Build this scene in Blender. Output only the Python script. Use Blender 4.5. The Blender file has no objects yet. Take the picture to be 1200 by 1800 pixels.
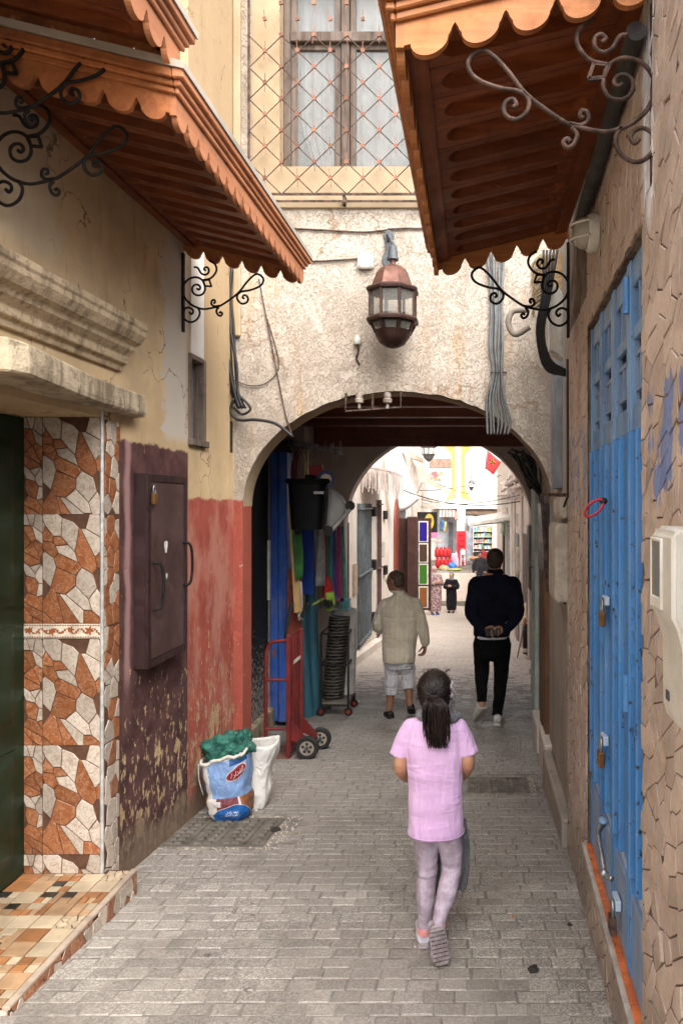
import bpy, bmesh, math, random
from mathutils import Vector, Matrix, noise as mnoise

SC = bpy.context.scene
C = SC.collection
R = math.radians
PI = math.pi
random.seed(7)

# ---------------------------------------------------------------- camera
CH = 1.62                       # lens height above the paving under the photographer
FPX, VX, VY = 1300.0, 835.0, 885.0   # focal length and the alley's vanishing point on a 1200x1800 plate
cam_d = bpy.data.cameras.new('camera')
cam_d.sensor_fit = 'VERTICAL'
cam_d.sensor_height = 36.0
cam_d.sensor_width = 24.0
cam_d.lens = 36.0 * FPX / 1800.0
cam_d.shift_x = -(VX - 600.0) / 1800.0
cam_d.shift_y = -(900.0 - VY) / 1800.0
cam_d.clip_start = 0.05
cam_d.clip_end = 400.0
cam = bpy.data.objects.new('camera', cam_d)
cam.location = (0, 0, CH)
cam.rotation_euler = (R(90), 0, 0)
C.objects.link(cam)
SC.camera = cam

# ---------------------------------------------------------------- light: bright overcast noon
SUN_EL, SUN_AZ = 50.0, 150.0    # azimuth measured clockwise from +Y: the soft sun stands behind the viewer
world = bpy.data.worlds.new('World')
SC.world = world
world.use_nodes = True
wn = world.node_tree
wn.nodes.clear()
w_out = wn.nodes.new('ShaderNodeOutputWorld')
w_bg = wn.nodes.new('ShaderNodeBackground')
w_sky = wn.nodes.new('ShaderNodeTexSky')
w_sky.sky_type = 'NISHITA'
w_sky.sun_disc = False
w_sky.sun_elevation = R(SUN_EL)
w_sky.sun_rotation = R(SUN_AZ)
w_sky.air_density = 1.0
w_sky.dust_density = 4.0
w_sky.ozone_density = 1.0
w_hs = wn.nodes.new('ShaderNodeHueSaturation')   # cloud cover takes the blue out of the sky
w_hs.inputs['Saturation'].default_value = 0.22
w_bg.inputs['Strength'].default_value = 0.15
wn.links.new(w_sky.outputs[0], w_hs.inputs['Color'])
wn.links.new(w_hs.outputs[0], w_bg.inputs['Color'])
wn.links.new(w_bg.outputs[0], w_out.inputs['Surface'])

sun_d = bpy.data.lights.new('sun', 'SUN')
sun_d.energy = 1.5
sun_d.angle = R(60)
sun_d.color = (1.0, 0.95, 0.88)
sun = bpy.data.objects.new('sun', sun_d)
_a, _e = R(SUN_AZ), R(SUN_EL)
_to = Vector((math.sin(_a) * math.cos(_e), math.cos(_a) * math.cos(_e), math.sin(_e)))
sun.rotation_euler = _to.to_track_quat('Z', 'Y').to_euler()
sun.location = (0, -10, 30)
C.objects.link(sun)

SC.view_settings.view_transform = 'Standard'
SC.view_settings.look = 'None'
SC.view_settings.gamma = 1.0
SC.view_settings.use_curve_mapping = False
SC.view_settings.exposure = 1.97
SC.render.engine = 'CYCLES'
SC.cycles.use_denoising = True
SC.cycles.max_bounces = 8
SC.cycles.diffuse_bounces = 5
SC.cycles.glossy_bounces = 3
SC.cycles.transparent_max_bounces = 12
SC.cycles.sample_clamp_indirect = 6.0
SC.cycles.adaptive_threshold = 0.02

# ---------------------------------------------------------------- helpers
def at(px, py, Y):
    """point at depth Y that a 1200x1800 plate shows at px, py"""
    return Vector(((px - VX) * Y / FPX, Y, CH + (VY - py) * Y / FPX))

GP = [(-40, 0.6), (0, 0.0), (24, -2.215), (28.5, -2.60), (31, -2.58), (36, -1.62), (40, -1.50), (140, -1.5)]
def gz(Y):
    """height of the sloping alley floor"""
    for (a, za), (b, zb) in zip(GP, GP[1:]):
        if Y <= b:
            return za + (zb - za) * (Y - a) / (b - a)
    return GP[-1][1]

def wloc(o):
    v = Vector((0, 0, 0))
    while o is not None:
        v += o.location
        o = o.parent
    return v

def tag(o, label=None, cat=None, group=None, kind=None):
    if label: o['label'] = label
    if cat: o['category'] = cat
    if group: o['group'] = group
    if kind: o['kind'] = kind
    return o

def thing(name, label, cat, loc, group=None):
    o = bpy.data.objects.new(name, None)
    o.empty_display_size = 0.1
    o.location = loc
    C.objects.link(o)
    return tag(o, label, cat, group)

def copy_tree(o, parent=None):
    c = o.copy()
    C.objects.link(c)
    c.parent = parent
    for ch in list(o.children):
        copy_tree(ch, c)
    return c

def link_mesh(name, me, parent=None, loc=(0, 0, 0), rot=None):
    """shared-mesh piece placed in world space under a translated parent"""
    o = bpy.data.objects.new(name, me)
    C.objects.link(o)
    o.parent = parent
    o.location = Vector(loc) - wloc(parent)
    if rot is not None:
        o.rotation_euler = rot
    return o

class MB:
    """collects geometry in world space, then links it as ONE mesh object"""
    def __init__(s):
        s.v = []; s.f = []; s.mi = []; s.cur = 0
    def add(s, vs, fs):
        b = len(s.v)
        s.v += [Vector(p) for p in vs]
        for f in fs:
            s.f.append([b + i for i in f]); s.mi.append(s.cur)
        return s
    def box(s, x0, x1, y0, y1, z0, z1):
        return s.add([(x0,y0,z0),(x1,y0,z0),(x1,y1,z0),(x0,y1,z0),(x0,y0,z1),(x1,y0,z1),(x1,y1,z1),(x0,y1,z1)],
                     [(0,3,2,1),(4,5,6,7),(0,1,5,4),(1,2,6,5),(2,3,7,6),(3,0,4,7)])
    def obox(s, c, ax, ay, az):
        """box from centre and three half-axis vectors"""
        c, ax, ay, az = Vector(c), Vector(ax), Vector(ay), Vector(az)
        vs = [c + i*ax + j*ay + k*az for k in (-1,1) for (i,j) in ((-1,-1),(1,-1),(1,1),(-1,1))]
        return s.add(vs, [(0,3,2,1),(4,5,6,7),(0,1,5,4),(1,2,6,5),(2,3,7,6),(3,0,4,7)])
    def bar(s, a, b, w, h=None, up=(0,0,1)):
        a, b = Vector(a), Vector(b)
        h = w if h is None else h
        d = (b - a); L = d.length; d.normalize()
        u = Vector(up)
        if abs(d.dot(u)) > 0.98: u = Vector((1,0,0)) if abs(d.x) < .9 else Vector((0,1,0))
        sx = d.cross(u).normalized(); sz = sx.cross(d).normalized()
        return s.obox((a+b)/2, sx*w/2, d*L/2, sz*h/2)
    def prism(s, poly, vec):
        """polygon (3-D points) swept along vec"""
        n = len(poly); vec = Vector(vec)
        p = [Vector(q) for q in poly]
        vs = p + [q + vec for q in p]
        fs = [tuple(reversed(range(n))), tuple(range(n, 2*n))] + [(i, (i+1) % n, n + (i+1) % n, n + i) for i in range(n)]
        return s.add(vs, fs)
    def tube(s, path, r, n=8, closed=False, cap=True, flat=1.0):
        path = [Vector(p) for p in path]
        m = len(path)
        rr = r if isinstance(r, (list, tuple)) else [r]*m
        vs = []; fs = []
        T = []
        for i in range(m):
            if closed: d = path[(i+1) % m] - path[i-1]
            else: d = path[min(i+1, m-1)] - path[max(i-1, 0)]
            T.append(d.normalized() if d.length > 1e-9 else Vector((0,0,1)))
        u = Vector((0,0,1)) if abs(T[0].z) < .9 else Vector((1,0,0))
        u = (u - T[0]*u.dot(T[0])).normalized()
        for i in range(m):
            u = u - T[i]*u.dot(T[i])
            u = u.normalized() if u.length > 1e-6 else T[i].orthogonal().normalized()
            w = T[i].cross(u)
            for k in range(n):
                a = 2*PI*k/n
                vs.append(path[i] + rr[i]*(math.cos(a)*u + math.sin(a)*w*flat))
        for i in range(m if closed else m-1):
            j = (i+1) % m
            for k in range(n):
                fs.append((i*n+k, i*n+(k+1) % n, j*n+(k+1) % n, j*n+k))
        if cap and not closed:
            fs.append(tuple(reversed(range(n)))); fs.append(tuple(range((m-1)*n, m*n)))
        return s.add(vs, fs)
    def lathe(s, prof, c=(0,0,0), n=16, ax=None, a0=0.0, cap=True):
        """profile of (radius, height) turned round the axis"""
        c = Vector(c)
        az = Vector(ax).normalized() if ax else Vector((0,0,1))
        u = Vector((1,0,0)) if abs(az.x) < .9 else Vector((0,1,0))
        u = (u - az*u.dot(az)).normalized(); w = az.cross(u)
        vs = []; fs = []
        for (r, h) in prof:
            for k in range(n):
                a = a0 + 2*PI*k/n
                vs.append(c + az*h + r*(math.cos(a)*u + math.sin(a)*w))
        for i in range(len(prof)-1):
            for k in range(n):
                fs.append((i*n+k, i*n+(k+1) % n, (i+1)*n+(k+1) % n, (i+1)*n+k))
        if cap:
            fs.append(tuple(reversed(range(n)))); fs.append(tuple(range((len(prof)-1)*n, len(prof)*n)))
        return s.add(vs, fs)
    def loft(s, rings, cap=True):
        n = len(rings[0]); vs = [p for r in rings for p in r]; fs = []
        for i in range(len(rings)-1):
            for k in range(n):
                fs.append((i*n+k, i*n+(k+1) % n, (i+1)*n+(k+1) % n, (i+1)*n+k))
        if cap:
            fs.append(tuple(reversed(range(n)))); fs.append(tuple(range((len(rings)-1)*n, len(rings)*n)))
        return s.add(vs, fs)
    def grid(s, fn, nu, nv):
        vs = [fn(i/nu, j/nv) for j in range(nv+1) for i in range(nu+1)]
        fs = [(j*(nu+1)+i, j*(nu+1)+i+1, (j+1)*(nu+1)+i+1, (j+1)*(nu+1)+i) for j in range(nv) for i in range(nu)]
        return s.add(vs, fs)
    def ball(s, c, rx, ry=None, rz=None, n=12, m=8):
        c = Vector(c); ry = rx if ry is None else ry; rz = rx if rz is None else rz
        rings = []
        for j in range(m+1):
            t = -PI/2 + PI*j/m
            cr = max(math.cos(t), 0.02)
            rings.append([c + Vector((rx*cr*math.cos(2*PI*k/n), ry*cr*math.sin(2*PI*k/n), rz*math.sin(t))) for k in range(n)])
        return s.loft(rings)
    def xform(s, fn):
        s.v = [Vector(fn(p)) for p in s.v]
        return s
    def build(s, name, mats, parent=None, smooth=False, bevel=0.0, solid=0.0, origin=None, seg=1, recalc=True):
        mats = mats if isinstance(mats, (list, tuple)) else [mats]
        xs = [p.x for p in s.v]; ys = [p.y for p in s.v]; zs = [p.z for p in s.v]
        org = Vector(origin) if origin is not None else Vector(((min(xs)+max(xs))/2, (min(ys)+max(ys))/2, min(zs)))
        me = bpy.data.meshes.new(name)
        me.from_pydata([p - org for p in s.v], [], s.f)
        for m in mats: me.materials.append(m)
        if len(mats) > 1: me.polygons.foreach_set('material_index', s.mi)
        if recalc:
            bm = bmesh.new(); bm.from_mesh(me)
            bmesh.ops.recalc_face_normals(bm, faces=bm.faces)
            if bevel > 0:
                bm.edges.ensure_lookup_table()
                es = [e for e in bm.edges if len(e.link_faces) == 2 and e.calc_face_angle(0) > 0.6]
                if es:
                    bmesh.ops.bevel(bm, geom=es, offset=bevel, segments=seg, affect='EDGES', clamp_overlap=True)
            bm.to_mesh(me); bm.free()
        if smooth:
            me.polygons.foreach_set('use_smooth', [True]*len(me.polygons))
            if smooth != 'all':
                me.set_sharp_from_angle(angle=R(42))
        me.update()
        o = bpy.data.objects.new(name, me)
        C.objects.link(o)
        o.parent = parent
        o.location = org - wloc(parent)
        if solid:
            md = o.modifiers.new('solid', 'SOLIDIFY'); md.thickness = solid; md.offset = 0
        return o

# ---------------------------------------------------------------- materials
class NT:
    """small node-tree writer"""
    def __init__(s, name):
        s.m = bpy.data.materials.new(name); s.m.use_nodes = True
        s.t = s.m.node_tree; s.t.nodes.clear()
        s.out = s.n('ShaderNodeOutputMaterial')
        s.b = s.n('ShaderNodeBsdfPrincipled')
        s.l(s.b.outputs[0], s.out.inputs['Surface'])
        s._pos = None
    def n(s, t, **k):
        nd = s.t.nodes.new(t)
        for a, v in k.items(): setattr(nd, a, v)
        return nd
    def l(s, a, b): s.t.links.new(a, b)
    def put(s, sock, v):
        if hasattr(v, 'is_output'): s.l(v, sock)
        elif isinstance(v, (tuple, list)) and len(v) == 3 and sock.type == 'RGBA': sock.default_value = (*v, 1)
        else: sock.default_value = v
    def pos(s, scale=None):
        if s._pos is None: s._pos = s.n('ShaderNodeNewGeometry').outputs['Position']
        if scale is None: return s._pos
        mp = s.n('ShaderNodeMapping'); s.l(s._pos, mp.inputs['Vector']); mp.inputs['Scale'].default_value = scale
        return mp.outputs[0]
    def obj(s, scale=None):
        t = s.n('ShaderNodeTexCoord').outputs['Object']
        if scale is None: return t
        mp = s.n('ShaderNodeMapping'); s.l(t, mp.inputs['Vector']); mp.inputs['Scale'].default_value = scale
        return mp.outputs[0]
    def noise(s, scale, detail=4, rough=.55, vec=None, dist=0.0):
        nd = s.n('ShaderNodeTexNoise'); s.l(vec if vec is not None else s.pos(), nd.inputs['Vector'])
        nd.inputs['Scale'].default_value = scale; nd.inputs['Detail'].default_value = detail
        nd.inputs['Roughness'].default_value = rough; nd.inputs['Distortion'].default_value = dist
        return nd.outputs['Fac']
    def voro(s, scale, feature='DISTANCE_TO_EDGE', vec=None, rnd=1.0):
        nd = s.n('ShaderNodeTexVoronoi', feature=feature); s.l(vec if vec is not None else s.pos(), nd.inputs['Vector'])
        nd.inputs['Scale'].default_value = scale; nd.inputs['Randomness'].default_value = rnd
        return nd.outputs['Distance'] if feature != 'F1C' else nd.outputs['Color']
    def ramp(s, fac, lo, hi, a=0.0, b=1.0):
        nd = s.n('ShaderNodeMapRange'); nd.interpolation_type = 'SMOOTHSTEP'
        s.put(nd.inputs[0], fac)
        nd.inputs[1].default_value = lo; nd.inputs[2].default_value = hi
        nd.inputs[3].default_value = a; nd.inputs[4].default_value = b
        return nd.outputs[0]
    def math(s, op, a, b=0.0, c=None):
        nd = s.n('ShaderNodeMath', operation=op)
        s.put(nd.inputs[0], a); s.put(nd.inputs[1], b)
        if c is not None: s.put(nd.inputs[2], c)
        return nd.outputs[0]
    def mix(s, fac, a, b, mode='MIX'):
        nd = s.n('ShaderNodeMix', data_type='RGBA', blend_type=mode)
        s.put(nd.inputs[0], fac); s.put(nd.inputs[6], a); s.put(nd.inputs[7], b)
        return nd.outputs[2]
    def sep(s):
        nd = s.n('ShaderNodeSeparateXYZ'); s.l(s.pos(), nd.inputs[0]); return nd.outputs
    def rnd(s): return s.n('ShaderNodeObjectInfo').outputs['Random']
    def bump(s, h, strength=.5, dist=.01, prev=None):
        nd = s.n('ShaderNodeBump'); s.put(nd.inputs['Height'], h)
        nd.inputs['Strength'].default_value = strength; nd.inputs['Distance'].default_value = dist
        if prev is not None: s.l(prev, nd.inputs['Normal'])
        return nd.outputs[0]
    def fin(s, col, rough=.8, nrm=None, metal=0.0, spec=.3, **k):
        s.put(s.b.inputs['Base Color'], col); s.put(s.b.inputs['Roughness'], rough)
        s.b.inputs['Metallic'].default_value = metal
        s.b.inputs['Specular IOR Level'].default_value = spec
        if nrm is not None: s.l(nrm, s.b.inputs['Normal'])
        for a, v in k.items(): s.put(s.b.inputs[a], v)
        return s.m

def simple(name, col, rough=.7, metal=0.0, spec=.35, col2=None, vs=6.0, lo=.4, hi=.62, bs=60.0, bst=.15, bd=.004, stretch=None, rnd=0.0, dirt=0.0, **k):
    """paint / metal / cloth with uneven tone, fine relief and per-object variation"""
    t = NT(name)
    vec = t.pos(stretch) if stretch else None
    c2 = col2 if col2 else tuple(x*.72 for x in col)
    c = t.mix(t.ramp(t.noise(vs, 5, .6, vec), lo, hi), c2, col)
    if dirt:
        c = t.mix(t.math('MULTIPLY', t.ramp(t.noise(vs*3.1, 6, .7), .55, .72), dirt), c, (.10, .08, .06))
    if rnd:
        h = t.n('ShaderNodeHueSaturation'); t.l(c, h.inputs['Color'])
        t.l(t.ramp(t.rnd(), 0, 1, 1-rnd, 1+rnd), h.inputs['Value']); c = h.outputs[0]
    nrm = t.bump(t.noise(bs, 4, .6, vec), bst, bd) if bst else None
    rr = t.ramp(t.noise(vs*1.7, 3), .3, .7, max(rough-.1, .02), min(rough+.1, 1))
    return t.fin(c, rr, nrm, metal, spec, **k)
# ================================================================ surface materials
def mk_plaster_left():
    t = NT('old painted plaster')
    x, y, z = t.sep()
    n1 = t.noise(2.2, 6, .62); n2 = t.noise(9, 6, .65); n3 = t.noise(34, 5, .7)
    streak = t.noise(1.0, 5, .6, t.pos((6, 7, .9)))
    base = t.mix(t.ramp(n1, .35, .68), (.44, .315, .18), (.57, .42, .24))
    base = t.mix(t.math('MULTIPLY', t.ramp(n2, .52, .66), .45), base, (.40, .32, .22))
    base = t.mix(t.math('MULTIPLY', t.ramp(streak, .60, .74), .65), base, (.34, .16, .04))
    base = t.mix(t.math('MULTIPLY', t.ramp(streak, .40, .28), .6), base, (.24, .18, .12))
    # bare grey-white render near the bend of the wall
    yn = t.math('ADD', y, t.math('MULTIPLY', t.math('SUBTRACT', n2, .5), .55))
    pale = t.math('MULTIPLY', t.ramp(yn, 4.40, 4.47), t.math('MULTIPLY', t.ramp(y, 4.80, 4.77), t.ramp(z, 1.98, 2.06)))
    base = t.mix(t.math('MULTIPLY', pale, .85), base, (.47, .43, .38))
    pale2 = t.math('MULTIPLY', t.ramp(yn, 3.35, 3.25), t.ramp(z, 2.62, 2.75))
    base = t.mix(t.math('MULTIPLY', pale2, .35), base, (.46, .41, .35))
    old = t.math('MULTIPLY', t.math('MULTIPLY', t.ramp(y, 4.74, 4.80), t.ramp(z, 1.7, 2.6)), t.ramp(n1, .2, .7, .45, .85))
    base = t.mix(old, base, t.mix(streak, (.22, .15, .085), (.36, .26, .155)))
    # cracks
    vn = t.n('ShaderNodeVectorMath', operation='ADD'); t.l(t.pos(), vn.inputs[0])
    nz = t.n('ShaderNodeTexNoise'); t.l(t.pos(), nz.inputs['Vector']); nz.inputs['Scale'].default_value = 3.0; nz.inputs['Detail'].default_value = 6
    vs = t.n('ShaderNodeVectorMath', operation='SCALE'); t.l(nz.outputs['Color'], vs.inputs[0]); vs.inputs['Scale'].default_value = .9
    t.l(vs.outputs[0], vn.inputs[1])
    cr = t.voro(1.7, 'DISTANCE_TO_EDGE', vn.outputs[0])
    crack = t.math('MULTIPLY', t.ramp(cr, .012, .004), t.ramp(n1, .50, .58))
    base = t.mix(t.math('MULTIPLY', crack, .85), base, (.10, .06, .03))
    # peeling paint bands
    zn = t.math('ADD', z, t.math('MULTIPLY', t.math('SUBTRACT', n2, .5), .10))
    wet = t.ramp(z, 1.4, -.35)                      # more has flaked off lower down
    flake = t.noise(22, 7, .72, t.pos((1, 1, .55)))
    big = t.noise(5.5, 6, .6, t.pos((1, 1, .6)))
    thr = t.math('SUBTRACT', .665, t.math('MULTIPLY', wet, .12))
    peel = t.math('MAXIMUM', t.ramp(t.math('SUBTRACT', flake, thr), -.004, .012), t.ramp(t.math('SUBTRACT', big, t.math('SUBTRACT', .80, t.math('MULTIPLY', wet, .25))), -.005, .01))
    plumc = t.mix(t.ramp(t.noise(7, 5, .6), .3, .7), (.050, .020, .020), (.105, .050, .046))
    fade = t.math('MULTIPLY', t.ramp(t.math('ADD', y, t.math('MULTIPLY', n1, .1)), 4.06, 4.02), t.ramp(t.math('ADD', y, t.math('MULTIPLY', n1, .1)), 3.96, 4.00))
    plumc = t.mix(t.math('MULTIPLY', fade, t.ramp(z, .55, .75)), plumc, (.30, .17, .16))
    plum = t.math('MULTIPLY', t.math('MULTIPLY', t.ramp(zn, 1.96, 1.94), t.ramp(y, 4.80, 4.785)), t.ramp(y, 3.85, 3.86))
    redc = t.mix(t.ramp(t.noise(4, 6, .6), .3, .7), (.25, .050, .036), (.37, .090, .062))
    red = t.math('MULTIPLY', t.ramp(zn, 1.66, 1.64), t.ramp(y, 4.785, 4.80))
    redc = t.mix(t.math('MULTIPLY', t.ramp(t.noise(3.1, 6, .7, t.pos((1, 1, .5))), .44, .62), .75), redc, (.42, .195, .145))
    scr = t.ramp(t.math('SUBTRACT', t.noise(30, 7, .72, t.pos((1, 1, .28))), t.math('SUBTRACT', .655, t.math('MULTIPLY', wet, .10))), 0, .012)
    redc = t.mix(t.math('MULTIPLY', scr, .85), redc, (.50, .36, .24))
    under = t.mix(t.ramp(n3, .4, .6), (.52, .38, .22), (.36, .24, .13))
    col = t.mix(t.math('MULTIPLY', plum, t.math('SUBTRACT', 1, peel)), t.mix(plum, base, under), plumc)
    col = t.mix(t.math('MULTIPLY', red, t.math('SUBTRACT', 1, peel)), t.mix(red, col, under), redc)
    # bare earth-coloured render along the foot
    zg = t.math('ADD', z, t.math('MULTIPLY', y, .0923))
    foot = t.ramp(t.math('SUBTRACT', zg, t.math('MULTIPLY', t.math('SUBTRACT', big, .32), .8)), .10, .0)
    col = t.mix(t.math('MULTIPLY', foot, .85), col, t.mix(n3, (.22, .16, .11), (.13, .09, .065)))
    h = t.math('ADD', t.math('MULTIPLY', n2, .6), t.math('MULTIPLY', n3, .35))
    h = t.math('SUBTRACT', h, t.math('MULTIPLY', peel, t.math('MULTIPLY', t.math('ADD', plum, red), .35)))
    h = t.math('SUBTRACT', h, t.math('MULTIPLY', crack, .5))
    return t.fin(col, .82, t.bump(h, .55, .012), spec=.25)

def mk_stucco():
    t = NT('worm-tooled stucco')
    x, y, z = t.sep()
    n = t.noise(30, 2, .5, None, 1.1)
    n_b = t.noise(47, 2, .5, None, .6)
    g1 = t.ramp(t.math('ABSOLUTE', t.math('SUBTRACT', n, .5)), .0, .035)
    g2 = t.ramp(t.math('ABSOLUTE', t.math('SUBTRACT', n_b, .5)), .0, .03)
    patch = t.ramp(t.noise(5, 3), .42, .55)
    g = t.math('MULTIPLY', g1, t.math('MAXIMUM', g2, patch))
    big = t.noise(1.1, 6, .6); st = t.noise(1, 5, .6, t.pos((5, 5, .8)))
    col = t.mix(t.ramp(big, .35, .65), (.34, .285, .232), (.43, .37, .31))
    col = t.mix(t.math('MULTIPLY', t.ramp(st, .56, .72), .6), col, (.36, .225, .11))
    damp = t.noise(2.3, 7, .7, t.pos((1.6, 1, .7)))
    col = t.mix(t.math('MULTIPLY', t.ramp(damp, .54, .70), .45), col, (.22, .18, .145))
    col = t.mix(t.math('MULTIPLY', t.ramp(t.noise(3.7, 5, .6), .60, .64), .5), col, (.52, .46, .39))
    col = t.mix(t.math('MULTIPLY', t.math('SUBTRACT', 1, g), .5), col, (.26, .18, .11))
    # fine old cracks
    nz = t.n('ShaderNodeTexNoise'); t.l(t.pos(), nz.inputs['Vector']); nz.inputs['Scale'].default_value = 4.0; nz.inputs['Detail'].default_value = 6
    vs = t.n('ShaderNodeVectorMath', operation='SCALE'); t.l(nz.outputs['Color'], vs.inputs[0]); vs.inputs['Scale'].default_value = .6
    vn = t.n('ShaderNodeVectorMath', operation='ADD'); t.l(t.pos(), vn.inputs[0]); t.l(vs.outputs[0], vn.inputs[1])
    cr = t.math('MULTIPLY', t.ramp(t.voro(.8, 'DISTANCE_TO_EDGE', vn.outputs[0]), .010, .003), t.ramp(big, .48, .55))
    col = t.mix(t.math('MULTIPLY', cr, .55), col, (.20, .11, .05))
    # red dado where the jamb joins the painted side wall
    zn = t.math('ADD', z, t.math('MULTIPLY', t.math('SUBTRACT', t.noise(9, 5), .5), .08))
    red = t.math('MULTIPLY', t.ramp(zn, 1.66, 1.64), t.ramp(x, -1.4, -1.41))
    fl = t.ramp(t.noise(22, 7, .72), .64, .66)
    col = t.mix(t.math('MULTIPLY', red, t.math('SUBTRACT', 1, fl)), col, (.34, .085, .058))
    h = t.math('ADD', t.math('MULTIPLY', g, 1.0), t.math('MULTIPLY', t.noise(70, 4, .6), .25))
    return t.fin(col, .9, t.bump(h, .75, .010), spec=.2)

def mk_paver(name='worn granite-grey concrete paver', lift=None):
    t = NT(name)
    r = t.rnd()
    sp = t.noise(105, 4, .8)
    sp2 = t.noise(60, 4, .7)
    big = t.noise(1.3, 5, .6)
    c = t.mix(t.ramp(sp, .38, .64), (.165, .149, .132), (.48, .44, .392))
    c = t.mix(t.math('MULTIPLY', t.ramp(sp2, .5, .62), .55), c, (.15, .13, .115))
    c = t.mix(t.math('MULTIPLY', t.ramp(big, .42, .60), .45), c, (.20, .175, .152))
    huge = t.noise(.7, 4, .6)
    c = t.mix(t.math('MULTIPLY', t.ramp(huge, .45, .62), .35), c, (.385, .35, .31))
    edge = t.noise(2.6, 6, .7)
    c = t.mix(t.math('MULTIPLY', t.ramp(edge, .54, .68), .40), c, (.14, .12, .104))
    spot = t.math('MULTIPLY', t.ramp(t.noise(7.5, 4, .6), .66, .70), .65)
    c = t.mix(spot, c, (.045, .04, .035))
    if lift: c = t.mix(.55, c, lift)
    h = t.n('ShaderNodeHueSaturation'); t.l(c, h.inputs['Color'])
    t.l(t.ramp(r, 0, 1, .84, 1.12), h.inputs['Value'])
    rough = t.ramp(t.noise(3, 4), .35, .7, .5, .8)
    return t.fin(h.outputs[0], rough, t.bump(t.math('ADD', sp, t.math('MULTIPLY', sp2, .6)), .55, .006), spec=.35)

def mk_stone():
    t = NT('tan moulded stone render')
    r = t.rnd()
    n = t.noise(5, 5, .6); f = t.noise(55, 5, .7)
    c = t.mix(t.ramp(n, .35, .65), (.39, .295, .235), (.52, .41, .335))
    c = t.mix(t.math('MULTIPLY', t.ramp(f, .54, .7), .4), c, (.26, .185, .135))
    h = t.n('ShaderNodeHueSaturation'); t.l(c, h.inputs['Color'])
    t.l(t.ramp(r, 0, 1, .86, 1.12), h.inputs['Value'])
    c = h.outputs[0]
    # old blue paint smears and white plaster daubs have places of their own
    x, y, z = t.sep()
    nb = t.noise(11, 5, .6, t.pos((1, 1, .35)))
    zb = t.math('MULTIPLY', t.ramp(z, 1.58, 1.70), t.ramp(z, 1.99, 1.88))
    bl = t.math('MULTIPLY', t.ramp(y, 2.10, 2.08), t.ramp(t.math('MULTIPLY', nb, t.math('ADD', .75, t.math('MULTIPLY', zb, .25))), .475, .495))
    bl = t.math('MULTIPLY', bl, t.ramp(zb, .02, .2))
    c = t.mix(t.math('MULTIPLY', bl, .85), c, (.13, .20, .42))
    z2 = t.math('MULTIPLY', t.ramp(z, 1.55, 1.65), t.ramp(z, 2.05, 1.9))
    b2 = t.math('MULTIPLY', t.math('MULTIPLY', z2, t.ramp(y, 3.36, 3.40)), t.ramp(nb, .46, .54))
    c = t.mix(t.math('MULTIPLY', b2, .6), c, (.20, .26, .38))
    w = t.math('MULTIPLY', t.math('MULTIPLY', t.ramp(t.math('ADD', z, t.math('MULTIPLY', nb, .5)), 2.68, 2.78), t.ramp(y, 2.16, 2.12)), t.ramp(t.math('ADD', y, t.math('MULTIPLY', nb, .10)), 2.05, 2.07))
    c = t.mix(w, c, (.66, .65, .65))
    # trodden dirt towards the foot
    zg = t.math('ADD', z, t.math('MULTIPLY', y, .0923))
    ft = t.math('MULTIPLY', t.ramp(t.math('ADD', zg, t.math('MULTIPLY', n, .3)), .75, .2), .45)
    c = t.mix(ft, c, (.15, .125, .10))
    rg = .5
    c = t.mix(t.math('MULTIPLY', t.ramp(t.noise(2.1, 6, .7), .5, .68), .5), c, (.27, .235, .205))
    return t.fin(c, .85, t.bump(t.math('ADD', t.math('ADD', f, t.math('MULTIPLY', t.noise(16, 4), 1.2)), t.math('MULTIPLY', rg, .5)), .55, .010), spec=.22)

def mk_wood(name, a, b, rough=.50, axis='y', spec=.45):
    t = NT(name)
    sc = {'y': (26, 1.6, 26), 'x': (1.6, 26, 26), 'z': (26, 26, 1.6)}[axis]
    g = t.noise(1.0, 6, .65, t.pos(sc), .6)
    g2 = t.noise(2.4, 4, .6)
    c = t.mix(t.ramp(g, .3, .7), a, b)
    c = t.mix(t.math('MULTIPLY', t.ramp(g2, .5, .7), .35), c, tuple(v*.55 for v in a))
    c = t.mix(t.math('MULTIPLY', t.ramp(t.noise(1, 3, .5, t.pos(tuple(v*3 for v in sc))), .62, .72), .4), c, tuple(v*.4 for v in a))
    dirt = t.noise(4.5, 7, .72)
    c = t.mix(t.math('MULTIPLY', t.ramp(dirt, .52, .68), .5), c, tuple(v*.35+.01 for v in a))
    c = t.mix(t.math('MULTIPLY', t.ramp(t.noise(26, 5, .7), .64, .70), .4), c, tuple(min(v*1.5+.05, .8) for v in b))
    h = t.n('ShaderNodeHueSaturation'); t.l(c, h.inputs['Color']); t.l(t.ramp(t.rnd(), 0, 1, .82, 1.12), h.inputs['Value'])
    return t.fin(h.outputs[0], t.ramp(dirt, .3, .7, rough-.08, rough+.22), t.bump(t.math('ADD', g, t.math('MULTIPLY', dirt, .6)), .35, .005), spec=spec*.8)

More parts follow.
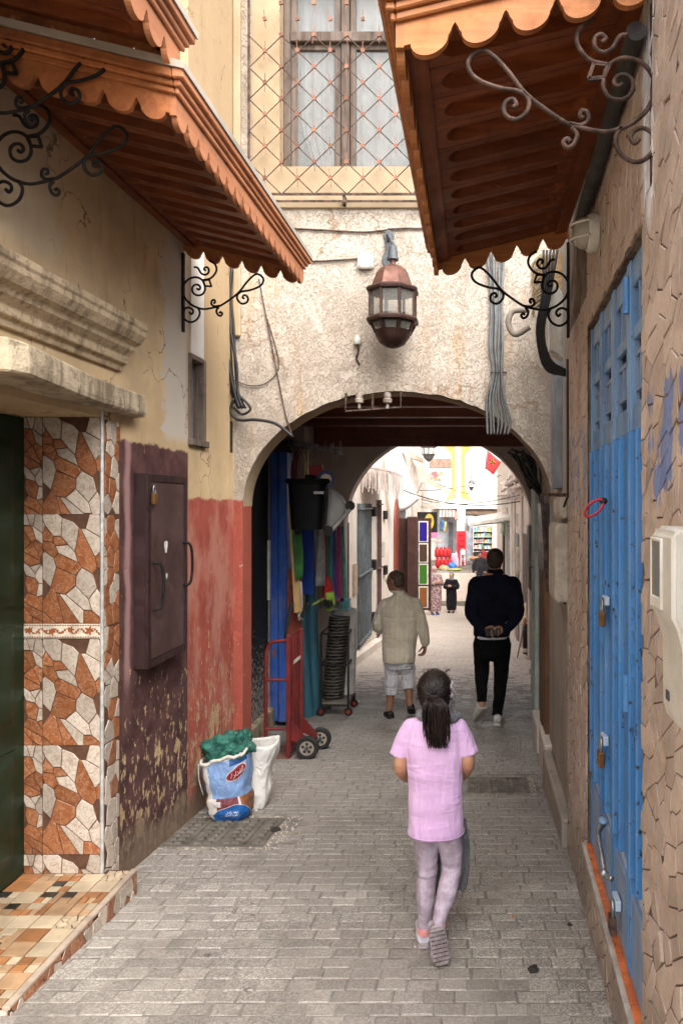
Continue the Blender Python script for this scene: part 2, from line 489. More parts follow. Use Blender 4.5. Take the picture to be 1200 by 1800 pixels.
def mk_blue(name, a, b, chip=.635):
    t = NT(name)
    n = t.noise(3, 5, .6, t.pos((3, 3, .6))); f = t.noise(52, 5, .65, t.pos((1, 1, .6)))
    big = t.noise(6, 6, .6)
    c = t.mix(t.ramp(n, .3, .7), a, b)
    ch = t.ramp(f, chip, chip+.015)
    c = t.mix(t.math('MULTIPLY', t.ramp(t.noise(2.2, 5, .65), .45, .70), .45), c, tuple(v*.55+.13 for v in b))
    c = t.mix(t.math('MULTIPLY', t.ramp(t.noise(1, 6, .7, t.pos((34, 34, 1.6))), .60, .70), .55), c, (.10, .075, .06))
    c = t.mix(t.math('MULTIPLY', t.ramp(big, .55, .75), .35), c, tuple(v*.5 for v in a))
    c = t.mix(t.math('MULTIPLY', ch, t.ramp(big, .40, .5)), c, (.045, .035, .03))
    c = t.mix(t.math('MULTIPLY', t.ramp(t.noise(90, 3, .6, t.pos((1, 1, .3))), .70, .73), .5), c, (.50, .55, .60))
    return t.fin(c, t.ramp(big, .3, .7, .38, .58), t.bump(t.math('SUBTRACT', t.math('MULTIPLY', n, .3), ch), .4, .003), spec=.4)

def mk_marble(name, a, b, vein):
    t = NT(name)
    n = t.noise(14, 7, .65, None, 1.5)
    off = t.n('ShaderNodeVectorMath', operation='ADD'); t.l(t.pos(), off.inputs[0])
    cmb = t.n('ShaderNodeCombineXYZ'); rr = t.math('MULTIPLY', t.rnd(), 37.0); t.l(rr, cmb.inputs[0]); t.l(rr, cmb.inputs[2]); t.l(cmb.outputs[0], off.inputs[1])
    v = t.noise(16, 5, .6, off.outputs[0], 2.2)
    c = t.mix(t.ramp(n, .3, .7), a, b)
    c = t.mix(t.math('MULTIPLY', t.ramp(t.math('ABSOLUTE', t.math('SUBTRACT', v, .5)), .035, .0), .75), c, vein)
    h = t.n('ShaderNodeHueSaturation'); t.l(c, h.inputs['Color']); t.l(t.ramp(t.rnd(), 0, 1, .80, 1.15), h.inputs['Value'])
    return t.fin(h.outputs[0], t.ramp(t.noise(6, 4), .3, .7, .22, .42), t.bump(t.noise(9, 3), .06, .004), spec=.5)

def mk_facade_plain(name, a, b, st=(.36, .24, .12)):
    t = NT(name)
    n1 = t.noise(1.6, 6, .62); n2 = t.noise(14, 5, .65); s = t.noise(1, 5, .6, t.pos((7, 7, 1)))
    c = t.mix(t.ramp(n1, .35, .65), a, b)
    c = t.mix(t.math('MULTIPLY', t.ramp(s, .57, .75), .5), c, st)
    c = t.mix(t.math('MULTIPLY', t.ramp(n2, .60, .7), .35), c, tuple(v*.6 for v in a))
    return t.fin(c, .85, t.bump(t.math('ADD', n2, t.math('MULTIPLY', t.noise(60, 4), .4)), .4, .006), spec=.22)

def mk_dirty(name, a, b, dark):
    t = NT(name)
    n1 = t.noise(3, 6, .65); n2 = t.noise(20, 6, .7); s = t.noise(1, 6, .65, t.pos((9, 9, 2.2)))
    c = t.mix(t.ramp(n1, .3, .7), a, b)
    c = t.mix(t.math('MULTIPLY', t.ramp(s, .46, .66), .75), c, dark)
    c = t.mix(t.math('MULTIPLY', t.ramp(n2, .52, .62), .6), c, tuple(v*.45 for v in a))
    return t.fin(c, .9, t.bump(t.math('ADD', n2, t.math('MULTIPLY', t.noise(80, 4), .4)), .8, .010), spec=.2)

def mk_flaked_black():
    t = NT('flaking black paint over white')
    x, y, z = t.sep()
    f = t.noise(26, 8, .75)
    thr = t.ramp(z, -.55, .95, .47, .68)
    w = t.ramp(t.math('SUBTRACT', f, thr), 0, .015)
    return t.fin(t.mix(w, (.010, .010, .010), (.36, .31, .27)), .7, t.bump(f, .4, .006))

PL = mk_plaster_left()
STUCCO = mk_stucco()
PAVER = mk_paver()
PAVER_LIT = mk_paver('pinkish paver with street light painted in', (.50, .41, .345))  # far pinkish stone; the street's strong light is painted into this colour
STONE = mk_stone()
MORTAR = simple('dirty joint sand', (.27, .24, .21), .95, col2=(.16, .14, .12), vs=9, bs=90, bst=.5)
GROUND = simple('trodden dirt base', (.14, .12, .10), .95, col2=(.09, .075, .06), vs=2, bs=60, bst=.4)
MORTAR_R = simple('dark render behind the stones', (.17, .122, .09), .95, col2=(.08, .05, .035), vs=9, bs=70, bst=.4)
YELLOW_PL = mk_facade_plain('yellow ochre plaster', (.29, .215, .135), (.36, .275, .18))
CREAM_PL = mk_facade_plain('cream limewash', (.52, .45, .38), (.62, .55, .48), (.50, .40, .30))
TAN_PL = mk_dirty('stained cream render', (.42, .32, .20), (.54, .42, .28), (.12, .085, .055))
GREY_PL = mk_facade_plain('weathered grey render', (.24, .21, .18), (.36, .31, .26), (.12, .10, .08))
WHITE_PL = mk_facade_plain('white limewash', (.56, .525, .475), (.65, .62, .57), (.48, .40, .31))
PINK_PL = mk_facade_plain('pinkish white limewash', (.48, .39, .335), (.60, .51, .445), (.42, .32, .26))
CONC = mk_dirty('stained concrete', (.36, .285, .19), (.50, .41, .29), (.10, .075, .05))
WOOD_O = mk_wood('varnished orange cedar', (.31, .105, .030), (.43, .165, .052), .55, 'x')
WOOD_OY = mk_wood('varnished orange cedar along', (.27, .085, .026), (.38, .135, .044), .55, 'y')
WOOD_R = mk_wood('shade-darkened varnished cedar', (.125, .028, .008), (.215, .058, .015), .45, 'x')  # the canopy's own shade is painted into these two underside woods
WOOD_SHADE_Y = mk_wood('shade-darkened varnished cedar along', (.125, .028, .008), (.215, .058, .015), .45, 'y')
WOOD_DK = mk_wood('dark stained timber', (.13, .036, .019), (.21, .062, .030), .42, 'x')
WOOD_OLD = mk_wood('weathered grey-brown timber', (.085, .062, .05), (.18, .14, .115), .8, 'z', .2)
IRON = simple('black wrought iron', (.006, .0055, .005), .7, 0, .2, col2=(.014, .010, .008), vs=30, bs=120, bst=.3)
IRON_BR = simple('rusty brown wrought iron', (.10, .06, .045), .75, 0, .25, col2=(.035, .022, .016), vs=25, bs=120, bst=.35)
GREEN_D = simple('dark green door paint', (.006, .016, .006), .4, 0, .35, col2=(.010, .024, .010), vs=5, bs=30, bst=.1)
MARB_O = mk_marble('orange-brown marble glaze', (.20, .062, .023), (.29, .105, .040), (.42, .25, .15))
MARB_W = mk_marble('white marble glaze', (.39, .325, .26), (.50, .43, .355), (.23, .13, .085))
GROUT = simple('brown grout', (.10, .045, .025), .9, vs=20, bst=.3)
BLUE = mk_blue('chipped blue door paint', (.045, .165, .39), (.065, .22, .48), .615)
BLUE_D = mk_blue('weathered blue-grey paint', (.13, .20, .33), (.20, .28, .40), .70)
BLUE_U = mk_blue('faded steel-blue paint', (.10, .20, .36), (.15, .27, .44), .62)
BLUE_P = mk_blue('pale dusty blue paint', (.30, .40, .54), (.40, .49, .60), .70)
BLUE_S = mk_blue('dark blue shop shutter paint', (.016, .065, .32), (.03, .11, .44), .70)
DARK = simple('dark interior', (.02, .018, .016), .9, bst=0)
# ================================================================ broken-stone layouts
def clip(poly, p, n):
    """keep the side of the line through p where (q-p).n <= 0"""
    out = []
    m = len(poly)
    for i in range(m):
        a, b = poly[i], poly[(i+1) % m]
        da = (a[0]-p[0])*n[0] + (a[1]-p[1])*n[1]
        db = (b[0]-p[0])*n[0] + (b[1]-p[1])*n[1]
        if da <= 0: out.append(a)
        if (da < 0) != (db < 0) and abs(da-db) > 1e-12:
            t = da/(da-db)
            out.append((a[0]+(b[0]-a[0])*t, a[1]+(b[1]-a[1])*t))
    return out

def cells(w, h, sx, sy, gap, rng, jit=.42, shear=0.0, drop=0.0):
    """irregular polygons that tile a w x h rectangle, about sx by sy each, gap between them"""
    nx, ny = max(1, round(w/sx)), max(1, round(h/sy))
    pts = []
    for j in range(-1, ny+1):
        for i in range(-1, nx+1):
            u = (i + .5 + (.5 if j % 2 else 0)*.8 + rng.uniform(-jit, jit)) * w/nx
            v = (j + .5 + rng.uniform(-jit, jit)) * h/ny
            if rng.random() >= drop: pts.append((u, v))
    k = sx/sy
    res = []
    for a, (u, v) in enumerate(pts):
        if not (-.3*sx < u < w+.3*sx and -.3*sy < v < h+.3*sy): continue
        poly = [(0, 0), (w, 0), (w, h), (0, h)]
        near = sorted((((q[0]-u)**2 + ((q[1]-v)*k + (q[0]-u)*shear)**2, q) for b, q in enumerate(pts) if b != a))[:16]
        for d2, q in near:
            dx, dy = q[0]-u, (q[1]-v)*k + (q[0]-u)*shear
            n = (dx + dy*shear, dy*k)
            L = math.hypot(*n)
            n = (n[0]/L, n[1]/L)
            mid = ((u+q[0])/2, (v+q[1])/2)
            poly = clip(poly, (mid[0]-n[0]*gap/2, mid[1]-n[1]*gap/2), n)
            if len(poly) < 3: break
        if len(poly) >= 3:
            ar = sum(poly[i][0]*poly[(i+1) % len(poly)][1] - poly[(i+1) % len(poly)][0]*poly[i][1] for i in range(len(poly)))/2
            if abs(ar) > sx*sy*.012: res.append(poly)
    return res

def piece_into(mb, poly, fn, h, inset=.10, tilt=0.0, rng=None):
    """one stone: polygon rim, rounded shoulder and top; fn(u, v, height) -> world point"""
    n = len(poly)
    cu = sum(p[0] for p in poly)/n; cv = sum(p[1] for p in poly)/n
    ta, tb = (rng.uniform(-tilt, tilt), rng.uniform(-tilt, tilt)) if tilt else (0, 0)
    vs = []
    for k, (s, hh) in enumerate(((1.0, -.004), (1.0, h*.55), (1-inset, h))):
        for (u, v) in poly:
            uu, vv = cu+(u-cu)*s, cv+(v-cv)*s
            d = hh + ((u-cu)*ta + (v-cv)*tb if k else 0)
            vs.append(fn(uu, vv, d))
    fs = []
    for r in range(2):
        for i in range(n):
            fs.append((r*n+i, r*n+(i+1) % n, (r+1)*n+(i+1) % n, (r+1)*n+i))
    fs.append(tuple(range(2*n, 3*n)))
    mb.add(vs, fs)
    return mb

def lay(polys, fn, h, name, mat_of, parent, keep=None, stuff_name=None, inset=.10, tilt=0.0, rng=random):
    """each polygon an object of its own while keep(...) holds, the others joined as stuff"""
    rest = MB()
    for p in polys:
        cu = sum(q[0] for q in p)/len(p); cv = sum(q[1] for q in p)/len(p)
        hh = h*rng.uniform(.75, 1.25)
        if keep is None or keep(cu, cv):
            piece_into(MB_ := MB(), p, fn, hh, inset, tilt, rng)
            MB_.build(name, mat_of(rng), parent)
        else:
            piece_into(rest, p, fn, hh, inset, tilt, rng)
    if rest.v:
        tag(rest.build(stuff_name or name, mat_of(rng), parent), kind='stuff')

# ================================================================ ground and paving
def build_ground():
    m = MB()
    ys = [-40, -8, 0] + [i*1.5 for i in range(1, 30)] + [60, 140]
    for a, b in zip(ys, ys[1:]):
        m.add([(-40, a, gz(a)-.02), (40, a, gz(a)-.02), (40, b, gz(b)-.02), (-40, b, gz(b)-.02)], [(0, 1, 2, 3)])
    g = m.build('ground', GROUND, origin=(0, 0, 0))
    tag(g, 'sloping alley floor of dusty grey block paving', kind='structure')
    bed = MB()
    ys = [-2 + i*.5 for i in range(77)]
    for a, b in zip(ys, ys[1:]):
        xl, xr = (-2.3, .75) if a < 12.4 else (-2.4, 1.5)
        bed.add([(xl, a, gz(a)-.0034), (xr, a, gz(a)-.0034), (xr, b, gz(b)-.0034), (xl, b, gz(b)-.0034)], [(0, 1, 2, 3)])
    bed.build('joint_sand', MORTAR, g)
    # paving blocks: the 300 nearest in view as parts, the others joined
    rng = random.Random(3)
    L, D = .118, .081
    protos = []
    for k in range(6):
        pm = MB()
        l, d = L/2-.0026, D/2-.0026
        j = lambda: rng.uniform(-.004, .004)
        base = [(-l+j(), -d+j()), (l+j(), -d+j()), (l+j(), d+j()), (-l+j(), d+j())]
        vs = [(x, y, -.03) for x, y in base] + [(x, y, -.004) for x, y in base] + [(x*(1-.006/abs(x)), y*(1-.0045/abs(y)), 0) for x, y in base]
        pm.add(vs, [(0,1,5,4),(1,2,6,5),(2,3,7,6),(3,0,4,7),(4,5,9,8),(5,6,10,9),(6,7,11,10),(7,4,8,11),(8,9,10,11)])
        me = bpy.data.meshes.new('paver'); me.from_pydata(pm.v, [], pm.f); me.materials.append(PAVER); me.update()
        protos.append((me, pm))
    holes = [(-1.93, -1.16, 4.30, 4.98), (-.12, .47, 5.36, 5.93)]
    cand = []
    Y = -.5; r = 0
    while Y < 35.5:
        xl, xr = (-1.95, .66) if Y < 5.6 else ((-2.25, .72+.03*(Y-5.6)) if Y < 12.4 else (-2.3, 1.35))
        x = xl - rng.uniform(0, L) + (L/2 if r % 2 else 0)
        while x < xr:
            jx = rng.uniform(-.004, .004)
            if not any(a-.04 < x < b+.04 and c < Y < d for a, b, c, d in holes) and not (x < -1.8 and 2.75 < Y < 3.66):
                cand.append((x+jx, Y, rng.randrange(6), rng.uniform(-.0028, .0022), rng.uniform(-.012, .012), rng.uniform(-.012, .012), rng.uniform(-.006, .006)))
            x += L
        Y += D; r += 1
    vis = [c for c in cand if c[1] > 2.62 and c[0] > -VX*c[1]/FPX - .05 and -1.86 < c[0] < .55 and not (-.28 < c[0] < -.16 and 3.0 < c[1] < 3.2)]
    vis.sort(key=lambda c: c[1])
    chosen = set(id(c) for c in vis[:300])
    rest = MB(); rest2 = MB()
    sl = math.atan(.0923)
    for c in cand:
        x, y, k, dz, rx, ry, rz = c
        slope = math.atan((gz(y+.05)-gz(y-.05))/.1)
        if id(c) in chosen:
            link_mesh('paver', protos[k][0], g, (x, y, gz(y)+dz), (slope+rx, ry, rz))
        else:
            mt = Matrix.Translation((x, y, gz(y)+dz)) @ Matrix.Rotation(slope+rx, 4, 'X') @ Matrix.Rotation(ry, 4, 'Y') @ Matrix.Rotation(rz, 4, 'Z')
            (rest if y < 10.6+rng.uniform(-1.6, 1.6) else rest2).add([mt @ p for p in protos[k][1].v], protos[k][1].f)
    tag(rest.build('paving', PAVER, g, recalc=False), kind='stuff')
    tag(rest2.build('lit_paving', PAVER_LIT, g, recalc=False), kind='stuff')
    return g
ground = build_ground()
# ================================================================ left house: plaster, tiled doorway, lintel, cornice
XL = -1.86
def build_left():
    rng = random.Random(11)
    H = thing('plastered_house', 'cream plastered house with plum and red dado, stone lintel and tiled green doorway', 'house', (-2.4, 3.2, gz(3.2)))
    m = MB()
    # wall with door recess and a small window hole; facing +X
    D0, D1, DZ = 2.55, 3.69, 2.05
    W0, W1, WZ0, WZ1 = 4.80, 5.09, 2.01, 2.60
    x0, x1 = XL-.45, XL
    m.box(x0, x1, .2, D0, -.5, 3.6)
    m.box(x0, x1, D0, D1, DZ, 3.6)
    m.box(x0, x1, D1, W0, -.9, 3.6)
    m.box(x0, x1, W0, W1, -.9, WZ0)
    m.box(x0, x1, W0, W1, WZ1, 6.0)
    m.box(x0, x1, W1, 5.70, -.9, 6.0)
    m.build('wall', PL, H)
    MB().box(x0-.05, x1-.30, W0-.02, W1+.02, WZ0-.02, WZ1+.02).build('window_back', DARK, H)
    # small timber casement
    wf = MB()
    wf.box(x1-.10, x1+.012, W0, W0+.035, WZ0, WZ1); wf.box(x1-.10, x1+.012, W1-.035, W1, WZ0, WZ1)
    wf.box(x1-.10, x1+.010, W0+.035, W1-.035, WZ1-.03, WZ1); wf.box(x1-.10, x1+.03, W0-.01, W1+.01, WZ0-.01, WZ0+.035)
    w = wf.build('window', WOOD_OLD, H, bevel=.004)
    MB().box(x1-.075, x1-.065, W0+.035, W1-.035, WZ0+.03, WZ1-.03).build('shutter', simple('faded grey shutter', (.16, .16, .165), .75, vs=12, dirt=.7), w)
    wb = MB()
    wb.box(x1-.065, x1-.035, W0+.085, W0+.115, WZ0+.035, WZ1-.03)
    wb.build('mullion', WOOD_OLD, w)
    # white plaster panel above the casement
    MB().box(x1, x1+.006, 4.83, 5.06, 2.605, 3.35).build('plaster_patch', WHITE_PL, H)
    # cornice moulding above the door
    prof = [(0, 0), (.02, 0), (.028, .03), (.05, .04), (.055, .075), (.09, .105), (.098, .125), (.125, .14), (.15, .175), (.152, .20), (.16, .205), (.16, .235), (.03, .25), (0, .255)]
    ca, cb, cz = 2.2, 3.86, 2.315
    pr = MB().prism([(XL+dx-.002, ca, cz+dz) for dx, dz in prof], (0, cb-ca, 0))
    for i, p in enumerate(pr.v):       # weathered wander
        p.z += .012*mnoise.noise(Vector((p.y*3, p.z*4, 1))); p.x += .006*mnoise.noise(Vector((p.y*5, 3, p.z*9)))
    pr.build('cornice', TAN_PL, H, bevel=.004)
    # concrete lintel slab, skewed and chipped
    a, b = at(52, 657, 2.69), at(263, 737, 4.06)
    zt, zb = 2.205, 2.085
    sl = MB()
    top = [(XL-.01, 2.52), (a.x-.02, 2.60), (a.x, 2.69), (-1.735, 3.4), (b.x, 4.02), (XL-.01, 4.04)]
    rings = []
    for z in (zb, zb+.03, zb+.09, zt):
        rings.append([Vector((x + (.004 if 0 < i < 5 else 0)*rng.uniform(-1, 1), y, z + .006*rng.uniform(-1, 1))) for i, (x, y) in enumerate(top)])
    sl.loft(rings)
    sl.build('lintel', CONC, H, bevel=.008)
    # recess: soffit and back
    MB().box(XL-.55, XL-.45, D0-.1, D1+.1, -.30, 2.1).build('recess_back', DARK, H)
    # green panelled metal door
    xd = -2.243
    dm = MB().box(xd-.04, xd, D0, D1-.002, -.215, 2.045)
    door = dm.build('door', GREEN_D, H)
    for (z0, z1) in ((-.13, .42), (.52, 1.02), (1.12, 1.95)):
        for (ya, yb) in ((D0+.08, D0+.50), (D0+.62, D1-.08)):
            p = MB().prism([(xd, ya, z0), (xd, yb, z0), (xd, yb, z1), (xd, ya, z1)], (.006, 0, 0))
            p.add([(xd+.006, ya+.02, z0+.02), (xd+.006, yb-.02, z0+.02), (xd+.006, yb-.02, z1-.02), (xd+.006, ya+.02, z1-.02),
                   (xd+.016, ya+.06, z0+.06), (xd+.016, yb-.06, z0+.06), (xd+.016, yb-.06, z1-.06), (xd+.016, ya+.06, z1-.06)],
                  [(0,1,5,4),(1,2,6,5),(2,3,7,6),(3,0,4,7),(4,5,6,7)])
            p.build('panel', GREEN_D, door, recalc=False)
    # tiled far reveal of the doorway, facing the street end
    yr = D1 - .012
    tp = MB().box(-2.243, XL, D1-.010, D1, -.225, 2.05).build('tiled_reveal', GROUT, H)
    mat = lambda r: MARB_O if r.random() < .47 else MARB_W
    rows = [(-.222, -.128), (-.124, .412), (.416, .945), (1.026, 1.561), (1.565, 2.048)]
    pat_a = cells(.090, .54, .06, .07, .005, random.Random(5), .5, .5, .15)
    pat_b = cells(.286, .54, .070, .074, .005, random.Random(23), .55, .55, .24)
    for (z0, z1) in rows:
        for (u0, pat, sd) in ((-2.241, pat_a, 4), (-2.147, pat_b, 9)):
            r2 = random.Random(sd)
            ps = []
            for p in pat:
                q = p
                if z1-z0 < .53:
                    off = .54-(z1-z0)
                    q = [(u, v-off) for u, v in p]
                    q = clip(q, (0, 0.002), (0, -1))
                mt = mat(r2)
                if len(q) >= 3 and max(v for u, v in q)-min(v for u, v in q) > .012:
                    b_ = MB(); piece_into(b_, q, lambda u, v, d: (u0+u, yr-d+.002, z0+v), .004, .03)
                    b_.build('stone_tile', mt, tp)
    # floral border tiles
    cr = simple('cream glazed border', (.66, .58, .46), .3, 0, .5, vs=20, bst=.05)
    fl = simple('brown flower print', (.30, .09, .03), .35, 0, .5, vs=60, bst=0)
    for (xa, xb) in ((-2.241, -2.149), (-2.147, -1.861)):
        bt = MB().box(xa, xb, yr-.005, yr, .949, 1.022).build('border_tile', cr, tp, bevel=.002)
    bd = MB()
    for zz in (.953, 1.012):
        for k in range(30): bd.box(-2.238+k*.0126, -2.230+k*.0126, yr-.0062, yr-.005, zz, zz+.006)
    tag(bd.build('border_beads', fl, tp), kind='stuff')
    for k, (fx, fz, fr) in enumerate(((-2.215, .988, .020), (-2.10, .982, .020), (-2.005, .994, .018), (-1.915, .988, .025))):
        f = MB()
        pts = [(fx + fr*(.72+.28*math.cos(5*a))*math.cos(a), yr-.0058, fz + fr*(.72+.28*math.cos(5*a))*math.sin(a)) for a in [i*2*PI/30 for i in range(30)]]
        f.add(pts, [tuple(range(30))])
        f.build('flower_motif', fl, tp)
    vine = MB()
    pp = [(-2.235+i*.0093, .986+.013*math.sin(i*.9)) for i in range(41)]
    for (a_, b_) in zip(pp, pp[1:]): vine.box(a_[0], b_[0], yr-.0056, yr-.005, min(a_[1], b_[1])-.0012, max(a_[1], b_[1])+.0012)
    for i in range(3, 40, 4):
        lx, lz = pp[i]; sg = 1 if i % 8 < 4 else -1
        vine.add([(lx, yr-.0057, lz), (lx+.010, yr-.0057, lz+.004*sg), (lx+.014, yr-.0057, lz+.015*sg), (lx+.002, yr-.0057, lz+.010*sg)], [(0, 1, 2, 3)])
    vine.build('vine_motif', fl, tp)
    # corner trim and the tiled strip that turns onto the street
    MB().tube([(XL+.004, D1-.008, -.225), (XL+.004, D1-.008, 2.08)], .010, 10).build('corner_trim', simple('silver tile trim', (.55, .53, .50), .4, .4, .5, vs=20), H, smooth=True)
    ts = MB().box(XL, XL+.008, D1+.004, 3.86, -.30, 2.04).build('tiled_return', GROUT, H)
    for (z0, z1) in ((-.30, .41), (.416, 1.0), (1.005, 1.56), (1.565, 2.04)):
        lay(cells(.148, z1-z0, .075, .10, .006, rng, .4), lambda u, v, d: (XL+.007+d, D1+.008+u, z0+v), .004, 'stone_tile', mat, ts, inset=.03, rng=rng)
    # tiled doorstep
    zs = -.218
    sx0, sx1, sy0, sy1 = -2.243, -1.700, 2.70, 3.72
    st = MB().box(sx0, sx1, sy0, sy1-.04, -.40, zs-.006)
    st.box(XL-.01, sx1, sy1-.04, sy1, -.40, zs-.006)
    step = st.build('doorstep', GROUT, H)
    cols = [simple('cream stone tile', (.47, .37, .25), .45, vs=9, lo=.3, hi=.7, rnd=.15, spec=.5), simple('tan stone tile', (.36, .225, .125), .45, vs=14, lo=.3, hi=.7, rnd=.2, spec=.5),
            simple('orange stone tile', (.32, .14, .055), .45, vs=14, lo=.3, hi=.7, rnd=.2, spec=.5), simple('black stone tile', (.028, .024, .02), .35, vs=14, rnd=.2, spec=.5)]
    n_x, n_y = 5, 10
    cw, cd = (sx1-.028-sx0)/n_x, (sy1-.015-sy0)/n_y
    def tile(xa, xb, ya, yb, mt):
        g = .0028
        if xb > XL or yb < 3.70:
            MB().box(xa+g, xb-g, ya+g, yb-g, zs-.008, zs + rng.uniform(-.0008, .0012)).build('floor_tile', mt, step, bevel=.0015)
    for j in range(n_y):
        for i in range(n_x):
            xa, ya = sx0+i*cw, sy0+j*cd
            xb, yb = xa+cw, ya+cd
            if xa < XL-.01 and yb > 3.695: yb = 3.674
            k = rng.random()
            if k < .50:
                tile(xa, xb, ya, yb, rng.choice((cols[0], cols[0], cols[1], cols[2])))
            elif k < .74:
                xm = xa+cw*.55; ym = ya+cd*.5
                tile(xa, xm, ya, ym, rng.choice(cols[:3])); tile(xm, xb, ya, ym, rng.choice(cols[:3]))
                tile(xa, xm, ym, yb, rng.choice(cols[1:])); tile(xm, xb, ym, yb, rng.choice(cols[:2]))
            elif k < .88:
                for (fa, fb, ga, gb) in ((0, .34, 0, .5), (.34, .67, 0, .5), (.67, 1, 0, 1), (0, .67, .5, 1)):
                    tile(xa+cw*fa, xa+cw*fb, ya+cd*ga, ya+cd*gb, rng.choice(cols[:3]+cols))
            else:
                for p in cells(cw-.006, yb-ya-.006, cw*.3, cd*.3, .005, rng, .42):
                    b_ = MB(); piece_into(b_, p, lambda u, v, d: (xa+.003+u, ya+.003+v, zs-.008+d), .008, .04)
                    b_.build('pebble_tile', cols[0], step)
    MB().box(sx1-.026, sx1+.004, sy0-.004, sy1, zs-.012, zs+.003).build('step_nosing', simple('worn step nosing', (.40, .31, .24), .5, vs=12, dirt=.4), step, bevel=.003)
    lay(cells(sy1-sy0-.01, .20, .062, .10, .005, rng, .42), lambda u, v, d: (sx1-.002+d, sy0+.005+u, zs-.212+v), .006, 'stone_tile', mat, step, inset=.03, rng=rng)
    lay(cells(sx1-sx0-.01, .20, .08, .10, .005, rng, .42), lambda u, v, d: (sx0+.005+u, sy0+.002-d, zs-.212+v), .006, 'stone_tile', lambda r: MARB_W, step, inset=.03, rng=rng)
    return H
left_house = build_left()
# ================================================================ the house bridging the alley, its arch and covered passage
YF, TF = 5.70, .22          # face of the archway and wall thickness
AL, AR, AZ, AH = -1.79, .592, 1.605, .880     # jambs, springing height, rise
ZC = 2.60                   # passage ceiling
Y2 = 10.0                   # far mouth of the passage
def arch_top(x, xl, xr, z0, rise):
    u = (x-(xl+xr)/2)/((xr-xl)/2)
    return z0 + rise*math.sqrt(max(0.0, 1-u*u))
def arch_wall(m, x0, x1, y0, y1, zb, zt, xl, xr, z0, rise, n=36, rough=0.0):
    """solid wall between y0 and y1 with an arched opening"""
    m.box(x0, xl, y0, y1, zb, zt); m.box(xr, x1, y0, y1, zb, zt)
    c = (xl+xr)/2; h = (xr-xl)/2
    xs = [c - h*math.cos(PI*i/n) for i in range(n+1)]
    for a, b in zip(xs, xs[1:]):
        za, zb_ = [min(arch_top(q, xl, xr, z0, rise) + rough*mnoise.noise(Vector((q*9, 2.3, rise*7))) + rough*.6*mnoise.noise(Vector((q*31, 5.1, rise))), zt) for q in (a, b)]
        if za >= zt-1e-6 and zb_ >= zt-1e-6: continue
        v = [(a, y0, za), (b, y0, zb_), (b, y0, zt), (a, y0, zt), (a, y1, za), (b, y1, zb_), (b, y1, zt), (a, y1, zt)]
        m.add(v, [(0,1,2,3),(7,6,5,4),(0,4,5,1)])
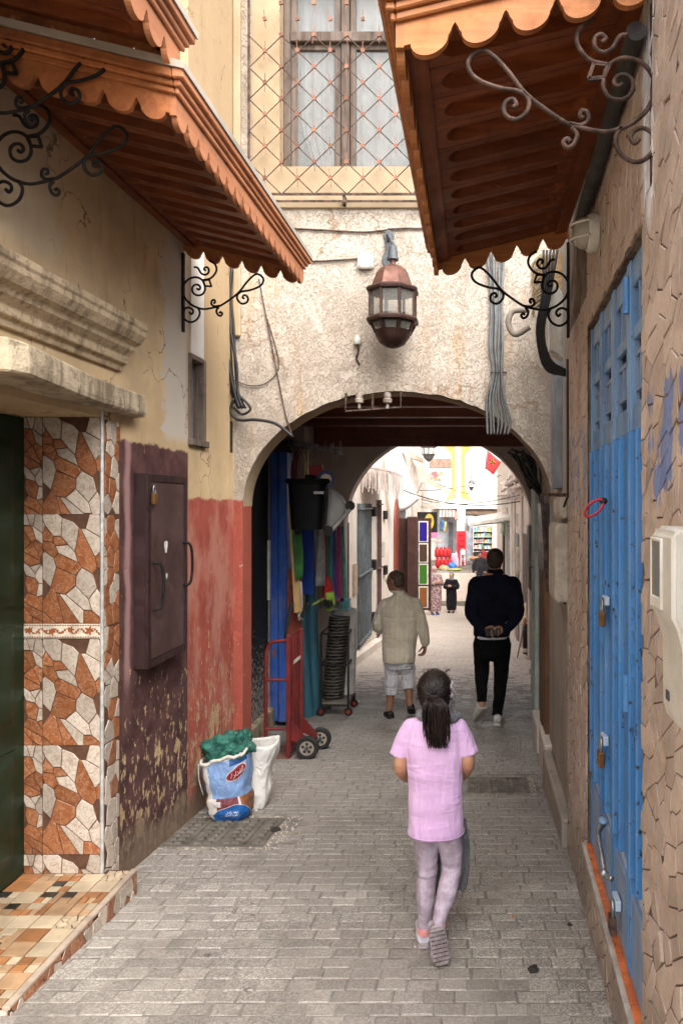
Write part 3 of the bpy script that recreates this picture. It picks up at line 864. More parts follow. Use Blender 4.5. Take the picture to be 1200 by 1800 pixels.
def build_arch():
    H = thing('archway_house', 'stuccoed house bridging the alley on a round arch, with a grilled window above', 'house', (-.6, 9.0, gz(9)))
    WX0, WX1, WZ0, WZ1 = -1.504, -.40, 4.216, 5.75
    SX0, SZ = -1.722, 3.935       # smooth ochre surround starts here
    m = MB()
    arch_wall(m, -1.86, 1.05, YF, YF+TF, -.9, 2.70, AL, AR, AZ, AH, 90, .011)
    m.box(-1.86, 1.05, YF, YF+TF, 2.70, SZ)
    m.box(-1.86, SX0, YF, YF+TF, SZ, 6.0)
    m.build('wall', STUCCO, H)
    m = MB()
    m.box(SX0, WX0, YF-.004, YF+TF, SZ, 6.0); m.box(WX1, 1.05, YF-.004, YF+TF, SZ, 6.0)
    m.box(WX0, WX1, YF-.004, YF+TF, SZ, WZ0); m.box(WX0, WX1, YF-.004, YF+TF, WZ1, 6.0)
    m.build('window_surround', YELLOW_PL, H)
    MB().box(-1.86, -1.80, YF-.035, YF, 2.9, 6.0).build('corner_strip', YELLOW_PL, H, bevel=.01)
    MB().box(-1.80, .8, YF-.020, YF, SZ-.045, SZ+.004).build('string_course', YELLOW_PL, H, bevel=.006)
    # yellow edge of the arch
    e = MB(); n = 44
    c = (AL+AR)/2; h = (AR-AL)/2
    rim_o = [(AL, .2)] + [(c-h*math.cos(PI*i/n), arch_top(c-h*math.cos(PI*i/n), AL, AR, AZ, AH)) for i in range(n+1)] + [(AR, .2)]
    for (a, b) in zip(rim_o[1:], rim_o[2:-1]):
        e.add([(a[0], YF+.012, a[1]-.007), (b[0], YF+.012, b[1]-.007), (b[0], YF+TF+.02, b[1]-.007), (a[0], YF+TF+.02, a[1]-.007)], [(0, 1, 2, 3)])
    e.build('arch_soffit', YELLOW_PL, H, smooth=True)
    # window: timber frame, casements, panes, curtains
    wf = MB(); yi = YF+.10
    fr = .055
    wf.box(WX0, WX0+fr, yi, yi+.09, WZ0, WZ1); wf.box(WX1-fr, WX1, yi, yi+.09, WZ0, WZ1)
    wf.box(WX0+fr, WX1-fr, yi, yi+.09, WZ0, WZ0+.03)
    wf.box(WX0+fr, WX1-fr, yi-.01, yi+.09, 5.24, 5.32)
    w = wf.build('window', WOOD_OLD, H, bevel=.006)
    for (xa, xb) in ((WX0+fr, -1.06), (-1.055, -.99), (-.985, WX1-fr)):
        cm = MB()
        if xb-xa < .1:
            cm.box(xa, xb, yi+.012, yi+.075, WZ0+.03, WZ1)
            cm.build('mullion', WOOD_OLD, w, bevel=.006); continue
        for za, zb in ((WZ0+.03, 5.24), (5.32, WZ1)):
            s = .045
            cm.box(xa, xa+s, yi+.03, yi+.07, za, zb); cm.box(xb-s, xb, yi+.03, yi+.07, za, zb)
            cm.box(xa+s, xb-s, yi+.03, yi+.07, za, za+.02); cm.box(xa+s, xb-s, yi+.03, yi+.07, zb-s, zb)
        cm.build('casement', WOOD_OLD, w, bevel=.004)
    glass = NT('old window glass').fin((.40, .41, .40), .12, spec=.6, **{'Transmission Weight': .55, 'Alpha': .55})
    for (xa, xb) in ((WX0+fr+.045, -1.105), (-.94, WX1-fr-.045)):
        for za, zb in ((WZ0+.05, 5.195), (5.34, WZ1-.045)):
            MB().box(xa, xb, yi+.048, yi+.052, za, zb).build('pane', glass, w)
    cloth = simple('white curtain cloth', (.46, .43, .42), .9, vs=5, bs=200, bst=.2)
    def cur(xa, xb, pull):
        def f(u, v):
            x = xa+(xb-xa)*u
            z = WZ0+.03+(1.5)*v
            if pull: x += max(0, .25-v)*.5*(1-u)*(1 if u < .5 else .6)
            return (x, yi+.10+.014*math.sin(u*30+v*2)+.008*math.sin(u*53), z)
        return MB().grid(f, 48, 14).build('curtain', cloth, w, smooth='all')
    cur(WX0+.12, -1.07, True); cur(-.95, WX1-.03, False)
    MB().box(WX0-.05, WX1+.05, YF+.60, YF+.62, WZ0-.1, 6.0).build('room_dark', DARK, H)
    # grille: frame, diagonal rods, rosettes with spikes
    gx0, gx1, gz0, gz1 = -1.721, -.221, 3.975, 5.73
    yg = YF-.075
    gr = MB()
    gr.box(gx0-.008, gx0+.008, yg-.006, yg+.006, gz0, gz1); gr.box(gx1-.008, gx1+.008, yg-.006, yg+.006, gz0, gz1)
    gr.box(gx0, gx1, yg-.006, yg+.006, gz0-.010, gz0+.006); gr.box(gx0-.01, gx1, yg-.005, yg+.006, gz0-.062, gz0-.048)
    for xx in (-1.0, -.40): gr.box(xx-.010, xx+.010, yg+.0, YF, gz0-.075, gz0-.006)
    grille = gr.build('window_grille', IRON_BR, H)
    px, pz = .2478, .2412
    def clipseg(x, z, dx, dz):
        t0, t1 = -9, 9
        for p, d, lo, hi in ((x, dx, gx0, gx1), (z, dz, gz0, gz1)):
            a, b = (lo-p)/d, (hi-p)/d
            if a > b: a, b = b, a
            t0, t1 = max(t0, a), min(t1, b)
        return (t0, t1) if t1-t0 > .05 else None
    ox, oz = -1.721 + px/2, gz0 + .118      # a node
    for sg in (1, -1):
        for k in range(-14, 16):
            x, z = ox + k*px, oz
            s = clipseg(x, z, px/2, sg*pz/2)
            if s:
                yy = yg + (.004 if sg > 0 else -.004)
                MB().tube([(x+s[0]*px/2, yy, z+sg*s[0]*pz/2), (x+s[1]*px/2, yy, z+sg*s[1]*pz/2)], .0043, 6).build('rod', IRON_BR, grille, smooth=True)
    rust = simple('rusted copper rosette', (.15, .065, .04), .6, .4, .4, col2=(.2, .09, .05), vs=30, rnd=.25)
    first = None
    for j in range(0, 15):
        for i in range(-1, 8):
            x = ox + i*px + (px/2 if j % 2 else 0); z = oz + j*pz/2
            if gx0+.04 < x < gx1-.04 and gz0+.04 < z < gz1-.04:
                if first is None:
                    rm = MB(); rm.obox((x, yg-.012, z), (.014, 0, .003), (0, .006, 0), (-.003, 0, .014))
                    rm.bar((x, yg-.012, z-.07), (x, yg-.012, z+.07), .0045)
                    first = rm.build('rosette', rust, grille, origin=(x, yg-.012, z)); rme = first.data
                else:
                    link_mesh('rosette', rme, grille, (x, yg-.012, z), (0, random.uniform(-.15, .15), 0))
    # upper storey over the passage
    MB().box(-2.65, 1.15, YF+TF+.45, Y2, 2.86, 6.0).build('upper_storey', CREAM_PL, H)
    MB().box(-2.65, 1.15, YF-.0, Y2+.1, 6.0, 6.15).build('roof', CONC, H)
    # passage walls
    MB().box(-2.60, -2.16, YF+TF, 7.72, -1.3, 2.86).build('passage_wall', mk_flaked_black(), H)
    MB().box(-2.30, -2.10, 6.9, 7.75, -1.2, gz(7.3)+.16).build('threshold', CONC, H, bevel=.01)
    m = MB()
    m.box(-2.66, -2.16, 9.35, Y2, -1.6, 2.86)
    m.build('shop_wall', PINK_PL, H)
    m = MB()
    m.add([(.60, YF+TF, -1.0), (1.3, YF+TF, -1.0), (1.3, Y2, -1.6), (.75, Y2, -1.6), (.60, YF+TF, 2.86), (1.3, YF+TF, 2.86), (1.3, Y2, 2.86), (.75, Y2, 2.86)],
          [(0,3,2,1),(4,5,6,7),(0,1,5,4),(1,2,6,5),(2,3,7,6),(3,0,4,7)])
    m.build('passage_wall', GREY_PL, H)
    # far arch wall
    m = MB()
    cx2, r2 = (770-VX)*Y2/FPX, 165.8*Y2/FPX
    z2 = CH+(VY-930)*Y2/FPX
    arch_wall(m, -2.66, 1.6, Y2, Y2+.3, -1.8, 2.86, cx2-r2, cx2+r2, z2, r2, 40)
    m.build('far_arch', PINK_PL, H)
    # timber ceiling: boards with cross beams
    y = YF+TF+.02
    k = 0
    while y < Y2-.02:
        w_ = .30
        MB().box(-2.60, 1.0, y+.004, min(y+w_-.004, Y2-.01), ZC+.10, ZC+.14).build('ceiling_board', WOOD_DK, H)
        y += w_; k += 1
    MB().box(-2.60, .98, Y2-.10, Y2-.004, 2.385, ZC+.10).build('ceiling_lintel', WOOD_DK, H, bevel=.01)
    for yb in (6.35, 7.3, 8.2, 9.1):
        MB().box(-2.60, .98, yb, yb+.14, ZC-.02, ZC+.095).build('ceiling_beam', WOOD_DK, H, bevel=.012)
    for yb in (6.72, 6.95, 7.75, 8.65):
        MB().box(-2.60, .98, yb, yb+.05, ZC+.05, ZC+.098).build('ceiling_batten', WOOD_DK, H, bevel=.006)
    return H
arch_house = build_arch()
# ================================================================ right house: moulded stone wall and blue folding door
def xr(Y): return .478 + .0235*(Y-2.24)         # the wall runs slightly outwards
DR0, DR1, DRZ0, DRZ1 = 2.16, 3.42, .045, 2.425
def build_right():
    rng = random.Random(17)
    H = thing('stone_clad_house', 'house clad in tan moulded stone with a blue folding metal door', 'house', (.9, 3.0, gz(3)))
    def wall(m, y0, y1, z0, z1, dx=0.0, th=.5):
        m.add([(xr(y0)+dx, y0, z0), (xr(y0)+dx+th, y0, z0), (xr(y1)+dx+th, y1, z0), (xr(y1)+dx, y1, z0),
               (xr(y0)+dx, y0, z1), (xr(y0)+dx+th, y0, z1), (xr(y1)+dx+th, y1, z1), (xr(y1)+dx, y1, z1)],
              [(0,3,2,1),(4,5,6,7),(0,1,5,4),(1,2,6,5),(2,3,7,6),(3,0,4,7)])
    m = MB()
    wall(m, .2, DR0, -.5, 3.3, .012); wall(m, DR1, 4.32, -.8, 3.3, .012)
    wall(m, DR0, DR1, DRZ1, 3.3, .012); wall(m, DR0, DR1, -.7, DRZ0-.015, .012)
    m.build('wall', MORTAR_R, H)
    m = MB(); wall(m, 4.32, YF, -.9, 3.45, .03)
    m.build('render_wall', GREY_PL, H)
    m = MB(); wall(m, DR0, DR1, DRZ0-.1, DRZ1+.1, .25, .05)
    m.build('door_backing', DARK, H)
    mat = lambda r: STONE
    def face(y0, z0): return lambda u, v, d: (xr(y0+u)+.012-d, y0+u, z0+v)
    # pier beside the camera
    y0 = 1.50
    lay(cells(DR0-y0, 3.5, .095, .075, .0042, rng, .45, .6), face(y0, -.35), .0035, 'stone', mat, H,
        keep=lambda u, v: y0+u > 1.75 and -.3 < v-.35 < 3.05, stuff_name='stone_cladding', inset=.05, tilt=.05, rng=rng)
    lay(cells(DR1-DR0, .86, .10, .075, .0042, rng, .45, .6), face(DR0, DRZ1+.01), .0035, 'stone', mat, H,
        keep=lambda u, v: False, stuff_name='stone_cladding', inset=.05, tilt=.05, rng=rng)
    lay(cells(4.31-DR1, 3.0, .10, .075, .0042, rng, .45, .6), face(DR1, -.42), .0035, 'stone', mat, H,
        keep=lambda u, v: u < .17 and v < 2.6, stuff_name='stone_cladding', inset=.05, tilt=.05, rng=rng)
    lay(cells(DR1-1.6, .36, .10, .075, .0042, rng, .45, .6), face(1.6, -.355), .0035, 'stone', mat, H,
        keep=lambda u, v: 1.6+u > 2.2, stuff_name='stone_cladding', inset=.05, tilt=.05, rng=rng)
    # threshold ledge: pale nosing and orange tiles
    nose = simple('worn pale ledge edge', (.42, .38, .34), .7, vs=12, dirt=.4)
    m = MB()
    m.add([(xr(1.4)-.012, 1.4, .022), (xr(1.4)+.03, 1.4, .022), (xr(3.45)+.03, 3.45, .022), (xr(3.45)-.012, 3.45, .022),
           (xr(1.4)-.012, 1.4, .041), (xr(1.4)+.03, 1.4, .041), (xr(3.45)+.03, 3.45, .041), (xr(3.45)-.012, 3.45, .041)],
          [(0,3,2,1),(4,5,6,7),(0,1,5,4),(1,2,6,5),(2,3,7,6),(3,0,4,7)])
    m.build('ledge_edge', nose, H, bevel=.003)
    ot = simple('orange glazed ledge tile', (.62, .16, .045), .35, 0, .5, vs=14, dirt=.25, rnd=.12)
    y = 1.5
    while y < 3.44:
        b = min(y+.205, 3.44)
        MB().add([(xr(y)+.004, y+.002, .043), (xr(y)+.060, y+.002, .043), (xr(b)+.060, b-.002, .043), (xr(b)+.004, b-.002, .043),
                  (xr(y)+.004, y+.002, .049), (xr(y)+.060, y+.002, .049), (xr(b)+.060, b-.002, .049), (xr(b)+.004, b-.002, .049)],
                 [(0,3,2,1),(4,5,6,7),(0,1,5,4),(1,2,6,5),(2,3,7,6),(3,0,4,7)]).build('ledge_tile', ot, H, bevel=.0015)
        y = b
    # four leaves of the folding door
    edges = [DR0, 2.46, 2.79, 3.10, DR1]
    xd = lambda Y: xr(Y)+.045
    for k in range(4):
        ya, yb = edges[k]+.007, edges[k+1]-.007
        def bx(m, u0, u1, d0, d1, z0, z1):
            """u across the leaf, d = depth out of the leaf towards the alley"""
            Ya, Yb = ya+(yb-ya)*u0, ya+(yb-ya)*u1
            m.add([(xd(Ya)-d1, Ya, z0), (xd(Ya)-d0, Ya, z0), (xd(Yb)-d0, Yb, z0), (xd(Yb)-d1, Yb, z0),
                   (xd(Ya)-d1, Ya, z1), (xd(Ya)-d0, Ya, z1), (xd(Yb)-d0, Yb, z1), (xd(Yb)-d1, Yb, z1)],
                  [(0,3,2,1),(4,5,6,7),(0,1,5,4),(1,2,6,5),(2,3,7,6),(3,0,4,7)])
        m = MB()
        m.cur = 0
        bx(m, 0, .085, -.026, .020, .06, 1.855); bx(m, .915, 1, -.026, .020, .06, 1.855)
        zr = 1.855                                     # rail between the ribs and the fretwork lights
        uf = MB()
        bx(uf, 0, .085, -.026, .020, zr+.001, 2.42); bx(uf, .915, 1, -.026, .020, zr+.001, 2.42)
        bx(uf, .085, .915, -.01, .012, zr, zr+.09); bx(uf, .085, .915, -.01, .012, 2.33, 2.42); bx(uf, .085, .915, -.01, .010, 2.155, 2.20)
        bx(m, .085, .915, -.026, -.018, .45, zr)       # backing sheet of the ribbed field
        leaf = m.build('door_leaf', BLUE, H, bevel=.002); uf.build('upper_frame', BLUE_U, leaf, bevel=.003)
        for (u0, u1, dp) in ((.12, .30, .016), (.38, .45, .030), (.54, .72, .016), (.81, .88, .030)):
            r_ = MB()
            bx(r_, u0, u1, -.018, dp, .40, zr); r_.build('rib', BLUE, leaf, bevel=.004)
            # sloped weathering foot of each rib
        kp = MB(); bx(kp, .085, .915, -.012, .002, .335, .45); kp.build('rib_foot', BLUE_P, leaf)
        kk = MB(); bx(kk, .02, .98, -.018, .016, .055, .335); kk.build('kick_plate', BLUE_D, leaf, bevel=.003)
        # upper lights: bars and a small octagonal fret
        up = MB()
        for u in (.36, .64):
            up = MB(); bx(up, u-.03, u+.03, -.012, .006, 2.20, 2.33); up.build('light_bar', BLUE_D, leaf)
        fr = MB()
        for u in (.40, .60): bx(fr, u-.02, u+.02, -.010, .004, 1.99, 2.11)
        bx(fr, .14, .86, -.010, .004, 1.985, 2.0); bx(fr, .14, .86, -.010, .004, 2.10, 2.115)
        for (u0, u1) in ((.085, .14), (.86, .915)): bx(fr, u0, u1, -.01, .005, 1.945, 2.155)
        fr.build('fret', BLUE_D, leaf)
        bp = MB(); bx(bp, .085, .915, -.045, -.04, 1.945, 2.165); bp.build('light_backing', simple('dusty brown board', (.13, .09, .06), .8, vs=8, dirt=.5), leaf)
        b2 = MB(); bx(b2, .085, .915, -.045, -.04, 2.165, 2.33); b2.build('light_panel', BLUE_S, leaf)
        # lozenge studs across the middle
        st = MB()
        for r_i in range(4):
            for c_i in range(2):
                u0 = .42+.27*c_i - .06*r_i*0; z0 = .985 + r_i*.075 + (.037 if c_i else 0) + .02*k*0
                Ya, Yb = ya+(yb-ya)*u0, ya+(yb-ya)*(u0+.24)
                Ym = (Ya+Yb)/2
                st.add([(xd(Ya)-.012, Ya, z0+.037), (xd(Ym)-.012, Ym, z0), (xd(Yb)-.012, Yb, z0+.037), (xd(Ym)-.012, Ym, z0+.075), (xd(Ym)-.024, Ym, z0+.037)],
                       [(0, 1, 4), (1, 2, 4), (2, 3, 4), (3, 0, 4)])
        st.build('lozenge_studs', BLUE, leaf, recalc=False)
        hb = MB(); 
        if k == 0:
            for zz in (.93, 2.25): MB().tube([(xd(yb)-.026, yb+.004, zz), (xd(yb)-.026, yb+.004, zz+.12)], .013, 8).build('hinge', BLUE, leaf, smooth=True)
    return H
right_house = build_right()
# ================================================================ carved timber canopies on wrought-iron brackets
def spline(pts, n=5):
    """Catmull-Rom through 2-D or 3-D points"""
    P = [Vector(p) for p in pts]
    P = [P[0]*2-P[1]] + P + [P[-1]*2-P[-2]]
    out = []
    for i in range(1, len(P)-2):
        a, b, c, d = P[i-1], P[i], P[i+1], P[i+2]
        for k in range(n):
            t = k/n
            out.append(.5*((2*b) + (c-a)*t + (2*a-5*b+4*c-d)*t*t + (3*b-a-3*c+d)*t**3))
    out.append(P[-2])
    return out

SCROLLS = [
    [(920,280),(935,235),(975,208),(1020,207),(1065,230),(1095,275),(1098,330),(1075,385),(1035,425),(990,450),(930,465),(860,455),(790,435),(700,375),(640,325),(590,260),(540,205),(500,178),(465,190),(442,222),(455,262),(495,290),(560,312),(620,322),(655,350),(652,390),(620,420),(585,415),(568,390),(576,360),(600,350),(612,370),(598,380)],
    [(920,280),(920,312),(942,345),(985,352),(1018,328),(1022,288),(1000,266),(972,268),(957,290),(970,306),(986,296)],
    [(938,228),(880,216),(842,182),(825,140),(840,95),(885,66)],
    [(1008,122),(978,128),(950,172),(915,184),(890,165),(890,135),(910,121),(928,136),(914,150)],
    [(982,448),(962,488),(972,532),(1002,562),(1042,572),(1082,550),(1101,510),(1090,470),(1060,452),(1028,462),(1015,486),(1030,506),(1046,490)],
    [(800,437),(840,442),(866,425),(862,396),(842,391),(837,410),(850,417)],
    [(806,450),(826,475),(816,508),(792,521),(778,502),(793,489),(803,500)],
]
def bracket(parent, xw, sg, Y, ztop, mat):
    """scroll bracket fixed to the wall at xw; sg=+1 reaches towards +X"""
    k = 2.02/1300/2
    br = MB()
    f = lambda p: (xw + sg*(1105-p[0])*k, Y, ztop-(p[1]-60)*k)
    br.box(min(xw, xw+sg*.014), max(xw, xw+sg*.014), Y-.012, Y+.012, ztop-.46, ztop+.04)
    body = br.build('bracket', mat, parent)
    for s in SCROLLS:
        MB().tube([f(p) for p in spline([(*p, 0) for p in s], 4)], .0068, 6).build('scroll', mat, body, smooth='all')
    r = [f(p) for p in ((885,225),(940,230),(920,275),(866,280))]
    rb = MB()
    for a, b in zip(r, r[1:]+r[:1]): rb.bar(a, b, .010)
    rb.build('collar', mat, body)
    return body

def tab_profile(L, h, p):
    n = max(1, round(L/p)); p = L/n
    pts = [(0, h)]
    pts.append((0, .30*p))
    for i in range(n):
        o = i*p
        if i: pts += [(o, .52*p), (o+.055*p, .44*p), (o+.085*p, .36*p), (o+.12*p, .30*p)]
        for k in range(0, 13):
            a = PI + PI*k/12
            pts.append((o+.5*p + .37*p*math.cos(a), .30*p + .30*p*math.sin(a)))
        if i < n-1: pts += [(o+p-.12*p, .30*p), (o+p-.085*p, .36*p), (o+p-.055*p, .44*p)]
    pts += [(L, .30*p), (L, h)]
    out = []
    for q in pts:
        if not out or (abs(q[0]-out[-1][0])+abs(q[1]-out[-1][1])) > 1e-5: out.append(q)
    return out

def stad(L, W, r_end, n):
    """points on a stadium, n a multiple of 4, counter-clockwise from +x side"""
    pts = []
    for k in range(n):
        a = 2*PI*(k+.5)/n
        cx = (L/2-W/2) if math.cos(a) > 0 else -(L/2-W/2)
        pts.append((cx + W/2*math.cos(a), W/2*math.sin(a)))
    return pts
def recto(L, W, n):
    pts = []
    for k in range(n):
        a = 2*PI*(k+.5)/n
        c, s = math.cos(a), math.sin(a)
        q = n//4
        pts.append((c, s))
    out = []
    for c, s in pts:
        m = max(abs(c), abs(s))
        # stretch so that side runs follow the stadium's straight sides
        x = (L/2 if c > 0 else -L/2) if abs(c) >= abs(s) else (c/abs(s))*L/2
        y = (W/2 if s > 0 else -W/2) if abs(s) > abs(c) else (s/abs(c))*W/2
        out.append((x, y))
    return out

def canopy(label, xw, xo, y0, y1, zf_out, zf_wall, fas_end, fas_side, br_mats, br_y, tab=.137):
    """xw wall, xo outer edge; zf_* = lowest point of the fascia at outer edge / at wall"""
    sg = 1 if xo > xw else -1
    L = abs(xo-xw)
    root = thing('timber_canopy', label, 'canopy', ((xw+xo)/2, (y0+y1)/2, zf_out))
    fz = lambda x: zf_wall + (zf_out-zf_wall)*abs(x-xw)/L
    drop = .085                                    # planks sit this far above the tab tips
    th = .022
    # planks with long round-ended pockets
    n = round((y1-y0-.08)/.165)
    pw = (y1-y0-.08)/n
    N = 32
    for k in range(n):
        yc = y0+.04+pw*(k+.5)
        m = MB()
        A = recto(L-.02, pw-.004, N); B = stad(L*.70, pw*.60, 0, N); Cc = stad(L*.70-.05, pw*.60-.052, 0, N)
        def P(q, d):
            x = xw + sg*(L/2 + q[0]*1.0)
            return (x, yc+q[1], fz(x)+drop+d)
        B = [(b[0]-.006, b[1]) for b in B]; Cc = [(c[0]-.006, c[1]+.020) for c in Cc]
        vs = [P(a, 0) for a in A] + [P(b, 0) for b in B] + [P(c, .040) for c in Cc] + [P(a, .048) for a in A]
        fs = []
        for i in range(N):
            j = (i+1) % N
            fs += [(i, j, N+j, N+i), (N+i, N+j, 2*N+j, 2*N+i), (i, 3*N+i, 3*N+j, j)]
        fs += [tuple(range(2*N, 3*N)), tuple(range(3*N, 4*N))]
        m.add(vs, fs)
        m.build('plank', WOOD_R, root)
    # edge rails under the planks
    for (xa, xb, nm) in ((xw+sg*.012, xw+sg*.075, 'wall_rail'), (xo-sg*.078, xo-sg*(th+.002), 'edge_rail')):
        m = MB()
        v = []
        for (x) in (xa, xb):
            for yy in (y0+.03, y1-.03):
                for d in (-.014, -.002): v.append((x, yy, fz(x)+drop+d))
        m.add(v, [(0,1,3,2),(4,6,7,5),(0,2,6,4),(1,5,7,3),(0,4,5,1),(2,3,7,6)])
        m.build(nm, WOOD_SHADE_Y, root)
    # long fascia with tabs
    h = .175
    prof = tab_profile(y1-y0, h, tab)
    m = MB().prism([(xo-sg*th, y0+u, zf_out+v) for u, v in prof], (sg*th, 0, 0))
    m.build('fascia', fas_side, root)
    for i, (d, za, zb) in enumerate(((.014, .105, .128), (.026, .128, .150), (.042, .150, .186))):
        a, b = xo, xo+sg*d
        MB().box(min(a, b), max(a, b), y0-d, y1+d, zf_out+za, zf_out+zb).build('moulding', fas_side, root, bevel=.004)
    # end fascias, cut to the slope
    for (yy, s2) in ((y0, -1), (y1, 1)):
        prof = tab_profile(L-th, h, tab)
        m = MB().prism([(xo-sg*th-sg*u, yy - (0 if s2 < 0 else th), fz(xo-sg*th-sg*u)+v) for u, v in prof], (0, th, 0))
        m.build('end_fascia', fas_end, root)
        for i, (d, za, zb) in enumerate(((.014, .105, .128), (.026, .128, .150), (.042, .150, .186))):
            m = MB(); v = []
            for x in (xo-sg*.001, xw):
                for y_ in (yy, yy+s2*d):
                    for z_ in (za, zb): v.append((x, y_, fz(x)+z_))
            m.add(v, [(0,1,3,2),(4,6,7,5),(0,2,6,4),(1,5,7,3),(0,4,5,1),(2,3,7,6)])
            m.build('moulding', fas_end, root, bevel=.004)
    # roof deck
    m = MB(); v = []
    for x in (xo+sg*.05, xw):
        for yy in (y0-.05, y1+.05):
            for z_ in (.188, .215): v.append((x, yy, fz(x)+z_))
    m.add(v, [(0,1,3,2),(4,6,7,5),(0,2,6,4),(1,5,7,3),(0,4,5,1),(2,3,7,6)])
    m.build('roof_deck', GREY_PL, root)
    for (yy, zt, mt) in zip(br_y, (None, None), br_mats):
        bracket(root, xw, sg, yy, fz(xw)+drop-.115, mt)
    return root

WOOD_PK = mk_wood('sun-bleached reddish cedar', (.33, .12, .05), (.45, .18, .08), .55, 'y')
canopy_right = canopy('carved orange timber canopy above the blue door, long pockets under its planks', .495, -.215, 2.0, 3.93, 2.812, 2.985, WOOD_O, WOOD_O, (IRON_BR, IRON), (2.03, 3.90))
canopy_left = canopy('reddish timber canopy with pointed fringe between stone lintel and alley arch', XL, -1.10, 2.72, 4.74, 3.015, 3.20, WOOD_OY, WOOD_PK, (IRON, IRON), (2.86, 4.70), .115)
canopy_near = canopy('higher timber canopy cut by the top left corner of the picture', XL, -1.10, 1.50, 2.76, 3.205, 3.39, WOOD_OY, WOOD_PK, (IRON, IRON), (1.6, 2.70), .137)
# ================================================================ things fixed to the walls
COPPER = simple('oxidised copper', (.15, .068, .048), .5, .5, .4, col2=(.095, .042, .030), vs=14, bs=60, bst=.1)
COPPER_D = simple('dark bronze', (.055, .026, .020), .5, .6, .5, vs=20)
SLATE = simple('slate grey cast iron', (.085, .095, .105), .55, .4, .4, vs=20)
WHITE_P = simple('dirty white plastic', (.62, .60, .54), .5, 0, .4, col2=(.50, .47, .41), vs=9, dirt=.25)
CLEAR = NT('lantern glass').fin((.35, .34, .30), .06, spec=.5, **{'Alpha': .12})
PVC = simple('grey cable sheath', (.16, .165, .165), .6, 0, .35, vs=20)
BLK = simple('black cable sheath', (.014, .013, .013), .5, 0, .4, vs=20)
BEIGE = simple('beige enamelled cabinet', (.50, .43, .34), .55, 0, .4, vs=7, dirt=.5)

def build_lantern():
    k = 5.40/FPX
    c = at(690, 885, 5.40)
    Z = lambda py: CH+(VY-py)*k
    T = thing('wall_lantern', 'copper octagonal lantern hanging on the stucco above the alley arch', 'lantern', (c.x, 5.40, Z(612)))
    # wall plate, scroll arm
    pl = MB()
    wx = at(683, 0, YF).x
    zz = lambda py: CH+(VY-py)*YF/FPX
    half = [(0, 401), (5, 408), (10, 415), (7, 422), (5, 440), (9, 448), (12, 458), (8, 468), (0, 478)]
    poly = [(wx+d*YF/FPX, YF-.016, zz(y)) for d, y in half] + [(wx-d*YF/FPX, YF-.016, zz(y)) for d, y in reversed(half[1:-1])]
    pl.prism(poly, (0, .016, 0)); pl.build('wall_plate', SLATE, T, bevel=.003)
    MB().tube(spline([(wx, YF-.01, zz(425)), (wx, YF-.05, zz(416)), (c.x-.01, 5.56, Z(418)), (c.x, 5.45, Z(428)), (c.x, 5.40, Z(440))], 5), .014, 8).build('arm', SLATE, T, smooth='all')
    MB().lathe([(.004, Z(430)), (.030, Z(434)), (.036, Z(444)), (.036, Z(453)), (.044, Z(453.5)), (.044, Z(457)), (.02, Z(458))], (c.x, 5.40, 0), 16).build('cap', SLATE, T, smooth=True)
    MB().lathe([(.022, Z(457)), (.020, Z(462)), (.028, Z(469))], (c.x, 5.40, 0), 12).build('neck', COPPER, T, smooth=True)
    a0 = PI/8
    px = lambda w: w*k
    MB().lathe([(px(8), Z(466)), (px(17), Z(470)), (px(24), Z(475)), (px(30), Z(483)), (px(32), Z(489)), (px(35), Z(497)), (px(37.5), Z(505))], (c.x, 5.40, 0), 8, a0=a0).build('dome', COPPER, T)
    rim = lambda y: [(px(36), Z(y-6)), (px(44), Z(y-4)), (px(48), Z(y)), (px(47), Z(y+4)), (px(40), Z(y+6)), (px(36), Z(y+6))]
    MB().lathe(rim(511), (c.x, 5.40, 0), 8, a0=a0).build('rim', COPPER_D, T)
    MB().lathe(rim(564), (c.x, 5.40, 0), 8, a0=a0).build('rim', COPPER_D, T)
    for i in range(8):
        a = a0+2*PI*i/8; b = a0+2*PI*(i+1)/8
        pa = Vector((c.x+px(41)*math.cos(a), 5.40+px(41)*math.sin(a), 0)); pb = Vector((c.x+px(41)*math.cos(b), 5.40+px(41)*math.sin(b), 0))
        up = lambda p, y: Vector((p.x, p.y, Z(y)))
        MB().tube([up(pa, 560), up(pa, 514)], .011, 6).build('post', COPPER_D, T)
        m = (pa+pb)/2; d = (pb-pa).normalized(); o = Vector((m.x-c.x, m.y-5.40, 0)).normalized()
        MB().obox(up(m, 537), d*(pb-pa).length*.42, o*.002, Vector((0, 0, px(20)))).build('pane', CLEAR, T)
        # lower belly: ribs and small panes
        q = lambda an, r, y: Vector((c.x+px(r)*math.cos(an), 5.40+px(r)*math.sin(an), Z(y)))
        MB().tube([q(a, 40, 569), q(a, 36, 578), q(a, 31, 587)], .011, 5).build('lower_rib', COPPER_D, T)
        ia, ib = a+.12, b-.12
        MB().add([q(ia, 38, 571), q(ib, 38, 571), q(ib, 31, 586), q(ia, 31, 586)], [(0, 1, 2, 3)]).build('pane', CLEAR, T, solid=.003)
    MB().lathe([(px(34), Z(583)), (px(31.5), Z(587)), (px(29), Z(594)), (px(22), Z(604)), (px(12), Z(610)), (px(3), Z(612.5))], (c.x, 5.40, 0), 24).build('bowl', COPPER_D, T, smooth=True)
    for dx in (-.05, .05): MB().tube([(c.x+dx, 5.40, Z(506)), (c.x+dx, 5.40, Z(552))], .012, 8).build('lamp_tube', simple('dead lamp tube', (.09, .10, .11), .3), T)
build_lantern()

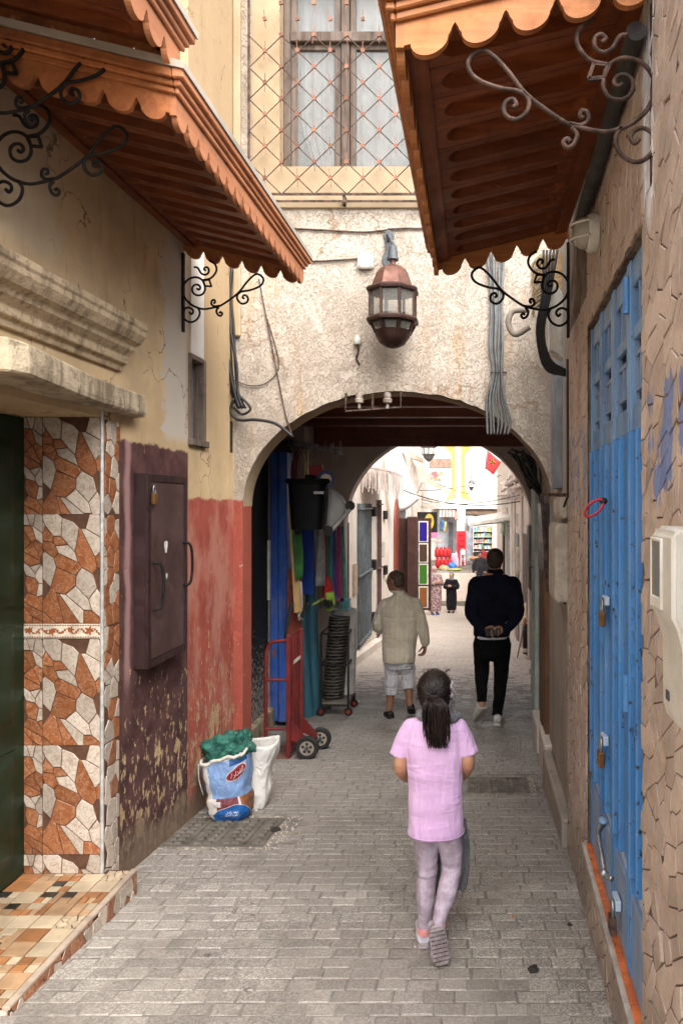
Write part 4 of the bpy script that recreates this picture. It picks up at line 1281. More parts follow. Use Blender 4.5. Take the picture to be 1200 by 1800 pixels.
PORC = simple('grimy porcelain', (.34, .29, .25), .5, 0, .4, col2=(.20, .16, .13), vs=30)
def small_fixtures():
    # junction box right on the stucco
    p = at(643, 460, YF)
    T = thing('junction_box', 'square cream junction box on the stucco beside the lantern', 'box', (p.x, YF, p.z-.06))
    MB().box(p.x-.059, p.x+.059, YF-.05, YF, p.z-.062, p.z+.062).build('box_body', WHITE_P, T, bevel=.010, seg=2)
    for sx in (-1, 1):
        for sz in (-1, 1):
            MB().lathe([(.005, 0), (.005, .004)], (p.x+sx*.045, YF-.050, p.z+sz*.047), 8, (0, -1, 0)).build('screw', SLATE, T)
    # porcelain holder with rusty drip
    p = at(629, 600, YF)
    T = thing('cable_holder', 'small white porcelain cable holder left below the lantern', 'cable holder', (p.x, YF, p.z-.15))
    MB().lathe([(.024, -.03), (.030, -.02), (.030, .02), (.018, .024), (.018, .04)], (p.x, YF-.03, p.z), 12).build('porcelain', WHITE_P, T, smooth=True)
    MB().tube(spline([(p.x, YF-.03, p.z-.03), (p.x+.006, YF-.02, p.z-.08), (p.x-.012, YF-.01, p.z-.13), (p.x+.012, YF-.006, p.z-.18)], 4), .008, 6).build('rusty_wire', IRON_BR, T, smooth='all')
    # insulators on an iron rail under the crown of the arch
    a, b = at(609, 720, YF), at(705, 720, YF)
    T = thing('insulator_rail', 'rusty iron rail with two porcelain insulators under the arch crown', 'insulator rail', ((a.x+b.x)/2, YF-.05, a.z-.05))
    MB().tube([(a.x, YF-.03, a.z+.12), (a.x, YF-.05, a.z-.02), (b.x, YF-.05, b.z+.01), (b.x, YF-.03, b.z+.14)], .009, 6).build('rail', IRON_BR, T)
    for i, px in enumerate((633, 682)):
        c = at(px, 706, YF)
        MB().lathe([(.012, -.06), (.012, -.02), (.032, -.015), (.036, .01), (.024, .02), (.030, .035), (.026, .06), (.010, .065)], (c.x, YF-.05, c.z), 12).build('insulator', PORC, T, smooth=True)
    MB().tube([(at(656, 0, YF).x, YF-.05, a.z+.0), (at(656, 0, YF).x, YF-.05, a.z+.11)], .010, 6).build('bolt', IRON_BR, T)
    # horizontal wires on the stucco
    for (pts, nm, lb) in (([(480, 400), (560, 404), (640, 408), (700, 402), (760, 402)], 'wall_wire', 'thin wire sagging across the stucco just below the window ledge'),
                          ([(500, 458), (560, 459), (629, 455)], 'wall_wire', 'thin wire running to the cream junction box'),
                          ([(410, 668), (440, 678), (470, 672), (490, 640), (470, 560)], 'wall_wire', 'loose looped wire beside the left cable bundle'),
                          ([(455, 490), (480, 620), (500, 720), (515, 770)], 'wall_wire', 'pale slack wire falling to the left shoulder of the arch')):
        P = spline([at(x, y, YF-.012) for x, y in pts], 6)
        tag(MB().tube(P, .0045 if 'loose' in lb or 'pale' in lb else .007, 5).build(nm, IRON_BR, smooth='all'), lb, 'wire')
    # cable bundles
    def bundle(name, label, strands, mat, rng, rad=.009):
        T = None
        for i, pts in enumerate(strands):
            P = spline(pts, 6)
            if T is None:
                T = thing(name, label, 'cables', P[-1])
            MB().tube(P, rad*rng.uniform(.8, 1.2), 6).build('cable', mat, T, smooth='all')
        return T
    rng = random.Random(4)
    st = []
    for i in range(7):
        o = (i-3)*4.2
        j = lambda s: rng.uniform(-s, s)
        yy = YF-.02-rng.uniform(0, .05)
        st.append([at(p[0]+j(1.6)+o*p[2], p[1], yy) for p in ((872, 440, 1.3), (872, 500, .8), (873, 560, .75), (872, 610, .8), (874, 655, .6), (870, 700, 1.3), (866+3*i, 740, .9), (862+4*i, 764, .5))])
    B = bundle('cable_bundle', 'grey cables hanging bundled on the right shoulder of the stucco arch', st, PVC, rng)
    MB().tube([at(861, 655, YF-.075), at(890, 655, YF-.075), at(890, 655, YF-.01), at(861, 655, YF-.01)], .004, 5, closed=True).build('tie', BLK, B)
    st = []
    for i in range(6):
        o = (i-2.5)*3.0
        j = lambda s: rng.uniform(-s, s)
        yy = YF-.06-rng.uniform(0, .04)
        st.append([at(p[0]+j(3)+o, p[1], yy) for p in ((404, 470), (400, 520), (402, 570), (408, 640), (414, 690), (424, 718))])
    st.append([at(x, y, YF-.09) for x, y in ((412, 700), (405, 722), (420, 738), (450, 738), (485, 745), (515, 768))])
    st.append([at(x, y, YF-.08) for x, y in ((412, 690), (432, 706), (440, 720), (425, 728), (410, 716))])
    bundle('cable_bundle', 'black cables running down the left corner beside the arch', st, BLK, rng, .010)
    # a flat black conduit box below them
    p = at(404, 768, YF-.06)
    tag(MB().box(p.x-.014, p.x+.014, YF-.09, YF-.03, p.z-.12, p.z+.12).build('conduit_box', BLK, bevel=.004), 'narrow black conduit box at the foot of the left cables', 'conduit box')
    # tangled cables at the right inner side of the arch
    T = None
    for i in range(9):
        q = [at(905+rng.uniform(-14, 14), 800+rng.uniform(-10, 10), 6.2), at(925+rng.uniform(-12, 12), 822+rng.uniform(-16, 12), 6.25), at(938+rng.uniform(-10, 6), 850+rng.uniform(-14, 12), 6.3), at(930+rng.uniform(-10, 10), 838+rng.uniform(-20, 10), 6.35), at(948, 870, 6.4)]
        if T is None: T = thing('cable_tangle', 'tangle of black cables inside the right side of the arch', 'cables', q[-1])
        MB().tube(spline(q, 5), .012, 5).build('cable', BLK, T, smooth='all')
small_fixtures()

def electric_cabinet():
    plum = simple('plum enamel', (.075, .042, .040), .42, 0, .5, col2=(.052, .026, .025), vs=5, dirt=.2)
    plum_d = simple('dark plum steel', (.030, .012, .012), .45, 0, .5, vs=9)
    x0, x1 = XL, XL+.075
    y0, y1, z0, z1 = 4.03, 4.57, .715, 1.785
    T = thing('meter_cabinet', 'plum steel meter cabinet with rope handle on the plum left wall', 'cabinet', (x0, (y0+y1)/2, z0))
    m = MB(); m.box(x0, x1-.012, y0, y1, z0, z1); m.build('cabinet_body', plum_d, T, bevel=.003)
    m = MB()
    m.box(x1-.012, x1+.004, y0, y0+.04, z0, z1); m.box(x1-.012, x1+.004, y1-.03, y1, z0, z1)
    m.box(x1-.012, x1+.004, y0+.04, y1-.03, z1-.045, z1); m.box(x1-.012, x1+.004, y0+.04, y1-.03, z0, z0+.04)
    m.build('frame', plum_d, T, bevel=.002)
    MB().box(x1-.010, x1, y0+.043, y1-.033, z0+.043, z1-.048).build('door_panel', plum, T, bevel=.002)
    for (ya, zc) in ((y0+.09, 1.16), (y1-.03, 1.25)):
        P = spline([(x1+.002, ya-.02, zc+.13), (x1+.035, ya, zc+.12), (x1+.045, ya+.01, zc+.05), (x1+.045, ya+.01, zc-.05), (x1+.035, ya, zc-.12), (x1+.002, ya-.02, zc-.13)], 5)
        MB().tube(P, .008, 6).build('handle', IRON, T, smooth='all')
    for (yy, zz, s) in ((y0+.24, 1.37, .045), (y0+.25, 1.20, .022)):
        pts = [(x1+.0012, yy+s*.5*math.cos(a)*(1+.3*math.sin(3*a)), zz+s*math.sin(a)*(1+.25*math.cos(2*a))) for a in [i*2*PI/12 for i in range(12)]]
        MB().add(pts, [tuple(range(12))]).build('sticker_remnant', simple('torn white sticker', (.66, .63, .60), .8, vs=20), T)
    lk = thing('padlock', 'small padlock on the top corner of the plum cabinet', 'padlock', (x1+.015, y0+.05, z1-.17))
    brass = simple('tarnished brass', (.26, .13, .045), .45, .7, .5, vs=25)
    steel = simple('dull steel', (.34, .34, .34), .35, .9, .5, vs=25)
    MB().box(x1+.006, x1+.026, y0+.03, y0+.075, z1-.17, z1-.11).build('lock_body', brass, lk, bevel=.004)
    MB().tube(spline([(x1+.016, y0+.04, z1-.112), (x1+.016, y0+.04, z1-.08), (x1+.016, y0+.052, z1-.068), (x1+.016, y0+.065, z1-.08), (x1+.016, y0+.065, z1-.112)], 4), .005, 6).build('shackle', steel, lk, smooth='all')
    MB().box(x1, x1+.008, y0+.015, y0+.10, z1-.085, z1-.07).build('hasp', plum_d, T)
    return brass, steel
BRASS, STEEL = electric_cabinet()

def padlock(label, Y, z, s=1.0, mat=None, rot=0.0):
    x = xr(Y)+.045-.045
    T = thing('padlock', label, 'padlock', (x, Y, z), 'padlocks on the blue door')
    MB().box(x-.014*s, x+.008*s, Y-.028*s, Y+.028*s, z, z+.062*s).build('lock_body', mat or BRASS, T, bevel=.004)
    MB().tube(spline([(x-.003, Y-.018*s, z+.06*s), (x-.003, Y-.018*s, z+.095*s), (x-.003, Y, z+.115*s), (x-.003, Y+.018*s, z+.095*s), (x-.003, Y+.018*s, z+.06*s)], 4), .006*s, 8).build('shackle', STEEL, T, smooth='all')
    MB().box(x+.004, x+.024, Y-.03*s, Y+.045*s, z+.088*s, z+.125*s).build('staple', BLUE_P, T, bevel=.003)

padlock('brass padlock at mid height of the blue door', 2.87, 1.145, .92)
padlock('brown padlock hanging low on the blue door', 2.90, .59, .98)
padlock('rusty padlock beside the orange ledge on the kick plate', 2.62, .10, 1.0, IRON_BR)

def door_bolt():
    Y = 2.64; x = xr(Y)-.022; z = .42
    T = thing('door_bolt', 'steel hook bolt across the foot of the blue door', 'bolt', (x, Y, z-.12), 'fittings on the blue door')
    MB().tube(spline([(x+.02, 2.78, z), (x-.012, 2.73, z-.015), (x-.014, 2.66, z-.055), (x-.010, 2.60, z-.10), (x+.01, 2.57, z-.105)], 5), .010, 8).build('hook', STEEL, T, smooth='all')
    MB().ball((x-.014, 2.60, z-.10), .017).build('knuckle', STEEL, T, smooth='all')
    MB().ball((x+.012, 2.77, z+.012), .018, .026, .012).build('shield', BLUE_D, T, smooth='all')
    # red loop of tape
    x2 = xr(2.82)-.012
    L = [at(1043, 893, 2.80) + Vector((.75, 0, .66))*(.044*math.cos(a)) + Vector((-.66, .1, .75))*(.021*math.sin(a)) for a in [k*2*PI/22 for k in range(22)]]
    red = simple('red plastic strap', (.50, .012, .03), .4, 0, .5, vs=20)
    tag(MB().tube(L, .0055, 6, closed=True).build('strap_loop', red, smooth='all'), 'red plastic strap loop tied to the blue door', 'strap')
    tag(MB().ball(at(1060, 881, 2.81), .016, .02, .014).build('tape_knot', BLK, smooth='all'), 'black tape knot holding the red strap loop', 'knot')
door_bolt()

def right_fixtures():
    # plastic meter box, cut by the picture's edge
    T = thing('meter_box', 'white plastic electricity meter box with a window on the right wall', 'meter box', (.42, 1.55, 1.147))
    xw = xr(1.5)+.012
    yn, yf = 1.44, 1.612
    prof = [(xw, 1.57), (.395, 1.572), (.383, 1.560), (.383, 1.395), (.394, 1.372), (.405, 1.33), (.407, 1.19), (.416, 1.158), (xw, 1.145)]
    m = MB().prism([(x, yn, z) for x, z in prof], (0, yf-yn, 0))
    m.build('box_body', simple('yellowed white plastic', (.60, .575, .51), .45, 0, .45, col2=(.52, .49, .42), vs=6, dirt=.3), T, bevel=.010, seg=3, smooth=True)
    fr = MB(); x = .3815
    fr.box(x-.003, x+.004, 1.515, 1.525, 1.40, 1.548); fr.box(x-.003, x+.004, 1.598, 1.606, 1.40, 1.548)
    fr.box(x-.003, x+.004, 1.525, 1.598, 1.54, 1.548); fr.box(x-.003, x+.004, 1.525, 1.598, 1.40, 1.425)
    fr.build('window_frame', WHITE_P, T, bevel=.002)
    MB().box(x-.001, x+.003, 1.525, 1.598, 1.425, 1.54).build('pane', NT('scratched grey window').fin((.17, .175, .165), .25, spec=.5), T)
    MB().box(.4045, .4085, 1.55, 1.575, 1.205, 1.225).build('latch_slot', SLATE, T)
    # bulkhead lamp above the door
    p = at(1055, 410, 3.05); xw = xr(3.05)+.0
    T = thing('bulkhead_lamp', 'white oval bulkhead lamp under the right canopy', 'wall lamp', (xw, 3.05, p.z-.07))
    MB().lathe([(.075, 0), (.078, .03), (.070, .042)], (xw+.004, 3.05, p.z), 18, (-1, 0, 0)).build('lamp_base', WHITE_P, T, smooth=True)
    MB().lathe([(.066, .042), (.062, .07), (.045, .092), (.012, .102)], (xw+.004, 3.05, p.z), 18, (-1, 0, 0)).build('glass_cover', NT('ribbed lamp glass').fin((.62, .56, .46), .25, spec=.5, **{'Transmission Weight': .5}), T, smooth=True)
    for zz in (-.03, .03):
        MB().tube(spline([(xw-.036, 2.975, p.z+zz), (xw-.085, 3.01, p.z+zz), (xw-.106, 3.05, p.z+zz), (xw-.085, 3.09, p.z+zz), (xw-.036, 3.125, p.z+zz)], 4), .005, 6).build('guard', WHITE_P, T, smooth='all')
    # dark tube put in for the grey beam and shaded gap under the canopy
    tag(MB().tube([(xr(2.1)-.03, 2.05, 2.93), (xr(3.4)-.03, 3.45, 2.88)], .028, 12).build('wall_tube', simple('dark beam and gap shade', (.045, .04, .037), .8, vs=8, dirt=.5), smooth=True), 'dark tube for the grey beam and shaded gap under the right canopy', 'pipe')
    # white distribution box by the far bracket
    Y = 4.36; xw = xr(Y)+.01
    T = thing('distribution_box', 'tall white distribution box behind the far right bracket', 'box', (xw-.04, Y, 2.45))
    MB().prism([(xw-.10, Y, 2.52), (xw-.02, Y, 2.47), (xw-.02, Y, 2.86), (xw-.07, Y, 2.93), (xw-.10, Y, 2.86)], (0, .13, 0)).build('box_body', WHITE_P, T, bevel=.010, seg=2)
    rng = random.Random(9)
    P0 = None
    for i in range(5):
        q = [Vector((xw-.06-.02*i, Y-.04, 3.10)), Vector((xw-.10-.012*i, Y-.05, 2.85)), Vector((xw-.14-.010*i, Y-.05, 2.62)), Vector((xw-.10-.008*i, Y-.04, 2.46-.012*i)), Vector((xw-.01, Y-.03, 2.40-.008*i))]
        if P0 is None: P0 = thing('cable_loop', 'black cables looping below the white distribution box', 'cables', q[-1])
        MB().tube(spline(q, 6), .0075, 6).build('cable', BLK, P0, smooth='all')
    # hanging timber hatch with frayed palm straw
    a = at(965, 490, 4.9)
    T = thing('straw_hatch', 'tan board fringed with frayed palm straw high beside the arch', 'board', (a.x, 4.9, a.z-.17))
    MB().obox((a.x+.05, 4.92, a.z), (.11, 0, .02), (0, .02, 0), (-.015, 0, .17)).build('board', mk_wood('old tan board', (.26, .16, .08), (.38, .25, .13), .8, 'x', .2), T, bevel=.006)
    s = MB()
    for i in range(150):
        u = rng.uniform(-1, 1)
        b0 = Vector((a.x-.055-.014*u*0+.0, 4.905+rng.uniform(-.02, .01), a.z+.17*u))
        s.tube([b0, b0+Vector((-.04, rng.uniform(-.02, .02), -.03)), b0+Vector((-.06+rng.uniform(-.02, .02), rng.uniform(-.03, .03), -.09+rng.uniform(-.03, .02)))], [.0035, .003, .001], 4)
    tag(s.build('straw_fringe', simple('dry palm straw', (.30, .22, .13), .9, vs=40, rnd=.1), T), kind='stuff')
    P = spline([at(930, 575, 5.2), at(905, 588, 5.2), at(893, 570, 5.2), at(900, 548, 5.2), at(925, 545, 5.2)], 6)
    tag(MB().tube(P, .020, 8).build('bent_conduit', simple('grey flexible conduit', (.26, .22, .18), .7, vs=20, dirt=.3), smooth='all'), 'bent grey conduit stub below the straw board', 'conduit')
    # grey board strip in the corner and stained edge
    m = MB(); Yc = 5.0
    tag(MB().box(xr(Yc)-.012, xr(Yc)+.028, 4.85, 5.20, 1.72, 2.62).build('corner_board', simple('grey painted board', (.22, .24, .27), .6, vs=6, dirt=.3), bevel=.004), 'grey painted board strip in the corner right of the arch', 'board')
    tag(MB().tube([(xr(4.1)-.012, 4.1, 2.42), (xr(4.1)-.010, 4.1, 1.66), (xr(4.1)-.03, 4.12, 1.60)], .007, 6).build('wall_cable', BLK, smooth='all'), 'single black cable hanging straight down the right stone wall', 'cable')
    # meter cabinets between the blue door and the arch
    for (ya, yb, z0, z1, d, lb) in ((4.40, 4.80, 1.03, 1.50, .085, 'beige meter cabinet on the right wall beside the arch, lower one'), (4.45, 4.85, 1.53, 1.66, .05, 'small beige cabinet directly above the lower beige meter cabinet')):
        x = xr(4.5)+.03
        T = thing('meter_cabinet', lb, 'cabinet', (x, (ya+yb)/2, z0))
        MB().box(x-d, x, ya, yb, z0, z1).build('cabinet_body', BEIGE, T, bevel=.012, seg=2)
        MB().box(x-d-.004, x-d+.002, ya+.03, yb-.03, z0+.03, z1-.03).build('door_panel', BEIGE, T, bevel=.003)
    x = xr(4.9)
    T = thing('iron_frame', 'bent rusty angle-iron frame beside the beige meter cabinets', 'iron frame', (x, 4.95, .98))
    for a, b in (((x-.10, 4.92, 1.68), (x-.06, 4.92, 1.05)), ((x-.10, 4.92, 1.68), (x+.04, 4.5, 1.67)), ((x-.06, 4.92, 1.05), (x+.03, 4.6, 1.0)), ((x-.085, 4.97, 1.60), (x-.045, 4.97, 1.08))):
        MB().bar(a, b, .022, .022).build('angle_bar', IRON_BR, T)
    # battered lower render pieces and steps by the arch foot
    for (ya, yb, z1, d, mt, lb) in ((5.72, 6.25, gz(6)+.30, .055, CREAM_PL, 'white painted step just inside the right arch foot'), (6.6, 7.2, gz(7)+.26, .06, CREAM_PL, 'white painted step deeper inside the passage on the right'), (4.35, 5.6, gz(5)+.22, .05, GREY_PL, 'rough grey plinth along the right wall before the arch')):
        xx = xr(ya)+.03
        tag(MB().box(xx-d, xx+.02, ya, yb, gz(yb)-.1, z1).build('wall_step', mt, bevel=.012), lb, 'step')
    # doors inside the passage on the right
    T = thing('pale_green_door', 'pale green timber door folded against the right passage wall', 'door', (.60, 7.6, gz(7.6)))
    MB().box(.585, .63, 7.3, 7.75, gz(7.6)+.25, 2.2).build('door_leaf', simple('pale sea-green paint', (.40, .46, .41), .6, vs=4, dirt=.5), T, bevel=.006)
    MB().tube(spline([(.585, 7.45, 1.05), (.55, 7.45, 1.03), (.55, 7.45, .99), (.585, 7.45, .97)], 4), .006, 6).build('ring_handle', STEEL, T, smooth='all')
    T = thing('dark_board', 'tall brown timber board standing in the right arch foot', 'board', (.60, 6.35, gz(6.35)))
    MB().box(.565, .605, 6.0, 6.5, gz(6.3)+.30, 1.05).build('plank', mk_wood('brown chipboard', (.13, .065, .03), (.22, .12, .06), .6, 'z', .3), T, bevel=.004)
    MB().box(.55, .60, 5.96, 6.5, 1.06, 1.62).build('black_panel', simple('scuffed black panel', (.02, .018, .02), .4, 0, .5, vs=12, dirt=.4), T, bevel=.006)
    tag(MB().box(.66, .74, 9.1, 9.5, .55, 1.35).build('wall_cabinet', simple('grey-brown cabinet', (.24, .19, .16), .6, vs=8), bevel=.01), 'grey-brown cabinet hung deep on the right passage wall', 'cabinet')
right_fixtures()

def manholes():
    cover = simple('dusty cast cover', (.155, .135, .113), .75, 0, .3, col2=(.10, .086, .07), vs=10, bs=70, bst=.3)
    peb = simple('pale pebbles', (.40, .35, .285), .8, vs=30, rnd=.2)
    rng = random.Random(2)
    for (x0, x1, y0, y1, lb, b) in ((-1.86, -1.25, 4.36, 4.86, 'dusty patterned drain cover with pebble border by the rubbish sacks', .11), (-.06, .40, 5.42, 5.83, 'patterned drain cover with pebble border right in front of the arch', .05)):
        Ym = (y0+y1)/2
        T = thing('drain_cover', lb, 'drain cover', ((x0+x1)/2, Ym, gz(Ym)), 'drain covers in the paving')
        sl = lambda x, y, d: Vector((x, y, gz(y)+d))
        m = MB(); m.add([sl(x0-.09, y0-.08, -.004), sl(x1+b+.03, y0-.08, -.004), sl(x1+b+.03, y1+.08, -.004), sl(x0-.09, y1+.08, -.004)], [(0, 1, 2, 3)])
        m.build('mortar_bed', MORTAR, T)
        m = MB()
        m.add([sl(x0, y0, -.01), sl(x1, y0, -.01), sl(x1, y1, -.01), sl(x0, y1, -.01), sl(x0, y0, .002), sl(x1, y0, .002), sl(x1, y1, .002), sl(x0, y1, .002)], [(0,3,2,1),(4,5,6,7),(0,1,5,4),(1,2,6,5),(2,3,7,6),(3,0,4,7)])
        m.build('cover_plate', cover, T)
        r = MB()
        nx = 10
        w = (x1-x0-.04)/nx
        for i in range(nx):
            for j in range(7):
                xa = x0+.02+i*w; ya = y0+.03+j*(y1-y0-.06)/7
                yb = ya+(y1-y0-.06)/7*.6
                if i % 3 == 2: continue
                r.add([sl(xa, ya, .001), sl(xa+w*.75, ya, .001), sl(xa+w*.75, yb, .001), sl(xa, yb, .001), sl(xa+.004, ya+.004, .013), sl(xa+w*.75-.004, ya+.004, .013), sl(xa+w*.75-.004, yb-.004, .013), sl(xa+.004, yb-.004, .013)], [(4,5,6,7),(0,1,5,4),(1,2,6,5),(2,3,7,6),(3,0,4,7)])
            if i % 3 == 2:
                xa = x0+.02+i*w
                r.add([sl(xa, y0+.03, .009), sl(xa+w*.4, y0+.03, .009), sl(xa+w*.4, y1-.03, .009), sl(xa, y1-.03, .009)], [(0, 1, 2, 3)])
        tag(r.build('raised_pattern', cover, T), kind='stuff')
        p = MB()
        for k in range(170):
            q = rng.random()
            if q < .3: x, y = rng.uniform(x0, x1+b), y0-rng.uniform(.005, .05)
            elif q < .6: x, y = rng.uniform(x0, x1+b), y1+rng.uniform(.005, .05)
            else: x, y = x1+rng.uniform(.012, b), rng.uniform(y0-.04, y1+.04)
            s = rng.uniform(.004, .008)
            p.ball(sl(x, y, -.002), s, s*rng.uniform(.6, 1), s*.7, 6, 4)
        tag(p.build('pebble_border', peb, T), kind='stuff')
manholes()
# ================================================================ people
def organic(mb, name, mat, parent, voxel=.006, it=5, disp=0.0, dscale=.10, origin=None):
    o = mb.build(name, mat, parent, smooth='all')
    md = o.modifiers.new('union', 'REMESH'); md.mode = 'VOXEL'; md.voxel_size = voxel; md.use_smooth_shade = True
    if it:
        sm = o.modifiers.new('smooth', 'SMOOTH'); sm.factor = .5; sm.iterations = it
    if disp:
        tx = bpy.data.textures.new('folds', 'CLOUDS'); tx.noise_scale = dscale; tx.noise_depth = 2
        d = o.modifiers.new('folds', 'DISPLACE'); d.texture = tx; d.strength = disp; d.mid_level = .5
        sm = o.modifiers.new('smooth2', 'SMOOTH'); sm.factor = .5; sm.iterations = 2
    return o

def ring(c, a, b, ang=0.0, n=22, p=2.3, tiltx=0.0):
    c = Vector(c); out = []
    for k in range(n):
        t = 2*PI*k/n
        cx, sy = math.cos(t), math.sin(t)
        x = a*math.copysign(abs(cx)**(2/p), cx); y = b*math.copysign(abs(sy)**(2/p), sy)
        out.append(c + Vector((x*math.cos(ang)-y*math.sin(ang), x*math.sin(ang)+y*math.cos(ang), y*tiltx)))
    return out

def limb(mb, pts, rad, n=12, k=4, ends=True):
    P = spline(pts, k); m = len(P)
    rr = []
    for i in range(m):
        t = i/(m-1)*(len(rad)-1); j = min(int(t), len(rad)-2); f = t-j
        f = f*f*(3-2*f)
        rr.append(rad[j]*(1-f)+rad[j+1]*f)
    mb.tube(P, rr, n)
    if ends:
        mb.ball(P[0], rr[0]*.98, n=10, m=6); mb.ball(P[-1], rr[-1]*.98, n=10, m=6)

def head(mb, c, r, face, ear=True):
    """skull, jaw, nose, ears; c = skull centre, r = half head width, face = horizontal unit direction"""
    c = Vector(c); f = Vector(face).normalized(); s = Vector((f.y, -f.x, 0))
    up = Vector((0, 0, 1))
    def blob(o, a, b, h, n=14, m=10):
        rings = []
        for j in range(m+1):
            t = -PI/2+PI*j/m; cr = max(math.cos(t), .03)
            rings.append([c+f*o[0]+s*o[1]+up*o[2] + s*a*cr*math.cos(2*PI*k/n) + f*b*cr*math.sin(2*PI*k/n) + up*h*math.sin(t) for k in range(n)])
        mb.loft(rings)
    blob((-.10*r, 0, .25*r), r, 1.22*r, 1.15*r)
    blob((.28*r, 0, -.55*r), .74*r, .84*r, .85*r)
    blob((.62*r, 0, -1.15*r), .34*r, .34*r, .26*r)       # chin
    blob((1.10*r, 0, -.28*r), .15*r, .26*r, .30*r, 8, 6)  # nose
    blob((1.02*r, 0, .02*r), .10*r, .14*r, .36*r, 8, 6)   # bridge
    blob((.92*r, 0, .22*r), .62*r, .16*r, .12*r, 10, 6)   # brow
    blob((.98*r, 0, -.72*r), .32*r, .12*r, .11*r, 8, 6)   # lips
    if ear:
        for sg in (-1, 1):
            blob((-.02*r, sg*1.0*r, -.12*r), .12*r, .26*r, .36*r, 8, 6)

def hair_cap(mb, c, r, face, nape=True, k=1.05):
    c = Vector(c); f = Vector(face).normalized(); s = Vector((f.y, -f.x, 0)); up = Vector((0, 0, 1))
    def blob(o, a, b, h, n=18, m=12):
        rings = []
        for j in range(m+1):
            t = -PI/2+PI*j/m; cr = max(math.cos(t), .03)
            rings.append([c+f*o[0]+up*o[1] + s*a*cr*math.cos(2*PI*q/n) + f*b*cr*math.sin(2*PI*q/n) + up*h*math.sin(t) for q in range(n)])
        mb.loft(rings)
    blob((-.20*r, .36*r), k*r, 1.20*k*r, 1.10*k*r)
    if nape:
        blob((-.62*r, -.35*r), .84*r, .66*r, .62*r)
        blob((-.50*r, -.05*r), 1.0*r, .62*r, .55*r)

def eyes(parent, c, r, face, mat_w, mat_d):
    c = Vector(c); f = Vector(face).normalized(); s = Vector((f.y, -f.x, 0))
    for sg in (-1, 1):
        p = c+f*.90*r+s*sg*.36*r+Vector((0, 0, .04*r))
        e = MB().ball(p, .15*r, .15*r, .11*r, 10, 6).build('eye', mat_w, parent, smooth='all')
        MB().ball(p+f*.10*r, .08*r, .08*r, .08*r, 8, 6).build('iris', mat_d, e, smooth='all')

def hand(mb, w, d, side, palm, L=.18, curl=.5, r=.0085):
    """five fingers: w wrist, d pointing to the finger tips, side = thumb side, palm = direction the palm faces"""
    w = Vector(w); d = Vector(d).normalized(); s = Vector(side); s = (s-d*s.dot(d)).normalized(); p = d.cross(s)
    if p.dot(Vector(palm)) < 0: p = -p
    pl = L*.50
    rings = []
    for t, hw, ht in ((-.1, .17, .12), (.15, .20, .12), (.55, .235, .105), (1.0, .225, .085)):
        c = w + d*pl*t
        rings.append([c + s*hw*L*math.cos(2*PI*k/12) + p*ht*L*math.sin(2*PI*k/12) for k in range(12)])
    mb.loft(rings)
    for i, (o, ln) in enumerate(((.17, .44), (.06, .50), (-.055, .46), (-.165, .36))):
        b = w + d*pl*.92 + s*o*L
        a1, a2, a3 = curl*.55, curl*1.25, curl*1.8
        q = [b]
        for a, f in ((a1, .42), (a2, .32), (a3, .26)):
            q.append(q[-1] + (d*math.cos(a)+p*math.sin(a))*ln*L*f)
        limb(mb, q, [r*1.08, r, r*.92, r*.78], 8, 3)
    b = w + d*pl*.18 + s*.17*L
    q = [b, b+(d*.55+s*.55+p*.25)*L*.20, b+(d*.9+s*.45+p*.45)*L*.36, b+(d*1.0+s*.25+p*.6)*L*.48]
    limb(mb, q, [r*1.35, r*1.2, r*1.05, r*.85], 8, 3)

SKIN_T = NT('light brown skin'); SKIN_T = SKIN_T.fin(SKIN_T.mix(SKIN_T.noise(12, 4), (.36, .17, .095), (.44, .23, .14)), .5, spec=.4)
SKIN_B = NT('tanned skin'); SKIN_B = SKIN_B.fin(SKIN_B.mix(SKIN_B.noise(12, 4), (.24, .115, .065), (.33, .165, .10)), .5, spec=.4)
EYE_W = simple('eye white', (.7, .68, .65), .3, bst=0); EYE_D = simple('dark iris', (.03, .018, .012), .2, bst=0)
HAIR_B = NT('black hair with painted gloss')  # brown streaks in the colour paint gloss highlights on near-black hair
HAIR_B = HAIR_B.fin(HAIR_B.mix(HAIR_B.ramp(HAIR_B.noise(1, 4, .6, HAIR_B.pos((230, 230, 9))), .42, .68), (.0028, .0018, .0016), (.030, .014, .010)), .38,
                    HAIR_B.bump(HAIR_B.noise(1, 3, .6, HAIR_B.pos((420, 420, 12))), .5, .004), spec=.4)

def fabric(name, a, b, rough=.88, fold=.35, weave=420.0, stripes=None, spec=.15, sheen=.2, fscale=9.0):
    t = NT(name)
    n = t.noise(7, 5, .6)
    c = t.mix(t.ramp(n, .35, .65), a, b)
    if stripes:
        x, y, z = t.sep()
        w = t.math('SINE', t.math('MULTIPLY', x, stripes[0]))
        c = t.mix(t.math('MULTIPLY', t.ramp(w, .2, .9), .3), c, stripes[1])
        w2 = t.math('SINE', t.math('MULTIPLY', z, stripes[0]*.35))
        c = t.mix(t.math('MULTIPLY', t.ramp(w2, .5, .95), .10), c, stripes[1])
    h = t.math('ADD', t.math('MULTIPLY', t.noise(fscale, 3, .5, t.pos((1.2, 1.2, .7)), 1.5), 1.0), t.math('MULTIPLY', t.noise(weave, 2), .04))
    t.b.inputs['Sheen Weight'].default_value = sheen
    return t.fin(c, rough, t.bump(h, fold, .03), spec=spec)

